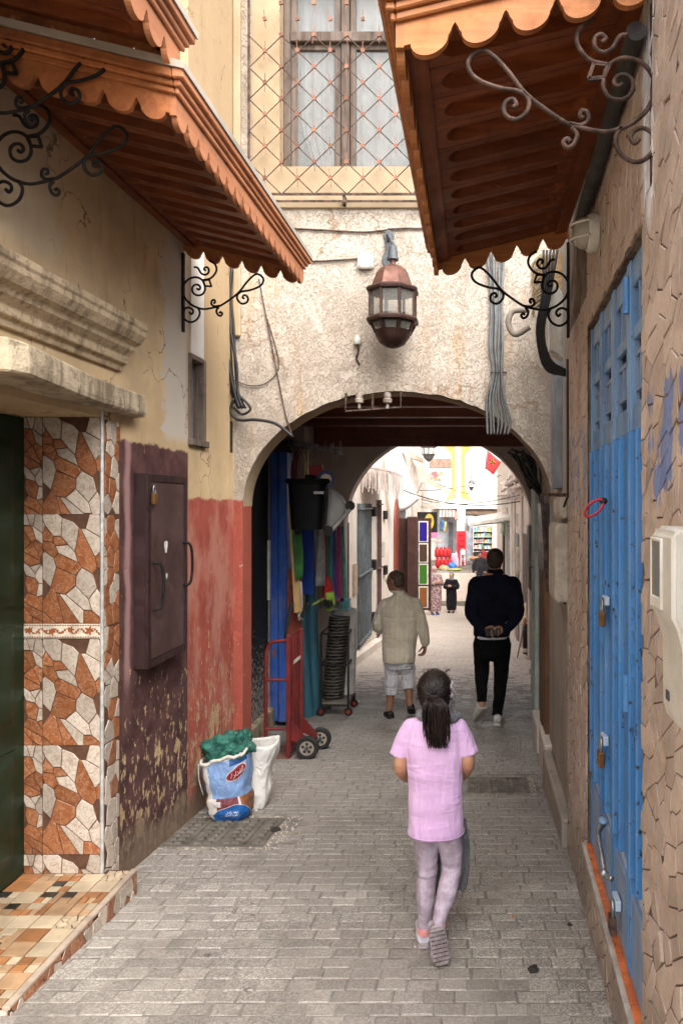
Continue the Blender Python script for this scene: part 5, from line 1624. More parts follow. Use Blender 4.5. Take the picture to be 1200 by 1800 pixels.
def creased(name, a, b, vs=(11, 11, 3.0), hs=(3.2, 3.2, 15), st=.55, dist=.02, check=None):
    t = NT(name)
    c = t.mix(t.ramp(t.noise(6, 5, .6), .35, .65), a, b)
    def rid(sc, rot, d):
        mp = t.n('ShaderNodeMapping'); t.l(t.pos(), mp.inputs['Vector']); mp.inputs['Scale'].default_value = sc; mp.inputs['Rotation'].default_value = rot
        n = t.noise(1.0, 3, .55, mp.outputs[0], d)
        return t.math('SUBTRACT', 1, t.ramp(t.math('ABSOLUTE', t.math('SUBTRACT', n, .5)), 0, .22))
    h1 = rid(vs, (0, R(12), 0), .7); h2 = rid(hs, (0, R(-22), 0), .5); h3 = rid(tuple(v*2.6 for v in vs), (0, R(-30), 0), .8)
    h = t.math('ADD', t.math('ADD', h1, t.math('MULTIPLY', h2, .7)), t.math('MULTIPLY', h3, .12))
    h = t.math('ADD', h, t.math('MULTIPLY', t.noise(500, 2), .05))
    if check:
        x, y, z = t.sep()
        c = t.mix(t.math('MULTIPLY', t.ramp(t.math('SINE', t.math('MULTIPLY', x, 120.0)), .3, .9), .28), c, check)
    t.b.inputs['Sheen Weight'].default_value = .2 if a[0] > .1 else 0.0
    return t.fin(c, .9, t.bump(h, st, dist), spec=.12)

# ---------------------------------------------------------------- the girl
def build_girl():
    Y = 3.12
    A = lambda x, y, d=0.0: at(x, y, Y+d)
    T = thing('person', 'child in lilac T-shirt and mauve leggings walking away with a long dark ponytail', 'person', (-.17, 3.15, gz(3.15)))
    pink = creased('lilac jersey', (.52, .325, .54), (.60, .39, .61), (9, 9, 2.4), (2.4, 2.4, 11), st=.36, dist=.02)
    t = NT('mottled mauve leggings')
    c = t.mix(t.ramp(t.noise(16, 5, .65), .35, .65), (.30, .235, .285), (.46, .385, .47))
    leg = t.fin(c, .85, t.bump(t.math('ADD', t.noise(16, 4, .6, t.pos((1, 1, 2.2)), 1), t.math('MULTIPLY', t.noise(400, 2), .1)), .35, .015), spec=.15)
    scarf = fabric('grey gauze scarf', (.085, .085, .095), (.15, .15, .165), fold=.8, fscale=25)
    # body: head, neck, torso, arms, legs in one surface
    b = MB()
    hc = A(764, 1216, .015); hr = .066
    head(b, hc, hr, (.05, 1, -.05))
    limb(b, [A(764, 1232, 0), A(764, 1262, -.01)], [.038, .042])
    b.loft([ring(A(764, 1262), .05, .045), ring(A(764, 1280), .092, .05), ring(A(764, 1320), .095, .065), ring(A(765, 1380), .092, .066), ring(A(766, 1435), .088, .066), ring(A(767, 1455), .075, .055)])
    L_el, R_el = A(703, 1349, -.02), A(822, 1344, -.02)
    L_wr, R_wr = A(722, 1368, .20), A(806, 1366, .20)
    limb(b, [A(724, 1286), A(708, 1314, -.01), L_el, (L_el+L_wr)/2+Vector((0, 0, -.012)), L_wr], [.036, .031, .028, .026, .021])
    limb(b, [A(804, 1286), A(818, 1314, -.01), R_el, (R_el+R_wr)/2+Vector((0, 0, -.012)), R_wr], [.036, .031, .028, .026, .021])
    hand(b, L_wr, (.35, 1, .1), (-.2, 0, 1), (1, 0, 0), .125, .6, .0068)
    hand(b, R_wr, (-.35, 1, .1), (.2, 0, 1), (-1, 0, 0), .125, .6, .0068)
    Lk, La = A(751, 1527, .045), A(746, 1628, .075)
    Rk, Ra = A(793, 1528, .035), A(771, 1622, -.055)
    limb(b, [A(749, 1462), Lk, La], [.044, .036, .025], ends=True)
    limb(b, [A(789, 1462), Rk, Ra], [.044, .036, .025], ends=True)
    organic(b, 'body', SKIN_T, T, .0055, 4)
    eyes(T, hc, hr, (.05, 1, 0), EYE_W, EYE_D)
    # T-shirt
    s = MB()
    s.loft([ring(A(764, 1253), .040, .042), ring(A(764, 1261), .072, .052), ring(A(764, 1267), .108, .060), ring(A(764, 1279), .126, .070), ring(A(764, 1300), .126, .082), ring(A(764, 1345), .119, .086),
            ring(A(765, 1385), .114, .086), ring(A(766, 1425), .116, .092), ring(A(766, 1452), .1165, .098), ring(A(766, 1463, 0), .1155, .099)])
    def sleeve(p0, p1, p2, sgn):
        P = [Vector(p0), Vector(p1), Vector(p2)]
        s.tube(spline(P, 4), [.046, .046, .045, .044, .043, .042, .041, .041, .041], 16)
        s.ball(P[0], .047, n=12, m=8)
    sleeve(A(724, 1282), A(710, 1304, -.005), A(700, 1329, -.012), -1)
    sleeve(A(804, 1282), A(816, 1303, -.005), A(825, 1327, -.012), 1)
    organic(s, 'tshirt', pink, T, .006, 3, .007, .09)
    hm = MB()
    hm.tube([p for p in ring(A(766, 1459, 0), .118, .101, n=40)], .0022, 5, closed=True)
    hm.build('hem_stitch', pink, T, smooth='all')
    # leggings
    g = MB()
    g.loft([ring(A(768, 1445), .100, .083), ring(A(768, 1462), .096, .080), ring(A(768, 1470), .08, .06)])
    limb(g, [A(749, 1465), A(749, 1490, .02), Lk, A(748, 1565, .055), La], [.054, .050, .042, .043, .029])
    limb(g, [A(789, 1465), A(793, 1495, .02), Rk, A(785, 1568, -.01), Ra+Vector((0, 0, .012))], [.054, .051, .042, .043, .029])
    for (kp, r) in ((Lk, .0440), (Rk, .0440)):
        for q in range(3):
            cc = kp+Vector((0, -.004, .012-.013*q)); g.tube(ring(cc, r-.004, r-.006, n=16, p=2), .0055, 6, closed=True)
    organic(g, 'leggings', leg, T, .005, 3, .005, .04)
    # trainers: planted left, peeling-off right
    shoe_m = simple('lilac-white mesh trainer', (.56, .52, .60), .75, vs=30, bs=300, bst=.4)
    sole_m = simple('grey rubber sole', (.30, .255, .27), .85, vs=16, col2=(.16, .13, .13), dirt=.5)
    sock_m = simple('coral sock', (.75, .30, .27), .8, vs=30)
    def shoe(heel, toe, up, w, lift_sole):
        heel, toe, up = Vector(heel), Vector(toe), Vector(up)
        f = (toe-heel); L = f.length; f.normalize(); up = (up-f*up.dot(f)).normalized(); sd = f.cross(up)
        m = MB(); rr = []
        for t, hw, h in ((-.02, .62, 1.30), (.03, .84, 1.75), (.14, .92, 1.95), (.30, .90, 1.75), (.48, .90, 1.05), (.66, 1.0, .80), (.82, .98, .64), (.93, .80, .52), (1.0, .45, .36)):
            c = heel+f*L*t
            rr.append([c + sd*w*hw*math.copysign(abs(math.cos(a))**.8, math.cos(a)) + up*(w*h*(.5+.5*math.copysign(abs(math.sin(a))**.8, math.sin(a)))+.018) for a in [2*PI*k/18 for k in range(18)]])
        m.loft(rr)
        o = organic(m, 'shoe', shoe_m, T, .004, 3)
        m = MB(); rr = []
        for t, hw in ((-.05, .45), (0, .72), (.12, .84), (.35, .74), (.5, .80), (.68, 1.04), (.85, 1.02), (.97, .75), (1.04, .40)):
            c = heel+f*L*t + up*(.010*max(0, t-.8)*4)
            rr.append([c-sd*w*hw, c+sd*w*hw, c+sd*w*hw*1.03+up*.024, c-sd*w*hw*1.03+up*.024])
        m.loft(rr); so = m.build('sole', sole_m, T, bevel=.005)
        tr = MB()
        for i in range(9):
            for j in range(3):
                t = .04+i*.108
                c = heel+f*L*t + sd*w*(.56*(j-1))*(1 if .1 < t < .9 else .75) - up*.003
                tr.obox(c, sd*w*.22, f*L*.036, up*.006)
        tag(tr.build('tread', sole_m, so), kind='stuff')
        return heel, f, up, sd
    gl = gz(3.22)
    shoe((A(743, 0).x, 3.175, gl+.006), (A(736, 0).x, 3.385, gl-.012), (0, 0, 1), .039, False)
    shoe(A(767, 1630, -.085), Vector((A(779, 0).x, 3.02, gz(3.02)+.010)), (-.20, .93, .42), .040, True)
    for (c, r) in ((La+Vector((-.002, -.002, -.008)), .030), (Ra+Vector((.0, .006, .0)), .028)):
        MB().lathe([(r, -.020), (r*1.02, -.008), (r*.98, .004)], c, 16).build('sock', sock_m, T, smooth=True)
    # hair: cap with combed strands, tie, ponytail
    rng = random.Random(5)
    hcap = MB()
    hcap.ball(hc+Vector((0, -.016, .018)), .0745, .084, .080, 24, 16)
    hcap.ball(hc+Vector((0, -.030, -.025)), .066, .060, .055, 20, 12)
    organic(hcap, 'hair', HAIR_B, T, .005, 4)
    tie = hc + Vector((.001, -.092, .012))
    st = MB()
    for i in range(340):
        th = rng.uniform(-1.45, 1.45); ph = rng.uniform(-.75, 1.45)
        n0 = Vector((math.sin(th)*math.cos(ph), -math.cos(th)*math.cos(ph)*.9+.35*math.sin(max(ph, 0)), math.sin(ph)))
        p0 = hc + Vector((0, -.016, .012)) + Vector((n0.x*.077, n0.y*.087, n0.z*.083))
        mid = (p0+tie)/2; o = mid-(hc+Vector((0, -.01, .01))); 
        mid = hc+Vector((0, -.01, .01)) + o.normalized()*max(o.length, .089+rng.uniform(0, .003))
        st.tube(spline([p0, mid, tie+Vector((rng.uniform(-.008, .008), 0, rng.uniform(-.006, .006)))], 4), [.0020, .0022, .0024, .0024, .0024, .0024, .0024, .002, .0016], 4)
    tail = [tie, tie+Vector((.0, -.028, -.010)), A(764, 1238, -.125), A(765, 1265, -.118), A(767, 1290, -.108), A(768, 1312, -.105)]
    wid = [.014, .024, .035, .036, .025, .009]
    for i in range(430):
        a, r = rng.uniform(0, 2*PI), math.sqrt(rng.random())
        end = rng.choice((rng.uniform(.55, .8), rng.uniform(.78, 1.0), rng.uniform(.86, 1.12)))
        q = []
        nt = 6
        sway = rng.gauss(0, .0035)
        for k in range(nt):
            t = k/(nt-1)*end*(len(tail)-1); j = min(int(t), len(tail)-2); f = min(t-j, 1.15)
            c = tail[j].lerp(tail[j+1], f); w = wid[j]+(wid[j+1]-wid[j])*min(f, 1)
            q.append(c + Vector((math.cos(a)*w*r + sway*k, math.sin(a)*w*r*.75, 0)))
        st.tube(spline(q, 3), [.0026]*14+[.0022, .0012], 4)
    for i in range(26):    # fly-away wisps
        th = rng.uniform(-1.5, 1.5); sg = 1 if rng.random() < .6 else -1
        p0 = hc+Vector((sg*.070*rng.uniform(.7, 1), -.03+rng.uniform(-.04, .05), rng.uniform(-.05, .06)))
        q = [p0, p0+Vector((sg*rng.uniform(.008, .022), -.008, rng.uniform(-.008, .012))), p0+Vector((sg*rng.uniform(.008, .03), -.01, rng.uniform(-.05, .01)))]
        st.tube(spline(q, 4), [.0007]*8+[.0004], 4)
    for i in range(14):    # lifted crown hairs
        p0 = hc+Vector((rng.uniform(-.05, .06), -.02, .085))
        st.tube(spline([p0, p0+Vector((rng.uniform(-.01, .03), 0, .016)), p0+Vector((rng.uniform(-.01, .05), .01, rng.uniform(.0, .02)))], 4), [.0007]*8+[.0004], 4)
    tag(st.build('hair_strands', HAIR_B, T, smooth='all', recalc=False), kind='stuff')
    MB().tube(ring(tie+Vector((0, -.006, -.002)), .017, .016, n=16, p=2), .006, 8, closed=True).build('hair_tie', simple('black elastic', (.02, .016, .018), .8), T, smooth='all')
    # scarf round the neck, ends hanging in front
    sc_ = MB()
    sc_.tube(ring(A(765, 1254, .0), .062, .058, n=24, p=2), .021, 10, closed=True)
    sc_.tube(ring(A(771, 1259, .0), .074, .062, n=24, p=2), .017, 10, closed=True)
    limb(sc_, [A(796, 1256, 0), A(806, 1259, .01), A(808, 1266, .03)], [.018, .014, .008])
    organic(sc_, 'scarf', scarf, T, .005, 3, .010, .03)
    for (pts, w) in (([(772, 1440), (771, 1490), (769, 1530), (771, 1572)], .017), ([(808, 1440), (815, 1480), (816, 1520), (810, 1566)], .026)):
        def strip(u, v, pts=pts, w=w):
            q = spline([A(x, y, .13) for x, y in pts], 8); c = q[min(int(v*(len(q)-1)), len(q)-1)]
            return c + Vector(((u-.5)*2*w*(1-.25*v), .014*math.sin(u*9+v*5), 0))
        MB().grid(strip, 8, 24).build('scarf_end', scarf, T, smooth='all', solid=.003)
    # clear bobble clip on the right of the hair
    for k in range(5):
        a = 2*PI*k/5
        MB().ball(hc+Vector((.072+.004*math.cos(a), -.02+.022*math.cos(a), .012+.026*math.sin(a))), .009, .016, .016, 8, 6).build('hair_bow', simple('white tulle bow', (.62, .56, .58), .7, **{'Alpha': .7}), T, smooth='all')
build_girl()

def plain_shoe(T, heel, toe, up, w, h, upper, sole, name='shoe', open_top=False):
    heel, toe, up = Vector(heel), Vector(toe), Vector(up)
    f = toe-heel; L = f.length; f.normalize(); up = (up-f*up.dot(f)).normalized(); sd = f.cross(up)
    m = MB(); rr = []
    for t, hw, hh in ((0, .55, .9), (.05, .82, 1.25), (.2, .9, 1.3), (.4, .88, 1.0), (.62, 1.0, .72), (.85, .9, .55), (1.0, .45, .35)):
        c = heel+f*L*t
        rr.append([c+sd*w*hw*math.cos(a)+up*(h*hh*(.5+.5*math.sin(a))+.02) for a in [2*PI*k/14 for k in range(14)]])
    m.loft(rr); m.build(name, upper, T, smooth='all')
    m = MB(); rr = []
    for t, hw in ((-.03, .6), (.03, .92), (.3, .95), (.65, 1.06), (.9, .9), (1.03, .4)):
        c = heel+f*L*t
        rr.append([c-sd*w*hw, c+sd*w*hw, c+sd*w*hw+up*.028, c-sd*w*hw+up*.028])
    m.loft(rr); m.build('sole', sole, T, bevel=.006)

# ---------------------------------------------------------------- man in linen shirt
def build_linen_man():
    Y = 8.22
    A = lambda x, y, d=0.0: at(x, y, Y+d)
    T = thing('person', 'man in loose beige linen shirt and white cropped trousers, head turned to the left', 'person', (A(703, 0).x, Y, gz(Y)))
    linen = creased('beige striped linen', (.58, .51, .385), (.70, .63, .495), (7, 7, 2.2), (2.4, 2.4, 9), .45, .025, (.50, .43, .31))
    white = creased('white cotton trousers', (.56, .55, .58), (.66, .65, .67), (8, 8, 2.5), (3, 3, 11), .6, .03)
    b = MB()
    hc = A(694, 1021); hr = .083
    face = (-.93, .38, 0)
    head(b, hc, hr, face)
    limb(b, [A(697, 1028), A(704, 1048)], [.055, .060])
    b.loft([ring(A(703, 1045), .08, .07), ring(A(704, 1056), .17, .10), ring(A(703, 1090), .17, .11), ring(A(702, 1130), .165, .115), ring(A(702, 1158), .165, .12)])
    Le, Lw = A(664, 1098, .05), A(674, 1106, .36)
    Re, Rw = A(741, 1098, -.02), A(747, 1133, .03)
    limb(b, [A(676, 1062), Le, Lw], [.055, .045, .032])
    limb(b, [A(731, 1062), Re, Rw], [.055, .045, .030])
    hand(b, Lw, (.2, 1, .2), (0, -.2, 1), (1, 0, 0), .18, .7, .010)
    hand(b, Rw, (-.10, .12, -1), (-.3, .9, 0), (-.9, -.2, 0), .175, .85, .0105)
    La, Ra = A(684, 1249, .02), A(720, 1240, .0)
    limb(b, [A(690, 1158), A(688, 1196, .03), La], [.085, .058, .036])
    limb(b, [A(715, 1158), A(717, 1194, .05), Ra], [.085, .058, .036])
    body = organic(b, 'body', SKIN_B, T, .006, 3)
    eyes(T, hc, hr, face, EYE_W, EYE_D)
    # close-cropped grey hair fringe
    h = MB(); f = Vector(face).normalized()
    hair_cap(h, hc, hr, face, True, 1.0)
    organic(h, 'hair', simple('cropped grey hair', (.10, .062, .045), .65, col2=(.06, .036, .027), vs=60, bs=300, bst=.3), T, .007, 2)
    # glasses
    s = Vector((f.y, -f.x, 0)); gm = simple('black spectacle frame', (.015, .012, .012), .35)
    for sg in (-1, 1):
        p = hc+f*1.08*hr+s*sg*.38*hr+Vector((0, 0, .06*hr))
        q = [p + s*.024*math.cos(a) + Vector((0, 0, .019*math.sin(a))) for a in [k*2*PI/14 for k in range(14)]]
        MB().tube(q, .0032, 5, closed=True).build('glasses_rim', gm, T, smooth='all')
        MB().tube([hc+f*1.05*hr+s*sg*.68*hr+Vector((0, 0, .10*hr)), hc+s*sg*1.06*hr+Vector((0, 0, .10*hr)), hc-f*.2*hr+s*sg*1.06*hr], .0032, 5).build('glasses_arm', gm, T)
    # shirt
    m = MB()
    m.loft([ring(A(701, 1038), .062, .066), ring(A(702, 1046), .092, .082), ring(A(703, 1053), .155, .105), ring(A(703, 1064), .215, .130), ring(A(703, 1090), .212, .152), ring(A(702, 1120), .196, .162), ring(A(701, 1145), .186, .172), ring(A(701, 1161), .184, .172)])
    limb(m, [A(680, 1064), A(671, 1080, .03), Le, A(668, 1103, .20), A(673, 1106, .31)], [.088, .080, .074, .060, .046])
    limb(m, [A(728, 1064), A(735, 1080), Re, A(745, 1115, .0), A(747, 1128, .02)], [.088, .078, .068, .058, .052])
    organic(m, 'shirt', linen, T, .008, 3, .030, .16)
    MB().tube(ring(A(698, 1039), .068, .070, n=24, p=2), .014, 8, closed=True).build('collar', linen, T, smooth='all')
    m = MB()
    m.loft([ring(A(701, 1150), .165, .14), ring(A(702, 1165), .168, .14), ring(A(702, 1174), .15, .12)])
    limb(m, [A(690, 1160), A(688, 1190, .03), A(687, 1221, .02)], [.098, .084, .070], ends=False)
    limb(m, [A(714, 1160), A(717, 1188, .05), A(718, 1211, .025)], [.098, .084, .070], ends=False)
    organic(m, 'trousers', white, T, .008, 3, .022, .10)
    blk = simple('black slipper', (.016, .014, .014), .55, vs=20)
    g1 = gz(8.2)
    plain_shoe(T, (A(688, 0).x, 8.17, g1), (A(676, 0).x, 8.40, gz(8.4)), (0, 0, 1), .045, .045, blk, blk, 'slipper')
    plain_shoe(T, A(721, 1247, -.05), (A(722, 0).x, 8.36, gz(8.36)+.01), (0, .35, .93), .043, .045, blk, blk, 'slipper')
build_linen_man()

# ---------------------------------------------------------------- man in navy
def build_navy_man():
    Y = 7.85
    A = lambda x, y, d=0.0: at(x, y, Y+d)
    T = thing('person', 'man in navy pullover and black trousers, hands clasped behind holding a phone', 'person', (A(867, 0).x, Y, gz(Y)))
    navy = creased('navy knit', (.004, .0045, .010), (.007, .008, .018), (7, 7, 2.2), (2.4, 2.4, 9), .6, .03)
    black = creased('black trousers', (.003, .003, .0035), (.006, .006, .0065), (7, 7, 2.2), (3, 3, 10), .6, .03)
    b = MB()
    hc = A(870, 985); hr = .088
    face = (.18, 1, 0)
    head(b, hc, hr, face)
    limb(b, [A(870, 992), A(869, 1014)], [.062, .068])
    b.loft([ring(A(869, 1006), .09, .08), ring(A(869, 1018), .19, .11), ring(A(868, 1060), .19, .12), ring(A(866, 1100), .165, .12), ring(A(864, 1128), .175, .125)])
    Le, Re = A(829, 1078, -.10), A(908, 1078, -.10)
    Lw, Rw = A(855, 1108, -.19), A(883, 1108, -.19)
    limb(b, [A(834, 1024), Le, Lw], [.060, .050, .033])
    limb(b, [A(904, 1024), Re, Rw], [.060, .050, .033])
    hand(b, Lw, (1, -.25, -.05), (0, -.3, 1), (0, -1, 0), .18, .7, .0105)
    hand(b, Rw, (-1, -.25, -.12), (0, -.3, 1), (0, -1, 0), .18, .75, .0105)
    La, Ra = A(846, 1240, -.10), A(873, 1258, .02)
    limb(b, [A(848, 1125), A(845, 1178, .04), La], [.09, .06, .038])
    limb(b, [A(882, 1125), A(879, 1185, .03), Ra], [.09, .06, .038])
    organic(b, 'body', SKIN_T, T, .006, 3)
    eyes(T, hc, hr, face, EYE_W, EYE_D)
    h = MB()
    hair_cap(h, hc, hr, face, True, 1.05)
    organic(h, 'hair', simple('short brown hair', (.030, .018, .012), .6, col2=(.055, .034, .022), vs=70, bs=260, bst=.5), T, .007, 2)
    m = MB()
    m.loft([ring(A(870, 1000), .072, .074), ring(A(870, 1008), .092, .084), ring(A(869, 1013), .165, .105), ring(A(869, 1022), .235, .125), ring(A(869, 1048), .236, .150), ring(A(867, 1080), .218, .152), ring(A(865, 1105), .200, .150), ring(A(864, 1117), .192, .148)])
    limb(m, [A(838, 1028), A(832, 1055, -.05), Le, A(842, 1099, -.15), A(852, 1107, -.18)], [.098, .084, .074, .060, .046])
    limb(m, [A(900, 1028), A(906, 1055, -.05), Re, A(896, 1099, -.15), A(886, 1107, -.18)], [.098, .084, .074, .060, .046])
    organic(m, 'pullover', navy, T, .008, 3, .022, .14)
    m = MB(); m.loft([ring(A(864, 1112), .180, .142), ring(A(864, 1121), .176, .144)])
    organic(m, 'shirt_tail', simple('white shirt cotton', (.62, .62, .62), .85, vs=20), T, .008, 2, .02, .08)
    m = MB()
    m.loft([ring(A(864, 1110), .172, .128), ring(A(864, 1130), .196, .138), ring(A(864, 1150), .185, .13), ring(A(864, 1160), .15, .10)])
    limb(m, [A(848, 1130), A(846, 1178, .04), A(846, 1210, -.04), A(846, 1234, -.09)], [.104, .080, .062, .054], ends=False)
    limb(m, [A(881, 1130), A(880, 1185, .03), A(877, 1225, .02), A(873, 1258, .015)], [.104, .080, .064, .055], ends=False)
    organic(m, 'trousers', black, T, .008, 3, .018, .10)
    wh = simple('white leather trainer', (.60, .59, .56), .5, vs=16); so = simple('white rubber sole', (.50, .47, .42), .7, vs=16, dirt=.3)
    plain_shoe(T, A(851, 1247, -.14), (A(836, 0).x, 7.86, gz(7.86)+.02), (-.35, .38, .85), .050, .075, wh, so)
    plain_shoe(T, (A(872, 0).x, 7.76, gz(7.76)), (A(880, 0).x, 8.02, gz(8.02)), (0, 0, 1), .050, .075, wh, so)
    P = thing('phone', 'dark phone in the clasped hands of the man in navy', 'phone', A(866, 1117, -.25))
    MB().obox(A(866, 1111, -.255), (.078, -.01, .006), (.001, .005, 0), (-.003, 0, .038)).build('phone_body', simple('dark phone glass', (.015, .012, .012), .15, 0, .6), P, bevel=.006, seg=2)
    MB().obox(A(858, 1107, -.2615), (.016, -.002, .001), (.0, .003, 0), (0, 0, .014)).build('camera_bump', simple('black lens', (.004, .004, .005), .1), P, bevel=.003)
build_navy_man()

# ---------------------------------------------------------------- people farther down the street
def robe_person(label, x, y_head, y_foot, Y, robe, scarf, face, hair=False, arms='fold', extra=None, w=1.0):
    A = lambda px, py, d=0.0: at(px, py, Y+d)
    k = Y/FPX
    H = (y_foot-y_head)*k
    base = A(x, y_foot)
    T = thing('person', label, 'person', base)
    u = H/1.6
    P = lambda dx, dy, h: base+Vector((dx*u, dy*u, h*u))
    f = Vector(face).normalized(); s = Vector((f.y, -f.x, 0))
    b = MB()
    hc = P(0, 0, 1.47); hr = .082*u
    head(b, hc, hr, face)
    limb(b, [P(0, 0, 1.40), P(0, 0, 1.28)], [.05*u, .055*u])
    b.loft([ring(P(0, 0, 1.30), .10*u, .08*u), ring(P(0, 0, 1.0), .15*u, .1*u), ring(P(0, 0, .75), .15*u, .11*u)])
    for sg in (-1, 1):
        el = hc*0+P(0, 0, 1.02)+s*sg*.25*u+f*.02*u
        wr = P(0, 0, 1.08)+s*sg*.06*u+f*.20*u if arms == 'fold' else P(0, 0, .80)+s*sg*.26*u+f*.05*u
        limb(b, [P(0, 0, 1.27)+s*sg*.17*u, el, wr], [.05*u, .042*u, .03*u])
        limb(b, [P(0, 0, .8)+s*sg*.08*u, P(0, 0, .45)+s*sg*.08*u, P(0, 0, .06)+s*sg*.09*u], [.08*u, .055*u, .04*u])
        hand(b, wr, (f*.6-s*sg*.8), (0, 0, 1), -f, .17*u, .6, .011*u)
        fm = MB(); fm.ball(P(0, 0, .045)+s*sg*.09*u+f*.06*u, .05*u, .05*u, .045*u, 10, 6); fm.ball(P(0, 0, .04)+s*sg*.09*u+f*.12*u, .045*u, .045*u, .035*u, 10, 6)
        organic(fm, 'shoe', extra or BLK, T, .015, 1)
    organic(b, 'body', SKIN_T, T, .012, 2)
    eyes(T, hc, hr, face, EYE_W, EYE_D)
    m = MB()
    m.loft([ring(P(0, 0, 1.34), .08*u, .07*u), ring(P(0, 0, 1.28), .19*u*w, .10*u), ring(P(0, 0, 1.0), .20*u*w, .14*u), ring(P(0, 0, .7), .215*u*w, .16*u), ring(P(0, 0, .3), .20*u*w, .17*u), ring(P(0, 0, .14), .185*u*w, .165*u)] if not hair else
           [ring(P(0, 0, 1.36), .075*u, .07*u), ring(P(0, 0, 1.30), .18*u, .10*u), ring(P(0, 0, 1.0), .19*u, .13*u), ring(P(0, 0, .76), .19*u, .13*u)])
    for sg in (-1, 1):
        el = P(0, 0, 1.02)+s*sg*.26*u+f*.02*u
        wr = P(0, 0, 1.07)+s*sg*.09*u+f*.18*u if arms == 'fold' else P(0, 0, .84)+s*sg*.26*u+f*.05*u
        limb(m, [P(0, 0, 1.26)+s*sg*.17*u, el, wr], [.085*u, .08*u, .07*u])
    organic(m, 'robe' if not hair else 'jacket', robe, T, .014, 3, .03, .2)
    if hair:
        m = MB()
        for sg in (-1, 1): limb(m, [P(0, 0, .82)+s*sg*.08*u, P(0, 0, .45)+s*sg*.085*u, P(0, 0, .10)+s*sg*.09*u], [.10*u, .075*u, .055*u])
        organic(m, 'trousers', hair[1], T, .014, 2)
        m = MB(); hair_cap(m, hc, hr, face); organic(m, 'hair', hair[0], T, .012, 1)
    else:
        m = MB(); m.ball(hc-f*.025*u+Vector((0, 0, .015*u)), .10*u, .10*u, .12*u, 14, 10); m.lathe([(.12*u, -.16*u), (.085*u, -.06*u), (.07*u, 0)], hc-f*.01*u, 14)
        organic(m, 'headscarf', scarf, T, .014, 2)
    return T
_blackrobe = fabric('black robe cloth', (.010, .009, .012), (.018, .016, .02), spec=.1, sheen=.05)
_gsc = fabric('grey striped scarf', (.10, .10, .11), (.22, .22, .23))
robe_person('woman in long black robe and grey headscarf walking up the bright street', 793, 1006, 1078, 28.6, _blackrobe, _gsc, (-.3, -1, 0))
_t = NT('mauve patterned dress')
_pat = _t.fin(_t.mix(_t.ramp(_t.noise(16, 4, .6), .48, .54), (.20, .10, .11), (.42, .32, .31)), .85)
robe_person('woman in mauve patterned dress and pale headscarf beside the coloured glass shutter', 763, 995, 1081, 27.5, _pat, fabric('pale mauve scarf', (.36, .27, .26), (.44, .35, .33)), (.5, -1, 0), w=1.15, extra=simple('blue shoe', (.05, .10, .35), .6))
_hood = fabric('charcoal hoodie', (.022, .022, .027), (.035, .035, .042))
_jean = fabric('dark blue jeans', (.03, .04, .07), (.05, .06, .09))
robe_person('boy in charcoal hoodie standing beyond the man in navy', 844, 969, 1042, 29.9, _hood, None, (-.1, -1, 0), hair=(HAIR_B, _jean), arms='down', extra=BLK)
robe_person('small child in red top by the lit shop shelves', 848, 962, 1002, 36.6, fabric('red top', (.45, .03, .05), (.55, .06, .08)), None, (0, -1, 0), hair=(HAIR_B, _jean), arms='down', extra=BLK)

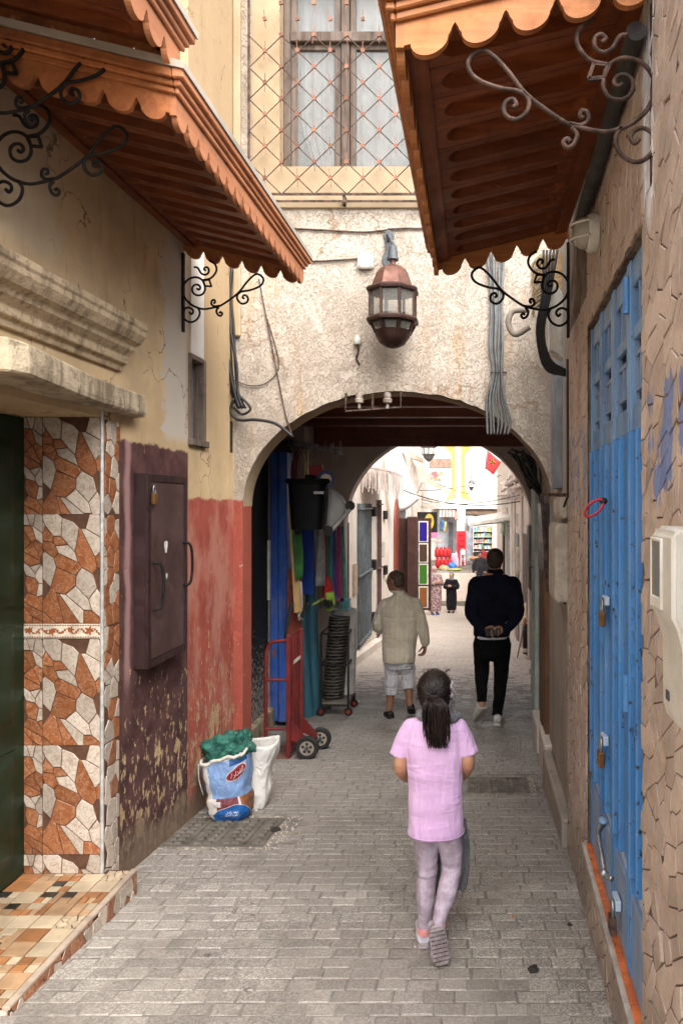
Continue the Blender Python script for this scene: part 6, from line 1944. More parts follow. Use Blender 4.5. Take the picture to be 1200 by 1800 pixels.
def seated_man():
    Y = 14.4
    A = lambda x, y, d=0.0: at(x, y, Y+d)
    T = thing('person', 'seated man in pale yellow shirt leaning on a cane by the right wall', 'person', (A(930, 0).x, Y, gz(Y)))
    b = MB()
    hc = A(931, 1040); hr = .085
    face = (-.6, -.8, 0)
    head(b, hc, hr, face)
    limb(b, [A(933, 1046), A(936, 1062)], [.055, .06])
    b.loft([ring(A(937, 1058), .10, .08), ring(A(938, 1066), .18, .11), ring(A(938, 1092), .17, .13), ring(A(939, 1112), .18, .15)])
    Rw = A(921, 1088, -.32)
    limb(b, [A(925, 1068), A(921, 1092, -.12), Rw], [.055, .048, .033])
    limb(b, [A(952, 1068), A(955, 1094, -.10), A(946, 1108, -.30)], [.055, .048, .033])
    hand(b, Rw, (0, -.6, -.5), (1, 0, 0), (0, .4, -1), .18, .9, .0105)
    hand(b, A(946, 1108, -.30), (-.3, -1, 0), (-1, 0, 0), (0, 0, -1), .18, .4, .0105)
    for sx in (926, 945):
        limb(b, [A(sx+3, 1110), A(sx, 1102, -.42), A(sx-2, 1142, -.40)], [.085, .062, .038])
    organic(b, 'body', SKIN_T, T, .009, 3)
    eyes(T, hc, hr, face, EYE_W, EYE_D)
    m = MB(); m.loft([ring(A(936, 1054), .08, .08), ring(A(937, 1063), .20, .12), ring(A(938, 1090), .20, .15), ring(A(939, 1113), .21, .17)])
    limb(m, [A(927, 1067), A(922, 1090, -.12), A(921, 1089, -.26)], [.09, .075, .06]); limb(m, [A(951, 1067), A(954, 1092, -.10), A(947, 1105, -.25)], [.09, .075, .06])
    organic(m, 'shirt', fabric('pale yellow shirt', (.62, .50, .30), (.70, .58, .38)), T, .012, 2, .02, .12)
    m = MB()
    for sx in (926, 945): limb(m, [A(sx+3, 1112), A(sx, 1104, -.42), A(sx-2, 1136, -.40)], [.105, .085, .065])
    organic(m, 'trousers', fabric('black trousers cloth', (.012, .012, .014), (.02, .02, .022)), T, .012, 2)
    for sx in (924, 943):
        plain_shoe(T, A(sx, 1146, -.36), A(sx-2, 1150, -.62), (0, 0, 1), .045, .06, simple('tan shoe', (.42, .34, .26), .7), BLK)
    # wooden stool and cane
    S = thing('stool', 'low wooden stool under the seated man', 'stool', A(940, 1142))
    MB().box(A(928, 0).x, A(954, 0).x, Y-.16, Y+.16, A(0, 1118).z-.03, A(0, 1118).z).build('seat', WOOD_OLD, S)
    for sx in (930, 951):
        for dy in (-.13, .13):
            MB().bar(A(sx, 1118, dy), Vector((A(sx, 0).x, Y+dy, gz(Y+dy))), .035).build('leg', WOOD_OLD, S)
    tag(MB().tube([Rw+Vector((.02, -.08, .02)), Vector((A(908, 0, -.5).x, Y-.55, gz(Y-.55)))], .012, 8).build('cane', mk_wood('cane wood', (.16, .07, .03), (.26, .12, .05), .5, 'z'), smooth=True), 'thin brown walking cane leaning before the seated man', 'cane')
seated_man()
# ================================================================ hardware shop goods in the passage
def plain(name, col, rough=.55, **k):
    return simple(name, col, rough, vs=k.pop('vs', 8), **k)
def shop():
    # the shop room behind the opening
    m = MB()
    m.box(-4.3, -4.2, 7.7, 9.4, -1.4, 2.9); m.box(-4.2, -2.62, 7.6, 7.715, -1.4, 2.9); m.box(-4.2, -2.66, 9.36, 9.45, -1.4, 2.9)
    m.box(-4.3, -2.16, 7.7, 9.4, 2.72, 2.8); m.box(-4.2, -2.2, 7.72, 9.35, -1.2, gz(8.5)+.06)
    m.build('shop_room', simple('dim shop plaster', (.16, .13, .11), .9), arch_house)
    # inside shelf with a few pale boxes catches the eye behind the goods
    S = thing('shop_shelf', 'dim shelf with boxes inside the hardware shop doorway', 'shelf', (-3.0, 9.2, gz(9)))
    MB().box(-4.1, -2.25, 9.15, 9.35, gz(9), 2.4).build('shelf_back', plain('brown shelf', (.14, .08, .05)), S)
    for i, z in enumerate((-.2, .4, 1.0, 1.6)):
        MB().box(-4.1, -2.25, 8.9, 9.15, z, z+.03).build('shelf_board', plain('brown shelf board', (.16, .10, .06)), S)
    rng = random.Random(8)
    for z in (-.17, .43, 1.03, 1.63):
        x = -3.0
        while x < -2.3:
            w = rng.uniform(.1, .2); h = rng.uniform(.15, .4)
            tag(MB().box(x, x+w-.01, 8.93, 9.1, z+.001, z+h).build('stock_box', plain('stock carton', rng.choice(((.5, .47, .42), (.35, .2, .1), (.12, .2, .4), (.5, .08, .06)))), bevel=.004), 'carton on the %s board of the dim hardware shop shelf' % {-.17: 'lowest', .43: 'second', 1.03: 'third', 1.63: 'top'}[z], 'box', 'cartons on the shop shelf')
            x += w
    # blue folding shutters
    Y = 7.8
    T = thing('folding_shutter', 'dark blue folded shop shutters standing beside the red hand truck', 'shutter', at(490, 1275, Y))
    for (a, b, y0, dy) in ((476, 490, 7.78, .30), (492, 507, 7.74, .36)):
        p0, p1 = at(a, 1275, Y), at(b, 795, Y)
        MB().box(p0.x, p1.x, y0, y0+dy, gz(Y)+.05, p1.z).build('shutter_leaf', BLUE_S, T, bevel=.006)
    MB().box(at(490.4, 0, Y).x, at(491.6, 0, Y).x, 7.80, 8.0, gz(Y)+.06, 2.1).build('slot', plain('grey brown strip', (.10, .08, .07)), T)
    for (py) in (900, 1030, 1150, 1220):
        MB().box(at(489.5, 0, 7.74).x, at(493, 0, 7.74).x, 7.735, 7.76, at(0, py, Y).z, at(0, py-14, Y).z).build('hinge', BLUE_S, T)
    MB().box(at(480, 0, 7.78).x, at(485, 0, 7.78).x, 7.776, 7.782, at(0, 1155, 7.78).z, at(0, 1140, 7.78).z).build('rust_patch', plain('rust', (.30, .09, .03), .8), T)
    T = thing('door_post', 'grey plaster door post left of the blue shutters', 'post', at(466, 1280, 7.72))
    MB().box(at(461, 0, 7.72).x, at(473, 0, 7.72).x, 7.72, 7.79, gz(7.72), 2.3).build('post', plain('grey post', (.26, .23, .22), .8), T, bevel=.01)
    MB().box(at(470, 0, 7.70).x, at(475, 0, 7.70).x, 7.69, 7.715, at(0, 1055, 7.7).z, at(0, 950, 7.7).z).build('white_strip', WHITE_P, T)
    # plank, green hose coil, white cloth, yellow tube
    Y = 7.35
    a, b = at(506, 884, Y), at(517, 1078, Y)
    tag(MB().prism([a, at(517, 887, Y), at(529, 1075, Y), b], (0, .02, 0)).build('timber_plank', mk_wood('fresh pine', (.40, .24, .10), (.52, .34, .16), .7, 'z', .3), bevel=.003), 'pale pine plank hanging beside the black bins', 'plank')
    T = thing('green_hose', 'green garden hose hanked up beside the pine plank', 'hose', at(524, 1022, Y-.05))
    gm = plain('green hose rubber', (.035, .16, .03), .45)
    for i in range(6):
        o = i*1.6
        P = [at(517+o*.5+rng.uniform(-1, 1), 925+rng.uniform(-3, 3), Y-.05-.01*i), at(515+o+rng.uniform(-1, 1), 950, Y-.06), at(519+o+rng.uniform(-1, 1), 985, Y-.06), at(521+o, 1015+rng.uniform(-3, 3), Y-.05), at(527+o*.5, 1005, Y-.05), at(524+o+rng.uniform(-1, 1), 970, Y-.06), at(522+o*.6, 930, Y-.05)]
        MB().tube(spline(P, 5), .011, 7).build('hose_loop', gm, T, smooth='all')
    def cloth(label, px, Y, mat, cat='cloth'):
        (x0, x1, y0), (x2, x3, y1) = px
        def f(u, v):
            xa, xb = x0+(x2-x0)*v, x1+(x3-x1)*v
            p = at(xa+(xb-xa)*u, y0+(y1-y0)*v, Y)
            return p + Vector((0, .02*math.sin(u*8+v*3), 0))
        return tag(MB().grid(f, 10, 10).build('hanging_cloth', mat, smooth='all', solid=.006), label, cat)
    cloth('pale cloth strip hanging below the pine plank', ((513, 530, 1022), (524, 533, 1090)), 7.4, plain('unbleached cloth', (.48, .42, .34), .9))
    tag(MB().prism([at(505, 1000, 7.5), at(530, 1000, 7.5), at(530, 1125, 7.5), at(505, 1125, 7.5)], (0, .03, 0)).build('red_board', plain('dark red-orange board', (.20, .04, .02), .6)), 'dark red board standing behind the hand truck', 'board')
    # black plastic bins hung upside down
    T = thing('plastic_bin', 'big black plastic bins hanging nested under the passage ceiling', 'bin', at(545, 935, 7.0))
    bk = plain('black plastic', (.0025, .0025, .003), .6, spec=.12)
    for (dx, w0, w1, y0, y1, d) in ((543, 36, 27, 842, 930, 0.0),):
        k = 7.0/FPX
        rings = []
        for (py, w) in ((842, 36), (850, 36), (851, 33), (930, 27)):
            c = at(543, py, 7.0); rings.append(ring(c, w*k, .17 if py > 850 else .19, p=4.5, n=24))
        MB().loft(rings).build('bin_body', bk, T, smooth=True)
        MB().tube(ring(at(543, 846, 7.0), 36.5*k, .192, p=4.5, n=24), .012, 6, closed=True).build('bin_rim', bk, T, smooth='all')
    MB().box(at(536, 0, 6.9).x, at(552, 0, 6.9).x, 6.88, 7.12, at(0, 843, 7).z, at(0, 835, 7).z).build('bin_handle', bk, T, bevel=.01)
    MB().box(at(520, 0, 6.84).x, at(528, 0, 6.84).x, 6.80, 6.9, at(0, 938, 7).z, at(0, 926, 7).z).build('bin_foot', bk, T, bevel=.01)
    lb = at(560, 866, 6.83)
    MB().box(lb.x-.045, lb.x+.045, 6.822, 6.832, lb.z-.012, lb.z+.012).build('paper_label', plain('grey label', (.40, .37, .35), .8), T)
    # transparent bag of tools
    T = thing('clear_bag', 'clear plastic bag of castors hanging right of the black bins', 'bag', at(595, 935, 7.3))
    cm = NT('clear crinkled plastic')
    cm = cm.fin((.62, .62, .60), .18, cm.bump(cm.noise(30, 4, .6), .8, .02), spec=.6, Alpha=.42)
    P = [at(573, 850, 7.3), at(590, 858, 7.3), at(620, 892, 7.3), at(580, 938, 7.3), at(572, 925, 7.3)]
    cc = sum(P, Vector((0, 0, 0)))/5
    bm_ = MB(); rings = []
    for s, d in ((.55, -.09), (.95, -.05), (1.0, 0), (.95, .05), (.55, .09)):
        rings.append([cc+(p-cc)*s+Vector((0, d, 0)) for p in P])
    bm_.loft(rings); o = bm_.build('bag_film', cm, T, smooth='all')
    md = o.modifiers.new('round', 'SUBSURF'); md.levels = 2; md.render_levels = 2
    gp = plain('grey plastic bar', (.42, .42, .40), .5)
    MB().bar(at(583, 933, 7.28), at(616, 895, 7.28), .05, .03).build('grey_bar', gp, T, bevel=.006)
    for (px, py) in ((615, 889), (577, 932)):
        MB().lathe([(.045, -.02), (.05, 0), (.045, .02)], at(px, py, 7.27), 14, (0, 1, .3)).build('castor_wheel', plain('dark castor', (.05, .05, .05), .5), T, smooth=True)
    MB().prism([at(572, 893, 7.28), at(590, 890, 7.28), at(590, 886, 7.28), at(580, 882, 7.28), at(572, 886, 7.28)], (0, .03, 0)).build('blue_tool', plain('blue plastic', (.03, .05, .22), .4), T, bevel=.004)
    # things hung from the passage ceiling rail
    R_ = thing('hanging_rail', 'dark cluttered rail with chains above the hanging shop goods', 'rail', at(545, 790, 7.1))
    MB().bar(at(510, 778, 6.7), at(600, 795, 8.2), .05, .05).build('rail_bar', BLK, R_)
    ch = MB()
    for i in range(26):
        x = 512+rng.uniform(0, 88); y = 776+rng.uniform(0, 12)
        for k in range(rng.randrange(3, 9)):
            c = at(x, y+k*3.2, 7.1+rng.uniform(-.01, .01))
            ch.tube([c+Vector((.009*math.cos(a)*(1 if k % 2 else .3), .009*math.cos(a)*(.3 if k % 2 else 1), .010*math.sin(a))) for a in [j*2*PI/7 for j in range(7)]], .0028, 4, closed=True)
    tag(ch.build('hanging_chains', STEEL, R_), kind='stuff')
    red = plain('red plastic sheet', (.36, .012, .015), .5)
    tag(MB().prism([at(543, 820, 7.2), at(566, 817, 7.2), at(566, 848, 7.2), at(543, 848, 7.2)], (0, .06, 0)).build('red_tub', red, bevel=.006), 'red plastic tub hanging above the black bins', 'tub')
    tag(MB().tube(spline([at(536, 780, 7.3), at(522, 800, 7.3), at(517, 820, 7.3), at(517, 850, 7.3)], 5), .03, 8).build('tool_handle', plain('dark red handle', (.14, .015, .02), .5), smooth='all'), 'curved dark red handle hanging left of the red tub', 'handle')
    tag(MB().bar(at(539, 788, 7.25), at(540, 840, 7.25), .03, .02).build('yellow_level', plain('yellow enamel', (.50, .36, .03), .45), bevel=.003), 'yellow spirit level hanging beside the red tub', 'tool')
    tp = thing('tape_roll', 'blue roll of tape hanging beside the red tub', 'tape', at(572, 853, 7.0))
    MB().lathe([(.055, -.03), (.085, -.03), (.085, .03), (.055, .03), (.055, -.03)], at(572, 843, 7.0), 18, (.4, -1, 0), cap=False).build('tape', plain('blue tape', (.02, .035, .13), .4), tp, smooth=True)
    MB().lathe([(.02, -.02), (.054, -.02), (.054, .02)], at(572, 843, 7.0), 18, (.4, -1, 0)).build('core', plain('printed core', (.6, .5, .35), .6), tp, smooth=True)
    # brooms and poles
    poles = [(572, 935, 569, 1060, (.30, .015, .03), 'red broom handle beside the blue panels', None), (581, 935, 581, 1062, (.05, .20, .19), 'dark teal pipe among the brooms', None),
             (588, 930, 590, 1048, (.10, .03, .30), 'violet broom handle with dark bristles', (.10, .09, .09)), (595, 925, 597, 1052, (.42, .02, .14), 'crimson broom handle with grey bristles', (.13, .12, .12)),
             (602, 925, 607, 1052, (.06, .30, .27), 'spotted turquoise broom handle with turquoise bristles', (.05, .33, .36))]
    for (x0, y0, x1, y1, c, lb_, br) in poles:
        Yp = 8.3
        T = thing('broom' if br else 'pole', lb_, 'broom' if br else 'pole', at(x1, y1, Yp))
        MB().tube([at(x0, y0, Yp), at(x1, y1, Yp)], .030 if 'pipe' in lb_ else .016, 8).build('handle', plain(lb_.split()[0]+' handle', c, .4), T, smooth=True)
        if br:
            k = Yp/FPX
            MB().obox(at(x1, y1+2, Yp), (9*k, 0, 0), (0, .03, 0), (0, 0, 2.5*k)).build('broom_head', plain('broom head', tuple(v*.8+.08 for v in c), .5), T, bevel=.006)
            bs = MB()
            for i in range(60):
                u = rng.uniform(-1, 1); v = rng.uniform(-.025, .025)
                p = at(x1, y1+4, Yp)+Vector((u*8.5*k, v, 0))
                bs.bar(p, p+Vector((u*3*k, v*.5, -16*k)), .003)
            tag(bs.build('bristles', plain('bristle '+lb_.split()[0], br, .8), T), kind='stuff')
    dp = thing('dustpan', 'red plastic dustpan hanging among the broom handles', 'dustpan', at(575, 1062, 8.1))
    MB().prism([at(570, 1035, 8.1), at(573, 1013, 8.1), at(578, 1013, 8.1), at(584, 1035, 8.1), at(582, 1062, 8.1), at(568, 1062, 8.1)], (0, .05, 0)).build('pan', plain('red dustpan', (.50, .015, .02), .4), dp, bevel=.006)
    # lime packet and dark brush
    tag(MB().prism([at(571, 1042, 7.9), at(586, 1040, 7.9), at(588, 1062, 7.9), at(582, 1076, 7.9), at(572, 1074, 7.9)], (0, .06, 0)).build('lime_packet', plain('lime green packet', (.30, .48, .06), .5, vs=18), bevel=.012), 'lime green packet wedged below the red dustpan', 'packet')
    T = thing('dust_brush', 'black dust brush with lime handle lying on the mesh roll', 'brush', at(575, 1065, 7.75))
    MB().bar(at(549, 1063, 7.75), at(570, 1052, 7.75), .02, .02).build('handle', plain('lime handle', (.24, .38, .05), .5), T)
    bs = MB()
    for i in range(110):
        p = at(562+rng.uniform(0, 22), 1058+rng.uniform(-6, 4), 7.75+rng.uniform(-.03, .03)); bs.bar(p, p+Vector((rng.uniform(-.02, .03), rng.uniform(-.02, .02), -.06)), .0035)
    tag(bs.build('bristles', BLK, T), kind='stuff')
    # blue panel, white cloth behind, teal rolls
    tag(MB().prism([at(530, 930, 8.0), at(551, 930, 8.0), at(551, 1045, 8.0), at(530, 1045, 8.0)], (0, .03, 0)).build('blue_sheet', plain('bright blue panel', (.012, .06, .36), .5), bevel=.004), 'bright blue panel behind the green hose', 'panel')
    cloth('grey white cloth hanging right of the bright blue panel', ((552, 570, 925), (553, 572, 1030)), 8.2, plain('grey white cloth', (.45, .43, .42), .9))
    teal = NT('teal oilcloth'); teal = teal.fin(teal.mix(teal.noise(5, 4), (.025, .095, .14), (.045, .15, .20)), .35, teal.bump(teal.noise(3, 4, .6, teal.pos((9, 9, 1))), .4, .02), spec=.5)
    for (x0, y0, x1, y1, r, Yr, lb_) in ((545, 1003, 553, 1250, .075, 8.45, 'tall teal oilcloth roll leaning by the wire mesh'), (530, 1070, 541, 1245, .06, 8.3, 'shorter teal oilcloth roll behind the hand truck')):
        P = [at(x0, y0, Yr), at((x0+x1)/2, (y0+y1)/2, Yr), Vector((at(x1, 0, Yr).x, Yr, gz(Yr)+.005))]
        tag(MB().tube(P, [r*.85, r*.95, r*1.12], 18).build('oilcloth_roll', teal, smooth=True), lb_, 'roll')
    # wheeled wire cart with mesh roll
    T = thing('wire_cart', 'black wheeled frame cart holding a roll of wire mesh', 'cart', (at(600, 0, 8.5).x, 8.5, gz(8.5)))
    fr = BLK
    za, zb = gz(8.4)+.13, at(0, 1110, 8.45).z
    n0, n1, f0, f1 = at(564, 0, 8.30).x, at(612, 0, 8.30).x, at(580, 0, 8.85).x, at(622, 0, 8.85).x
    C4 = [(n0, 8.30), (n1, 8.30), (f1, 8.85), (f0, 8.85)]
    for (x, y) in C4: MB().bar((x, y, za), (x, y, zb), .022).build('upright', fr, T)
    for z in (za, (za+zb)/2+.05, zb):
        for (p, q) in zip(C4, C4[1:]+C4[:1]):
            MB().bar((p[0], p[1], z), (q[0], q[1], z), .018).build('rail', fr, T)
    MB().prism([(x, y, za+.012) for x, y in C4], (0, 0, .012)).build('deck', plain('worn deck', (.26, .22, .18), .8), T)
    for (x, y) in C4:
        w = MB().lathe([(.045, -.015), (.05, 0), (.045, .015)], (x, y, gz(y)+.05), 14, (0, 1, 0)).build('castor', plain('dark castor tyre', (.03, .02, .02), .5), T, smooth=True)
        MB().lathe([(.022, -.018), (.022, .018)], (x, y, gz(y)+.05), 10, (0, 1, 0)).build('hub', plain('red hub', (.4, .04, .02), .5), w)
        MB().bar((x, y, gz(y)+.09), (x, y, za), .03).build('castor_fork', fr, T)
    # mesh roll: helical coarse wire
    t = NT('woven wire roll')
    h = t.math('MULTIPLY', t.math('SINE', t.math('MULTIPLY', t.sep()[2], 170.0)), t.math('ADD', t.math('MULTIPLY', t.noise(60, 2), .8), .3))
    wm = t.fin(t.mix(t.ramp(h, -.2, .6), (.012, .011, .010), (.20, .18, .15)), .5, t.bump(h, .9, .02), .3, .4)
    p0, p1 = Vector((at(585, 0, 8.5).x, 8.5, za+.03)), at(597, 1083, 8.5)
    M_ = thing('mesh_roll', 'dark roll of wire netting standing in the wheeled cart', 'wire roll', p0)
    MB().tube([p0, (p0+p1)/2, p1], .118, 28).build('roll', wm, M_, smooth=True)
    hx = MB()
    d = p1-p0
    for s in range(2):
        for j in range(34):
            pts = []
            for k in range(29):
                a = 2*PI*k/28
                z = (j+.5+.30*math.sin(a*7+PI*(j % 2)))/34
                pts.append(p0+d*z+Vector((.121*math.cos(a), .121*math.sin(a), 0)))
            if s == 0: hx.tube(pts, .0028, 3, cap=False)
    tag(hx.build('netting', simple('galvanised wire', (.22, .20, .17), .45, .7, .4), M_, smooth='all'), kind='stuff')
    tag(MB().lathe([(.10, 0), (.13, .02), (.15, .50), (.152, .98), (.14, 1.0)], (at(604, 0, 8.68).x, 8.68, za+.03), 20).build('white_drum', plain('white plastic drum', (.55, .52, .50), .5), smooth=True), 'tall white plastic drum behind the wire netting roll', 'drum')
    # red hand truck
    rm = simple('chipped dark red enamel', (.155, .016, .014), .42, 0, .5, col2=(.10, .012, .012), vs=7, dirt=.25)
    T = thing('hand_truck', 'dark red steel hand truck with two spoked rubber wheels', 'hand truck', (-1.62, 6.6, gz(6.6)))
    g = gz(6.55)
    xs = -1.605
    zt = at(0, 1113, 6.5).z
    ztop = zt
    for (y, x) in ((6.42, xs-.015), (6.74, xs+.02)):
        MB().bar((x, y, g+.02), (x, y, ztop), .035, .035).build('side_rail', rm, T, bevel=.005)
    m = MB(); m.box(xs-.006, xs+.004, 6.44, 6.73, g+.06, ztop-.01); m.build('back_sheet', rm, T)
    for i in range(5):
        y = 6.47+i*.055
        MB().box(xs+.004, xs+.014, y, y+.028, g+.10, ztop-.03).build('sheet_rib', rm, T, bevel=.004)
    MB().obox((xs+.016, 6.60, g+.83), (.004, .11, .0), (.004, 0, 0), (0, .0, .014)).build('white_scrape', plain('scraped white tape', (.6, .57, .52), .7), T)
    # bent tube guard towards the shop
    yt = 6.46
    xa, xb = at(467, 0, yt).x, xs-.02
    zz = lambda py: at(0, py, yt).z
    MB().tube(spline([(xa, yt, g+.03), (xa, yt, zz(1220)), (xa, yt, zz(1160)), (xa+.02, yt, zz(1138)), (xa+.07, yt, zz(1128)), (xb, yt, zz(1126))], 5), .016, 8).build('guard_tube', rm, T, smooth='all')
    for py in (1195, 1281): MB().tube([(xa, yt, zz(py)), (xb, yt, zz(py))], .014, 8).build('cross_tube', rm, T, smooth=True)
    MB().box(xa+.05, xs, 6.40, 6.76, g+.006, g+.018).build('toe_plate', simple('worn toe plate', (.22, .11, .08), .6, .3, .4, vs=8), T)
    for (y, x) in ((6.40, at(540, 0, 6.40).x), (6.76, at(563, 0, 6.76).x)):
        gw = gz(y)
        w = MB().lathe([(.062, -.022), (.088, -.025), (.099, -.014), (.099, .014), (.088, .025), (.062, .022)], (x, y, gw+.098), 28, (0, 1, 0), cap=False).build('wheel', plain('black rubber tyre', (.020, .019, .018), .75), T, smooth=True)
        MB().lathe([(.064, -.018), (.064, .018)], (x, y, gw+.098), 24, (0, 1, 0)).build('rim', plain('dirty cream rim', (.36, .31, .25), .6), w, smooth=True)
        for k in range(5):
            a = 2*PI*k/5+.3
            c = Vector((x+.036*math.cos(a), y-.0195, gw+.098+.036*math.sin(a)))
            MB().lathe([(.013, 0), (.013, .003)], c, 8, (0, -1, 0)).build('spoke_gap', BLK, w)
        MB().lathe([(.018, -.032), (.018, .032)], (x, y, gw+.098), 12, (0, 1, 0)).build('hub', SLATE, w, smooth=True)
    MB().tube([(at(541, 0, 6.4).x, 6.40, g+.10), (at(562, 0, 6.76).x, 6.76, gz(6.76)+.10)], .012, 8).build('axle', STEEL, T, smooth=True)
    for y in (6.45, 6.72):
        MB().prism([(xs, y, g+.16), (xs, y, g+.34), (-1.43, y, g+.125), (-1.45, y, g+.09)], (0, .012, 0)).build('axle_bracket', rm, T)
    # long tool with blue tape and dark hooks rising from the truck
    tag(MB().tube([at(500, 1130, 6.5), at(507, 1085, 6.5), at(513, 1060, 6.52)], [.010, .016, .018], 8).build('pry_bar', BLK, smooth=True), 'dark pry bar stuck upright in the red hand truck', 'tool')
    tag(MB().tube([at(530, 1085, 6.9), at(541, 1060, 6.9)], .018, 8).build('hook_bar', BLK, smooth=True), 'dark short bar leaning on the teal rolls', 'tool')
shop()

# ---------------------------------------------------------------- rubbish sacks
def arabic(s):
    """text (already shaped, visual order) as flat triangles"""
    cu = bpy.data.curves.new('lettering', 'FONT'); cu.body = s; cu.size = 1.0; cu.align_x = 'CENTER'; cu.align_y = 'CENTER'
    o = bpy.data.objects.new('lettering', cu); C.objects.link(o)
    dg = bpy.context.evaluated_depsgraph_get(); dg.update()
    me = o.evaluated_get(dg).to_mesh()
    v = [Vector(p.co) for p in me.vertices]; f = [tuple(p.vertices) for p in me.polygons]
    o.evaluated_get(dg).to_mesh_clear()
    bpy.data.objects.remove(o); bpy.data.curves.remove(cu)
    return v, f
def sacks():
    rng = random.Random(6)
    Y = 4.90
    cx = at(408, 0, Y).x
    g = gz(Y)
    # printed flour sack: surface S(a, v): a = angle, v = height 0..1
    prof = [(0, .10, .085), (.04, .125, .115), (.15, .150, .14), (.32, .150, .14), (.42, .138, .13), (.52, .150, .14), (.75, .162, .15), (.92, .160, .145), (1.0, .158, .14)]
    Ht = .42
    def S(a, v, off=0.0):
        for (v0, p0, q0), (v1, p1, q1) in zip(prof, prof[1:]):
            if v <= v1 or v1 == 1.0:
                f = (v-v0)/(v1-v0); rx = p0+(p1-p0)*f; ry = q0+(q1-q0)*f; break
        ca, sa = math.cos(a), math.sin(a)
        ex = math.copysign(abs(ca)**.75, ca); ey = math.copysign(abs(sa)**.75, sa)
        wr = .010*mnoise.noise(Vector((math.cos(a)*2.2+v*2, math.sin(a)*2.2, v*7))) + .004*mnoise.noise(Vector((ca*7, sa*7+v*3, v*19)))
        lean = -.035*v
        tilt = .05*(ca)*v*v
        d = Vector((ex, ey, 0)).normalized()
        p = Vector((cx+lean+ex*rx*.93, Y+ey*ry, g+v*Ht+tilt*.9)) + d*(wr+off)
        return p
    T = thing('flour_sack', 'blue printed flour sack stuffed with rubbish against the red wall', 'sack', (cx, Y, g))
    sackm = fabric('woven white sack', (.52, .48, .43), (.60, .56, .51), fold=.5, fscale=18, spec=.3)
    N = 64
    m = MB().loft([[S(2*PI*k/N, v) for k in range(N)] for v in [i/30 for i in range(31)]], cap=False)
    m.add([S(2*PI*k/N, 0) for k in range(N)], [tuple(reversed(range(N)))])
    m.build('sack_body', sackm, T, smooth='all', solid=.003)
    def band(name, mat, a0, a1, v0, v1, off=.0025, na=30, nv=16):
        MB().grid(lambda s, t: S(a0+(a1-a0)*s, v0+(v1-v0)*t, off), na, nv).build(name, mat, T, smooth='all')
    prt = lambda n, c: fabric(n, tuple(v*.85 for v in c), c, fold=.5, fscale=18, spec=.35, rough=.5, sheen=0)
    lb = prt('light blue print', (.20, .32, .56)); db = prt('deep blue print', (.018, .075, .23)); br = prt('brown picture print', (.22, .085, .04)); mr = prt('maroon print', (.14, .03, .04)); pale = prt('pale print', (.55, .50, .50))
    FR = -PI/2
    band('print_band', lb, FR-.45, FR+1.9, .40, .97); band('print_band', prt('slate blue print', (.09, .13, .25)), FR-1.9, FR-.80, .40, .97)
    band('print_band', db, FR+.30, FR+1.3, .88, .975, .004); band('print_band', mr, FR-.20, FR+.62, .22, .405, .003); band('print_band', pale, FR+.62, FR+.74, .16, .405, .003)
    band('print_band', br, FR+.74, FR+1.9, .10, .40, .003); band('print_band', br, FR-1.9, FR-.80, .19, .40, .003); band('print_band', pale, FR-.30, FR-.05, .28, .36, .004)
    band('print_band', db, FR-1.9, FR-.80, .01, .18, .003)
    # blue badge: half disc with lettering
    bd = MB()
    def badge(s, t):
        a = FR-.42 + 1.95*s
        top = .03 + .275*math.sin(PI*min(1, max(0, (s*.9+.08))))**.7
        return S(a, .008+(top-.008)*t, .005)
    bd.grid(badge, 36, 10); bd.build('blue_badge', prt('badge blue print', (.012, .10, .33)), T, smooth='all')
    ed = MB().tube([badge(s/36, 1.0) for s in range(37)], .0022, 4); ed.build('badge_edge', pale, T, smooth='all')
    def ellipse(u0, v0, ra, rv, off, tilt, n=34):
        c = MB(); pts = [S(u0, v0, off)]
        rings_ = []
        for s in (.34, .67, 1.0):
            rings_.append([S(u0+ra*s*math.cos(q), v0+rv*s*math.sin(q)+tilt*ra*s*math.cos(q), off) for q in [2*PI*k/n for k in range(n)]])
        vs = pts+sum(rings_, [])
        fs = [(0, 1+k, 1+(k+1) % n) for k in range(n)]
        for r in range(2): fs += [(1+r*n+k, 1+(r+1)*n+k, 1+(r+1)*n+(k+1) % n, 1+r*n+(k+1) % n) for k in range(n)]
        return c.add(vs, fs)
    u0, v0 = FR+.62, .765
    ellipse(u0, v0, .50, .095, .0045, .10).build('oval_border', pale, T, smooth='all')
    ellipse(u0, v0, .46, .080, .0060, .10).build('red_oval', prt('dark red print', (.22, .012, .018)), T, smooth='all')
    white = prt('white lettering', (.72, .70, .68))
    def letter(txt, u, v, su, sv, off, tilt):
        vs, fs = arabic(txt)
        if not vs: return
        w = max(p.x for p in vs)-min(p.x for p in vs)
        MB().add([S(u+p.x/w*su, v+p.y*sv+tilt*p.x/w*su, off) for p in vs], fs).build('lettering', white, T, recalc=False)
    letter('\ufe93\ufead\ufe8d\ufeaa\ufed4\ufedf\ufe8d', u0+.02, v0, .62, .11, .0080, .10)
    letter('\ufed6\ufef4\ufed7\ufead \ufeaa\ufef4\ufee4\ufeb3', FR+.30, .205, .50, .060, .0075, -.01)
    letter('\ufe90\ufee0\ufebc\ufedf\ufe8d \ufea2\ufee4\ufed8\ufedf\ufe8d \ufee6\ufee3', FR+.30, .155, .74, .060, .0075, -.01)
    # turned-out rim and rubbish showing
    m = MB()
    for k in range(0, 41):
        pass
    rim = [S(2*PI*k/48, .99, .004)+Vector((0, 0, .006*math.sin(k*1.7)+.012*math.sin(k*.55))) for k in range(48)]
    MB().tube(rim, .011, 7, closed=True).build('rolled_rim', sackm, T, smooth='all')
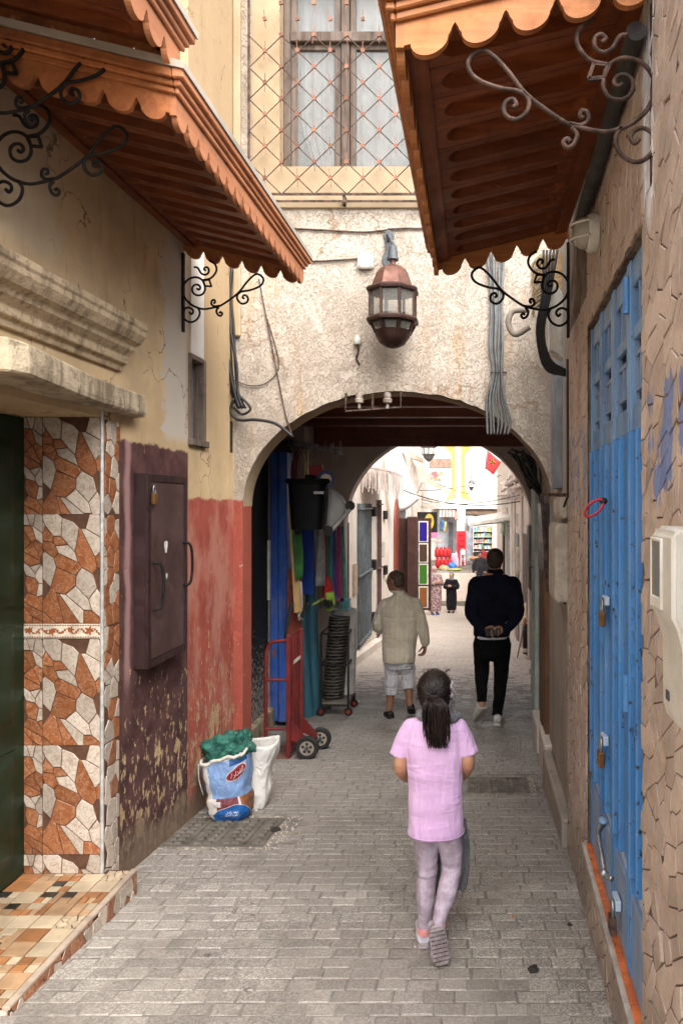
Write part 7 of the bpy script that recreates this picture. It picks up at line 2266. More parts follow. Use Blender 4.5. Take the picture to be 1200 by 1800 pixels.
    MB().ball((cx-.03, Y, g+Ht-.03), .135, .12, .05, 16, 10).build('contents', plain('mixed rubbish', (.30, .17, .10), .9, vs=25), T, smooth='all')
    for (ax, q) in ((FR-1.45, .16), (FR-1.1, .02)):
        pass
    MB().tube(spline([S(FR-1.25, .98, .02), S(FR-1.30, .7, .03), S(FR-1.35, .4, .03)], 4), .003, 5).build('loose_thread', sackm, T, smooth='all')
    # green netting bunched on top
    t = NT('green netting')
    gm = t.fin(t.mix(t.ramp(t.noise(14, 5, .6), .4, .6), (.016, .085, .065), (.045, .18, .13)), .6, t.bump(t.noise(60, 4), .6, .01), spec=.2, Alpha=.80)
    NG = thing('green_netting', 'bunched green netting poking out of the blue flour sack', 'netting', (cx-.04, Y-.02, g+Ht))
    for (ox, oy, oz, sx, sz, ph) in ((-.055, -.03, .035, .11, .085, 0.0), (.045, .0, .055, .09, .095, 2.1), (-.01, -.06, .02, .10, .06, 4.0)):
        def f(u, v):
            a = 2*PI*u; b = PI*(v-.5)
            p = Vector((math.cos(a)*math.cos(b), math.sin(a)*math.cos(b), math.sin(b)))
            r = 1.05+.6*mnoise.noise(p*1.6+Vector((ph, 0, 0)))-.38*abs(mnoise.noise(p*3.4+Vector((0, ph, 0))))+.30*max(0, mnoise.noise(p*6+Vector((ph, ph, 0))))
            return Vector((cx+ox, Y+oy, g+Ht+oz)) + Vector((p.x*sx*r, p.y*.085*r, p.z*sz*r))
        MB().grid(f, 40, 24).build('net_bunch', gm, NG, smooth='all')
    for (q0, q1, q2) in (((-.10, -.05, .05), (-.15, -.06, .075), (-.185, -.05, .085)), ((.05, 0, .10), (.09, 0, .14), (.10, .01, .17)), ((-.02, -.02, .09), (-.03, -.02, .13), (-.02, -.01, .155)), ((-.08, -.10, .02), (-.10, -.12, -.03), (-.115, -.125, -.07))):
        b = Vector((cx, Y, g+Ht))
        MB().tube(spline([b+Vector(q0), b+Vector(q1), b+Vector(q2)], 4), [.032, .030, .028, .026, .022, .018, .014, .009, .004], 8).build('net_tail', gm, NG, smooth='all')
    # white sack behind
    Y2_ = 5.10; c2 = at(447, 0, Y2_).x; g2 = gz(Y2_)
    W = thing('white_sack', 'empty white woven sack standing behind the blue flour sack', 'sack', (c2, Y2_, g2))
    def S2(a, v):
        ca, sa = math.cos(a), math.sin(a)
        rx = .075+.05*v+.012*math.sin(v*9); ry = .08+.02*v
        ex = math.copysign(abs(ca)**.7, ca); ey = math.copysign(abs(sa)**.7, sa)
        w = .018*mnoise.noise(Vector((ca*2, sa*2, v*5+7)))+.006*mnoise.noise(Vector((ca*6, sa*6, v*15)))
        top = .010*math.sin(a*2+.5)*v**3 + .012*max(0, ca)*v**3
        return Vector((c2+.035*v+ex*(rx+w), Y2_+ey*(ry+w), g2+v*.45+top))
    ws = fabric('white woven plastic sack', (.55, .53, .50), (.64, .62, .59), fold=.6, fscale=14, spec=.3)
    m = MB().loft([[S2(2*PI*k/48, i/22) for k in range(48)] for i in range(23)], cap=False)
    m.add([S2(2*PI*k/48, 0) for k in range(48)], [tuple(reversed(range(48)))])
    m.build('sack_body', ws, W, smooth='all', solid=.003)
    # scraps on the paving
    pm = plain('paper scrap', (.55, .52, .46), .9, vs=30)
    dk = plain('dark scrap', (.035, .03, .025), .9, vs=30)
    for i, (px, py, s, mt, lb_) in enumerate(((424, 1437, .018, pm, 'crumb of white foam at the foot of the flour sack'), (450, 1426, .014, pm, 'small pale scrap right of the flour sack'), (936, 1706, .022, dk, 'dark twiggy scrap on the paving near the ledge'),
                                              (900, 1612, .008, plain('orange crumb', (.5, .22, .05), .9), 'tiny orange crumb on the paving right of the girl'), (484, 1460, .03, dk, 'dark tuft lying on the left drain cover'), (1000, 1626, .012, dk, 'small dark crumb on the paving by the ledge'))):
        Yg = FPX*CH/(py-1005.0)
        p = Vector(((px-VX)*Yg/FPX, Yg, gz(Yg)+s*.3))
        m = MB()
        def f(u, v, s=s, p=p, i=i):
            a = 2*PI*u; b = PI*(v-.5); q = Vector((math.cos(a)*math.cos(b), math.sin(a)*math.cos(b), .45*math.sin(b)))
            return p+q*s*(1+.6*mnoise.noise(q*2.3+Vector((i*3.1, 0, 0))))
        tag(m.grid(f, 14, 8).build('litter_scrap', mt, smooth='all'), lb_, 'litter')
sacks()
# ================================================================ bright street beyond the passage
def street():
    rng = random.Random(31)
    XS = -2.16
    # ---- left row
    def house(label, x0, x1, y0, y1, zt, mat):
        T = thing('street_house', label, 'house', ((x0+x1)/2, (y0+y1)/2, gz((y0+y1)/2)))
        MB().box(x0, x1, y0, y1, -3.2, zt).build('wall', mat, T)
        return T
    A = house('cream house with tall grey barred doors on the left past the passage', XS-2.5, XS, Y2+.3, 18.6, 3.5, CREAM_PL)
    B = house('white house with rust-red arched door on the left of the bright street', XS-2.5, XS, 18.6, 25.0, 3.9, WHITE_PL)
    Cc = house('pale house carrying the black sign far down on the left', XS-2.5, XS-.05, 25.0, 35.0, 5.4, PINK_PL)
    D = house('pinkish house with cornice along the right of the bright street', 1.02, 4.0, Y2+.3, 20.5, 3.2, PINK_PL)
    E = house('white house behind the open awning on the right of the street', 1.06, 4.0, 20.5, 36.5, 3.4, CREAM_PL)
    grey = simple('grey-blue steel bars', (.16, .18, .19), .5, .3, .4, vs=6)
    def barred(T, y0, y1, z0, z1, n, mat, nm='barred_door', dark=None):
        m = MB().box(XS-.02, XS+.012, y0, y1, z0, z1)
        d = m.build(nm, dark or simple('deep grey', (.12, .13, .135), .7), T)
        for i in range(n):
            y = y0+(y1-y0)*(i+.5)/n
            MB().bar((XS+.03, y, z0), (XS+.03, y, z1), .035, .03).build('bar', mat, d)
        for z in (z0+.1, (z0+z1)/2, z1-.1):
            MB().bar((XS+.045, y0, z), (XS+.045, y1, z), .05, .03).build('cross_bar', mat, d)
        return d
    barred(A, 13.5, 15.2, gz(14.2)+.25, 1.62, 8, grey)
    for z in (1.45, .35, -.75): MB().box(XS, XS+.10, 15.2, 15.5, z-.1, z+.1).build('hinge_block', IRON, A)
    barred(A, 16.1, 16.8, gz(16.5)+.2, 1.7, 3, simple('brown bars', (.10, .05, .045), .6), dark=simple('pale shutter', (.42, .38, .36), .7))
    for z in (1.35, .05): MB().box(XS, XS+.08, 17.3, 17.6, z-.1, z+.1).build('hinge_block', IRON, A)
    # torn board above the bars
    MB().box(XS, XS+.03, 13.0, 13.4, .0, .55).build('torn_board', plain('torn tan board', (.40, .30, .22), .9), A)
    # arched rust-red door
    m = MB(); pts = [(XS+.01, 19.5, gz(20))]
    pts += [(XS+.01, 20.15-.65*math.cos(PI*k/14), 1.0+.75*math.sin(PI*k/14)) for k in range(15)] + [(XS+.01, 20.8, gz(20))]
    MB().prism(pts, (.05, 0, 0)).build('arched_door', plain('rust red door', (.20, .045, .025), .6), B)
    barred(B, 21.2, 22.6, gz(22)+.2, 1.55, 5, grey, 'barred_window')
    # passage-end iron window
    w = MB().box(XS, XS+.02, 11.7, 12.4, -.6, 1.3).build('side_window', simple('brown iron window', (.10, .07, .06), .7), A)
    for i in range(5): MB().bar((XS+.04, 11.76+i*.145, -.6), (XS+.04, 11.76+i*.145, 1.3), .03).build('bar', IRON_BR, w)
    MB().box(XS-.01, XS+.06, 10.45, 11.35, gz(10.9)+.1, 1.9).build('side_door', simple('worn brown door', (.16, .11, .09), .7, vs=5), A, bevel=.02)
    # plinth kerb along the left
    tag(MB().prism([(XS, Y2+.3, gz(10.3)-.1), (XS+.12, Y2+.3, gz(10.3)-.1), (XS+.12, Y2+.3, gz(10.3)+.14), (XS, Y2+.3, gz(10.3)+.18)], (0, 9.5, gz(19.8)-gz(10.3))).build('plinth', CREAM_PL), 'low cream plinth along the foot of the barred-door house', 'plinth')
    # ---- awnings on the left
    fringe = simple('bleached fringe canvas', (.52, .43, .38), .9, vs=12, lo=.3, hi=.7)
    T = thing('fringed_awning', 'faded pink fringed canvas awning over the grey barred door', 'awning', (XS+.3, 15.2, 1.9))
    p = [(XS, 13.9, 2.32), (XS+.55, 13.9, 2.22), (XS+.55, 16.4, 2.22), (XS, 16.4, 2.32)]
    MB().prism(p, (0, 0, .03)).build('awning_top', fringe, T)
    fm = MB()
    for side, n in ((0, 28), (1, 60)):
        for i in range(n):
            u = (i+.5)/n
            b = Vector((XS+.55*u, 13.88, 2.31-.1*u)) if side == 0 else Vector((XS+.56, 13.9+2.5*u, 2.21))
            L = rng.uniform(.34, .48); w_ = .011 if side == 0 else .022
            ax = Vector((w_, 0, 0)) if side == 0 else Vector((0, w_, 0))
            e = b+Vector((rng.uniform(-.02, .02), rng.uniform(-.03, .03), -L))
            fm.add([b-ax, b+ax, (b+e)/2+ax+Vector((rng.uniform(-.01, .01), rng.uniform(-.02, .02), 0)), e+ax*.7, e-ax*.7, (b+e)/2-ax], [(0, 1, 2, 5), (5, 2, 3, 4)])
    tag(fm.build('fringe', fringe, T), kind='stuff')
    tarp = simple('white tarpaulin', (.74, .72, .69), .8, vs=5, lo=.3, hi=.7)
    def sheet(label, P, mat, nm='tarpaulin', sag=.06):
        a, b, c, d = [Vector(q) for q in P]
        def f(u, v):
            q = (a*(1-u)+b*u)*(1-v)+(d*(1-u)+c*u)*v
            return q+Vector((0, .05*math.sin(u*9+v*4), -sag*math.sin(PI*u)*1.0+.03*math.sin(v*11+u*3)))
        return tag(MB().grid(f, 16, 16).build(nm, mat, smooth='all', solid=.01), label, 'tarpaulin')
    sheet('white tarpaulin hanging crooked beyond the fringed awning', [at(684, 792, 17.0), at(702, 786, 17.4), at(736, 880, 18.6), at(702, 896, 18.0)], tarp)
    sheet('cream tarpaulin bunched behind the hanging white one', [at(700, 790, 19.0), at(722, 800, 19.5), at(742, 850, 20.5), at(728, 870, 20.0)], simple('cream tarpaulin', (.55, .45, .38), .85, vs=6))
    # roof-tile eaves stepping down
    for (x0, y0, x1, y1, Y, lb) in ((716, 790, 742, 812, 20.0, 'tan eave stepping out above the cream tarpaulin'), (728, 812, 760, 842, 22.0, 'second tan eave behind the first on the left'), (738, 830, 800, 876, 24.5, 'long thin sloping awning arm on the left of the street')):
        tag(MB().prism([at(x0, y0, Y), at(x1, y1-6, Y), at(x1, y1, Y), at(x0, y0+12, Y)], (0, .8, 0)).build('eave', simple('tan eave', (.50, .36, .27), .8, vs=5)), lb, 'eave')
    # ---- coloured glass shutter
    Y = 20.3
    T = thing('glass_shutter', 'tall brown shutter with blue, brown, green and amber panes', 'shutter', Vector((at(745, 0, Y).x, Y, at(0, 1070, Y).z)))
    brown = simple('dark brown gloss', (.045, .018, .014), .4, vs=5)
    px = lambda a: at(a, 0, Y).x
    pz = lambda b: at(0, b, Y).z
    MB().box(px(697), px(757), Y+.06, Y+.12, pz(1073), pz(911)).build('leaf', brown, T)
    MB().box(px(716), px(734), Y-.25, Y+.05, pz(1080), pz(908)).build('side_leaf', brown, T, bevel=.02)
    white = simple('cream bead', (.60, .55, .48), .6)
    for (ya, yb, c) in ((916, 953, (.018, .010, .16)), (955, 989, (.055, .032, .022)), (991, 1028, (.03, .12, .012)), (1031, 1069, (.17, .055, .010))):
        MB().box(px(735), px(752), Y+.03, Y+.055, pz(yb), pz(ya)).build('bead_frame', white, T)
        MB().box(px(737), px(750), Y+.018, Y+.032, pz(yb-2), pz(ya+2)).build('pane', NT('glass %d' % ya).fin(c, .15, spec=.6), T)
    # ---- black sign with yellow oval
    Y = 25.2
    T = thing('projecting_sign', 'black square sign with a yellow oval projecting from the left', 'sign', Vector((px(750)*Y/20.3, Y, at(0, 935, Y).z)))
    q = lambda a, b: at(a, b, Y)
    MB().box(q(733, 0).x, q(768, 0).x, Y, Y+.15, q(0, 936).z, q(0, 900).z).build('sign_box', simple('black sign face', (.012, .011, .010), .5), T)
    c = q(754, 917)
    o = MB(); o.add([c+Vector((8.2*Y/FPX*math.cos(a), -.01, 14*Y/FPX*math.sin(a))) for a in [k*2*PI/32 for k in range(32)]], [tuple(range(32))]); o.build('yellow_oval', simple('yellow sign paint', (.62, .42, .08), .5), T)
    for k, w in enumerate((.07, .10, .10, .06)):
        MB().box(c.x-w, c.x+w, Y-.022, Y-.012, c.z+.10-.045*k, c.z+.125-.045*k).build('emblem_stroke', simple('brown emblem', (.14, .07, .02), .6), T)
    # picture board, eave, pink notice
    Y = 30.0
    T = thing('picture_board', 'pale grey board with a framed picture high above the black sign', 'board', q(765, 875)*(30/25.2))
    MB().box(at(750, 0, Y).x, at(783, 0, Y).x, Y, Y+.1, at(0, 878, Y).z, at(0, 826, Y).z).build('board', simple('pale grey board', (.42, .44, .47), .6), T)
    pc = NT('blurred picture'); pc = pc.fin(pc.mix(pc.ramp(pc.noise(9, 3), .4, .6), (.30, .16, .05), (.60, .50, .35)), .5)
    MB().box(at(758, 0, Y).x, at(777, 0, Y).x, Y-.02, Y, at(0, 844, Y).z, at(0, 829, Y).z).build('picture', pc, T)
    MB().obox(at(762, 835, Y-.04), (.13, 0, .07), (0, .01, 0), (-.05, 0, .10)).build('pink_card', simple('pink card', (.62, .12, .16), .6), T)
    tag(MB().box(at(754, 0, 31).x, at(792, 0, 31).x, 31, 31.6, at(0, 822, 31).z, at(0, 806, 31).z).build('eave_box', simple('brown eave board', (.30, .20, .15), .8, vs=5)), 'brown boarded eave above the picture board', 'eave')
    tag(MB().box(at(757, 0, 27).x, at(768, 0, 27).x, 27, 27.1, at(0, 946, 27).z, at(0, 935, 27).z).build('pink_notice', simple('pink notice paper', (.62, .22, .42), .7, vs=16)), 'pink notice under the black sign', 'notice')
    tag(MB().box(at(752, 0, 29).x, at(776, 0, 29).x, 29, 29.5, at(0, 953, 29).z, at(0, 950, 29).z).build('shelf_ledge', simple('pink ledge', (.5, .36, .3), .8)), 'small ledge under the pink notice', 'ledge')
    # ---- lanterns
    def lamp(label, x, y0, y1, Y, w, up):
        T = thing('street_lantern', label, 'lantern', at(x, y1, Y), 'street lanterns')
        k = Y/FPX; a0 = PI/8
        c = at(x, (y0+y1)/2, Y); h = (y1-y0)*k
        lm = simple('grey lantern iron', (.14, .13, .125), .5, .4, .4)
        MB().lathe([(w*k*.5, .18*h), (w*k*.54, .16*h), (w*k*.5, .13*h)], c, 10).build('rim', lm, T)
        MB().lathe([(w*k*.42, -.14*h), (w*k*.46, -.17*h), (w*k*.40, -.2*h)], c, 10).build('rim', lm, T)
        MB().lathe([(w*k*.5, .18*h), (w*k*.35, .36*h), (w*k*.08, .44*h), (w*k*.03, .5*h)], c, 10).build('dome', lm, T)
        MB().lathe([(w*k*.40, -.2*h), (w*k*.28, -.36*h), (w*k*.1, -.46*h), (.01, -.5*h)], c, 10).build('bowl', lm, T)
        for i in range(8):
            a = 2*PI*i/8
            MB().bar(c+Vector((w*k*.47*math.cos(a), w*k*.47*math.sin(a), .14*h)), c+Vector((w*k*.43*math.cos(a), w*k*.43*math.sin(a), -.15*h)), .018).build('post', lm, T)
        MB().tube([c+Vector((0, 0, .48*h)), c+Vector((0, 0, .48*h+up*k))], .02, 6).build('hanger', lm, T)
    lamp('large caged lantern cut off by the passage ceiling, left of the yellow stripes', 753, 772, 812, 19.5, 27, 20)
    lamp('small hanging lantern in front of the white end wall', 828, 842, 863, 30.0, 11, 8)
    # ---- flag
    Y = 19.0
    T = thing('flag', 'red flag with a star hanging top right of the bright street', 'flag', at(867, 835, Y))
    rd = fabric('red flag cloth', (.55, .035, .045), (.62, .06, .06))
    K = [at(857, 792, Y), at(880, 812, Y), at(867, 835, Y), at(853, 824, Y)]
    def ff(u, v):
        p = (K[0]*(1-u)+K[1]*u)*(1-v)+(K[3]*(1-u)+K[2]*u)*v
        return p+Vector((0, .03*math.sin(u*5+v*3), 0))
    MB().grid(ff, 10, 10).build('cloth', rd, T, smooth='all', solid=.01)
    st = [ff(.48+.22*math.sin(2*PI*2*k/5), .36-.20*math.cos(2*PI*2*k/5))+Vector((0, -.03, 0)) for k in range(5)]
    MB().tube(st, .018, 5, closed=True).build('star', simple('gold-green star', (.36, .30, .06), .6), T)
    MB().tube([at(856, 786, Y), at(852, 826, Y)], .015, 6).build('flag_pole', STEEL, T)
    # ---- right side: door recesses, cornice, awning
    for (ya, yb, z0, z1, mt, nm) in ((14.2, 15.4, gz(15), 1.0, simple('shadowed brown door', (.10, .07, .055), .7), 'side_door'), (17.2, 18.2, gz(18), .9, grey, 'shutter')):
        MB().box(.985, 1.03, ya, yb, z0, z1).build(nm, mt, D, bevel=.01)
    for (ya, yb, z0, z1, mt, nm) in ((22.5, 24.0, gz(23), .9, simple('grey roller shutter', (.30, .32, .34), .6), 'shutter'), (26.5, 28.0, gz(27), .6, simple('dark doorway', (.03, .025, .02), .9), 'doorway')):
        MB().box(1.02, 1.07, ya, yb, z0, z1).build(nm, mt, E, bevel=.01)
    for (zz, d) in ((1.95, .14), (2.10, .22), (2.28, .12)):
        MB().box(1.02-d, 1.02, Y2+.6, 20.5, zz, zz+.1).build('cornice', PINK_PL, D, bevel=.02)
    rub = MB()
    for i in range(160):
        p = Vector((1.0+rng.uniform(-.10, .02), rng.uniform(15, 26), rng.uniform(1.75, 2.35))); s = rng.uniform(.03, .09)
        rub.obox(p, (s, 0, s*.3), (0, s*1.6, 0), (0, s*.2, s*.6))
    tag(rub.build('crumbling_trim', PINK_PL, E), kind='stuff')
    for yy in (13.6, 15.8, 18.8): MB().box(.97, 1.02, yy, yy+.22, gz(yy)-.1, 1.95).build('pilaster', PINK_PL, D, bevel=.015)
    for yy in (21.2, 24.4, 29.0): MB().box(1.0, 1.06, yy, yy+.3, gz(yy)-.1, 1.95).build('pilaster', WHITE_PL, E, bevel=.015)
    Y = 22.0
    T = thing('flat_awning', 'open cream awning reaching over the right of the street', 'awning', at(880, 925, Y))
    MB().prism([at(822, 920, Y), at(897, 908, Y), at(912, 914, Y), at(912, 918, Y), at(898, 913, Y), at(822, 925, Y)], (0, 3.0, .12)).build('canvas', simple('cream awning canvas', (.62, .56, .50), .85, vs=5), T)
    for dy in (.2, 2.8): MB().bar(at(826, 924, Y)+Vector((0, dy, 0)), at(908, 915, Y)+Vector((0, dy, -.02)), .04).build('awning_arm', STEEL, T)
    MB().box(at(816, 0, Y).x, at(824, 0, Y).x, Y+.1, Y+.3, at(0, 934, Y).z, at(0, 920, Y).z).build('awning_motor', simple('grey motor box', (.30, .28, .27), .7), T)
    # stall with blue cloth on the right
    T = thing('street_stall', 'low stall with dark blue wares behind the man in navy', 'stall', Vector((.55, 24.0, gz(24))))
    MB().box(.2, .98, 23.6, 24.6, gz(24)+.75, gz(24)+.80).build('table_top', WOOD_OLD, T)
    for (xx, yy) in ((.25, 23.65), (.93, 23.65), (.25, 24.55), (.93, 24.55)): MB().bar((xx, yy, gz(24)), (xx, yy, gz(24)+.75), .05).build('leg', WOOD_OLD, T)
    MB().ball((.55, 24.0, gz(24)+.92), .34, .3, .16, 14, 8).build('blue_wares', plain('navy wares', (.03, .05, .16), .8), T, smooth='all')
    # ---- end of the street
    YE = 41.0
    H = thing('end_building', 'white building with two yellow painted stripes closing the street', 'building', Vector((-.8, YE, -1.5)))
    e = lambda a, b: at(a, b, YE)
    MB().box(-7, 6.5, YE, YE+3, -2.4, 9.0).build('wall', WHITE_PL, H)
    yl = simple('yellow ochre paint', (.68, .45, .08), .7, vs=3)
    for (a0, a1, flare) in ((793, 800, -1), (810, 817, 1)):
        MB().prism([e(a0, 876)+Vector((0, 0, 0)), e(a1, 876), e(a1, 760), e(a0, 760)], (0, -.03, 0)).build('yellow_stripe', yl, H)
        for (yy, s) in ((876, -1), (800, 1)):
            xo = a0 if flare < 0 else a1
            MB().prism([e(xo, yy), e(xo, yy+s*16 if s < 0 else yy-16), e(xo+flare*11, yy+(6 if s < 0 else -16))], (0, -.035, 0)).build('stripe_flare', yl, H)
    MB().box(e(760, 0).x, e(880, 0).x, YE-.5, YE, e(0, 895).z, e(0, 886).z).build('ledge', WHITE_PL, H, bevel=.03)
    MB().box(e(795, 0).x, e(880, 0).x, YE-.35, YE-.05, e(0, 904).z, e(0, 897).z).build('dark_fascia', simple('brown fascia', (.22, .15, .10), .8, vs=4), H)
    # left bay: shutters and striped awning
    MB().box(e(768, 0).x, e(802, 0).x, YE-.3, YE, -1.6, e(0, 905).z).build('grey_shopfront', simple('grey-blue shopfront', (.40, .42, .45), .7, vs=3), H)
    MB().box(e(789, 0).x, e(796, 0).x, YE-.45, YE-.3, -1.6, e(0, 918).z).build('dark_post', simple('slate post', (.14, .15, .17), .7), H)
    T = thing('striped_awning', 'short red and white striped awning left of the red column', 'awning', e(787, 908))
    for i in range(10):
        xa, xb = e(774+i*2.8, 0).x, e(774+(i+1)*2.8, 0).x
        MB().box(xa, xb, YE-1.2, YE-.5, e(0, 908).z, e(0, 897).z).build('stripe', simple('awning red', (.55, .20, .16), .8) if i % 2 else simple('awning white', (.66, .62, .58), .8), T)
    # red column and drinks sign
    T = thing('painted_column', 'white column painted red below, standing at the shop corner', 'column', Vector((e(811, 0).x, YE-1.0, gz(40))))
    MB().box(e(804, 0).x, e(818, 0).x, YE-1.2, YE-.8, e(0, 932).z, e(0, 893).z).build('upper_shaft', WHITE_PL, T)
    MB().box(e(803.5, 0).x, e(818.5, 0).x, YE-1.22, YE-.78, gz(40)-.1, e(0, 932).z).build('red_shaft', simple('bright red paint', (.60, .02, .03), .5, vs=3), T)
    MB().box(e(800, 0).x, e(806, 0).x, YE-1.26, YE-1.22, e(0, 912).z, e(0, 900).z).build('red_notice', simple('faded red notice', (.60, .28, .24), .7), T)
    for k in range(3):
        MB().box(e(807, 0).x, e(815, 0).x, YE-1.24, YE-1.22, e(0, 940+9*k).z, e(0, 938+9*k).z).build('letter_stroke', simple('dark red lettering', (.36, .01, .02), .6), T)
    T = thing('pavement_sign', 'white round-topped pavement sign with a red bottle in front of the column', 'sign', Vector((e(813, 0).x, 38.2, gz(38.2))))
    ps = lambda a, b: at(a, b, 38.2)
    pts = [ps(807, 1000), ps(819, 1000)] + [ps(813+6*math.cos(a), 969-6*math.sin(a)) for a in [k*PI/10 for k in range(11)]]
    MB().prism(pts, (0, .06, 0)).build('red_frame', simple('sign red', (.55, .03, .04), .5), T)
    pts = [ps(808.3, 998), ps(817.7, 998)] + [ps(813+4.7*math.cos(a), 969-4.7*math.sin(a)) for a in [k*PI/10 for k in range(11)]]
    MB().prism(pts, (0, -.02, 0)).build('white_face', simple('sign white', (.72, .70, .70), .5), T)
    MB().lathe([(.055, 0), (.06, .2), (.05, .28), (.02, .36), (.02, .42)], ps(813, 996)+Vector((0, -.04, 0)), 10).build('bottle_mark', simple('bottle red', (.45, .02, .03), .4), T)
    for k in range(3): MB().box(ps(811+k*1.6, 0).x, ps(812+k*1.6, 0).x, 38.16, 38.175, ps(0, 981).z, ps(0, 975).z).build('price_stroke', simple('black price', (.05, .05, .05), .6), T)
    # right bay: grey doors, shelf of goods
    MB().box(e(818, 0).x, e(832, 0).x, YE-.4, YE, -1.6, e(0, 906).z).build('grey_doors', simple('grey-blue doors', (.36, .39, .44), .7, vs=3), H)
    MB().box(e(832, 0).x, e(866, 0).x, YE-.06, YE-.02, -1.6, e(0, 924).z).build('shop_interior', simple('shop interior', (.40, .38, .36), .8), H)
    S = thing('goods_shelf', 'white shelves packed with small goods at the end of the street', 'shelf', Vector((e(848, 0).x, YE-.4, e(0, 968).z)))
    for yy in (933, 943, 953, 963, 968):
        MB().box(e(831, 0).x, e(864, 0).x, YE-.5, YE-.1, e(0, yy+.8).z, e(0, yy).z).build('shelf_board', simple('white shelf', (.70, .68, .66), .6), S)
    for a in (830.5, 864): MB().box(e(a, 0).x, e(a+1.5, 0).x, YE-.52, YE-.1, e(0, 970).z, e(0, 924).z).build('shelf_side', simple('white shelf side', (.70, .68, .66), .6), S)
    pal = [(.62, .60, .56), (.10, .30, .55), (.60, .50, .12), (.15, .40, .40), (.55, .12, .08), (.65, .64, .62), (.2, .35, .15), (.55, .30, .1)]
    gms = [simple('goods colour %d' % i, c, .5, bst=0) for i, c in enumerate(pal)]
    for yy in (933, 943, 953, 963):
        a = 833
        while a < 862:
            w = rng.uniform(1.6, 3.2); h = rng.uniform(4, 7.5)
            tag(MB().box(e(a, 0).x, e(a+w*.9, 0).x, YE-.45, YE-.2, e(0, yy).z+.004, e(0, yy-h).z).build('goods_packet', gms[(gi := rng.randrange(8))]), '%s packet on the %s white shelf at the street end' % (('cream', 'blue', 'yellow', 'teal', 'red', 'white', 'green', 'orange')[gi], {933: 'top', 943: 'second', 953: 'third', 963: 'lowest'}[yy]), 'packet', 'packets on the white shelves')
            a += w
    T = thing('orange_counter', 'small orange-topped counter beside the goods shelves', 'counter', Vector((e(832, 0).x, 38.5, gz(38.5))))
    MB().box(at(824, 0, 38.5).x, at(840, 0, 38.5).x, 38.5, 39.2, at(0, 983, 38.5).z, at(0, 980, 38.5).z).build('counter_top', simple('orange top', (.60, .30, .12), .6), T)
    MB().box(at(826, 0, 38.5).x, at(838, 0, 38.5).x, 38.6, 39.1, gz(38.6), at(0, 983, 38.5).z).build('counter_body', simple('grey counter', (.35, .36, .38), .7), T)
    # red gas bottles, two tiers
    gb = simple('red gas bottle enamel', (.56, .025, .03), .4, 0, .5, vs=5)
    lab = {0: 'lower tier', 1: 'upper tier'}
    for tier, xs_ in ((0, (769, 776, 783, 790)), (1, (768, 775, 782, 788))):
        for i, x in enumerate(xs_):
            Yb = 37.0
            k = Yb/FPX
            c = Vector((at(x, 0, Yb).x, Yb, gz(Yb)+tier*.52))
            T = thing('gas_bottle', 'red gas bottle, %s of the %s left of the red column' % (('first', 'second', 'third', 'last')[i] + ' from the left', lab[tier]), 'gas bottle', c, 'stacked red gas bottles')
            MB().lathe([(.085, 0), (.10, .03), (.125, .06), (.13, .12), (.13, .34), (.11, .40), (.05, .43), (.03, .45)], c, 14).build('bottle_body', gb, T, smooth=True)
            MB().lathe([(.075, .41), (.075, .50), (.065, .50), (.065, .41)], c, 12).build('collar', gb, T, smooth=True)
    # heaps at the foot of the shop
    def heap(name, label, x, y, Y, rx, rz, mat, cat):
        p = at(x, y, Y); p.z = gz(Y)
        def f(u, v):
            a = 2*PI*u; b = PI/2*v; q = Vector((math.cos(a)*math.cos(b), math.sin(a)*math.cos(b), math.sin(b)))
            s = 1+.3*mnoise.noise(q*2.5+Vector((x, 0, 0)))
            return p+Vector((q.x*rx*s, q.y*rx*.7*s, q.z*rz*s))
        tag(MB().grid(f, 20, 8).build(name, mat, smooth='all'), label, cat)
    heap('blue_sack', 'bright blue bundle in front of the gas bottles', 794, 995, 36.4, .27, .32, plain('bright blue plastic', (.03, .15, .55), .5), 'bundle')
    heap('straw_sack', 'straw coloured sack left of the blue bundle', 780, 998, 36.2, .28, .22, plain('straw sack', (.45, .34, .18), .9), 'sack')
    heap('greens_heap', 'heap of green and yellow vegetables before the blue bundle', 800, 1000, 36.0, .34, .09, plain('greens', (.20, .30, .06), .8, vs=20, col2=(.5, .4, .08)), 'vegetables')
    heap('pale_blue_crate', 'pale blue plastic heap between gas bottles and column', 799, 980, 37.6, .2, .75, plain('pale blue pink wares', (.35, .45, .62), .7, vs=12, col2=(.6, .4, .5)), 'wares')
    tag(MB().tube([(1.06, 30, gz(30)+1), (1.06, 30, gz(30)+3.4)], .04, 8).build('wall_tube', simple('white drain pipe', (.6, .58, .55), .6), smooth=True), 'white drain pipe on the far right house', 'pipe')
    # overhead wires
    for i, (p, q_, sag, lb) in enumerate(((at(700, 858, 18), at(930, 878, 16), .25, 'lowest sagging black wire across the bright street'), (at(735, 862, 24), at(880, 835, 26), .15, 'wire carrying the small hanging lantern'), (at(740, 878, 22), at(940, 862, 15), .2, 'wire crossing just above the cream awning'), (at(760, 845, 28), at(905, 870, 20), .22, 'upper wire sloping down to the pinkish house'))):
        P = [p.lerp(q_, k/12)-Vector((0, 0, sag*4*(k/12)*(1-k/12))) for k in range(13)]
        tag(MB().tube(P, .012, 5).build('overhead_wire', BLK, smooth='all'), lb, 'wire')
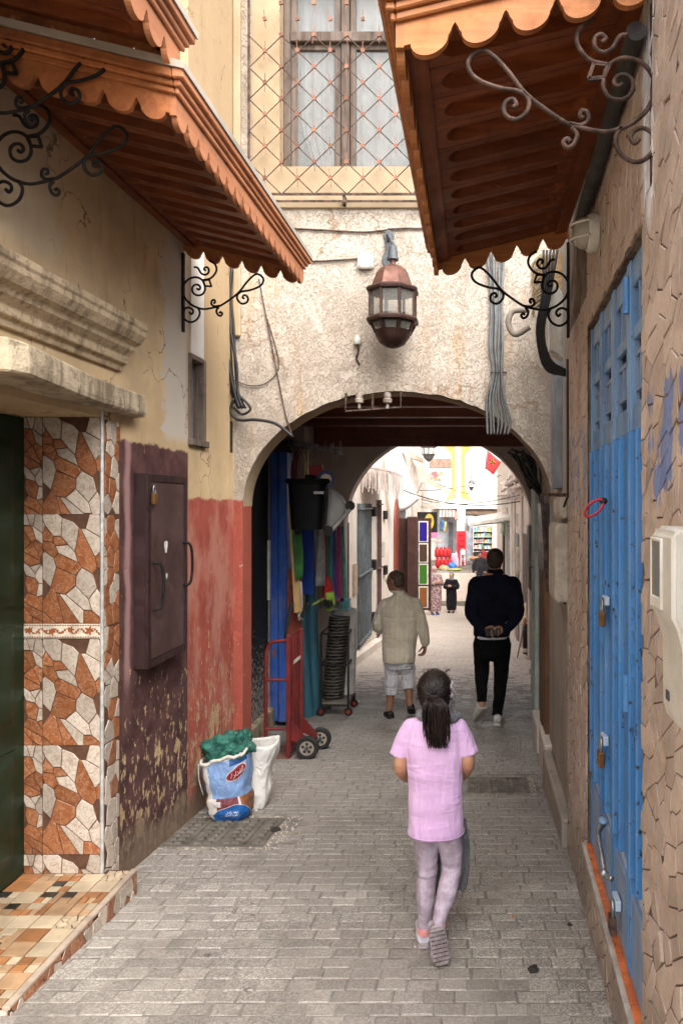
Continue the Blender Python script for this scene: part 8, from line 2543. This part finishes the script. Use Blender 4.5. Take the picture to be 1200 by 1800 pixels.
    # more cloth, signs and wares along both walls
    for (P, lb, c) in (([at(742, 868, 23.5), at(772, 880, 23.2), at(776, 895, 23.0), at(740, 890, 23.4)], 'ragged cream cloth over the black sign', (.50, .44, .38)),
                       ([at(880, 880, 24.0), at(905, 872, 22.5), at(908, 888, 22.5), at(882, 893, 24.0)], 'pale cloth strip pinned under the right cornice', (.56, .50, .44)),
                       ([at(905, 905, 18.0), at(930, 893, 16.0), at(932, 912, 16.0), at(907, 922, 18.0)], 'grey cloth awning over the right brown door', (.40, .36, .33))):
        sheet(lb, P, simple('cloth '+lb[:9], c, .9, vs=9), 'cloth_strip', .03)
    cols_ = [(.45, .07, .06), (.06, .16, .36), (.55, .42, .14), (.40, .38, .36), (.14, .28, .16), (.50, .30, .28)]
    for i in range(9):
        px_, py_, Yh = ((704, 905, 24.0), (708, 900, 24.3), (713, 903, 24.6), (884, 915, 26.0), (888, 918, 25.4), (893, 916, 24.6), (898, 920, 24.0), (776, 915, 33.0), (780, 917, 33.4))[i]
        a_ = at(px_, py_, Yh); w_, h_ = .10, .45
        cols = cols_[i % 6]
        def gf(u, v, a_=a_): return a_+Vector(((u-.5)*2*w_*(1-.2*v)+.02*math.sin(v*5), .03*math.sin(u*7+v*2), -h_*v))
        nm_ = ('red', 'blue', 'ochre', 'grey', 'green', 'pink')[i % 6]
        tag(MB().grid(gf, 6, 8).build('hanging_garment', simple('garment '+nm_, cols, .9, vs=9), smooth='all', solid=.02), nm_+' garment hanging '+('beside the glass shutter' if i < 3 else 'under the right awning' if i < 7 else 'before the grey shopfront'), 'garment', 'garments hung along the street')
    for (x_, y_, Y_, w_, h_, lb) in ((664, 965, 16.9, .12, .18, 'small cream meter box left of the man in linen'), (926, 985, 17.0, .10, .30, 'grey meter box on the pinkish right house'), (905, 960, 21.5, .12, .2, 'cream switch box beside the right pilaster')):
        p_ = at(x_, y_, Y_)
        xw_ = XS if x_ < VX else (1.02 if Y_ < 20.5 else 1.06)
        tag(MB().box(xw_-.09 if x_ > VX else xw_, xw_ if x_ > VX else xw_+.09, Y_-w_, Y_+w_, p_.z-h_, p_.z+h_).build('switch_box', simple('box '+lb[:11], (.46, .42, .36), .6, dirt=.4), bevel=.015), lb, 'box')
    # backing so that no open ground shows past the rows
    tag(MB().box(-12, XS-2.5, 13, 41, -3.2, 3.6).build('row_block', CREAM_PL), 'plain cream block behind the left row of houses', 'building')
    tag(MB().box(4.0, 14, 13, 41, -3.2, 2.6).build('row_block', PINK_PL), 'plain pinkish block behind the right row of houses', 'building')
street()
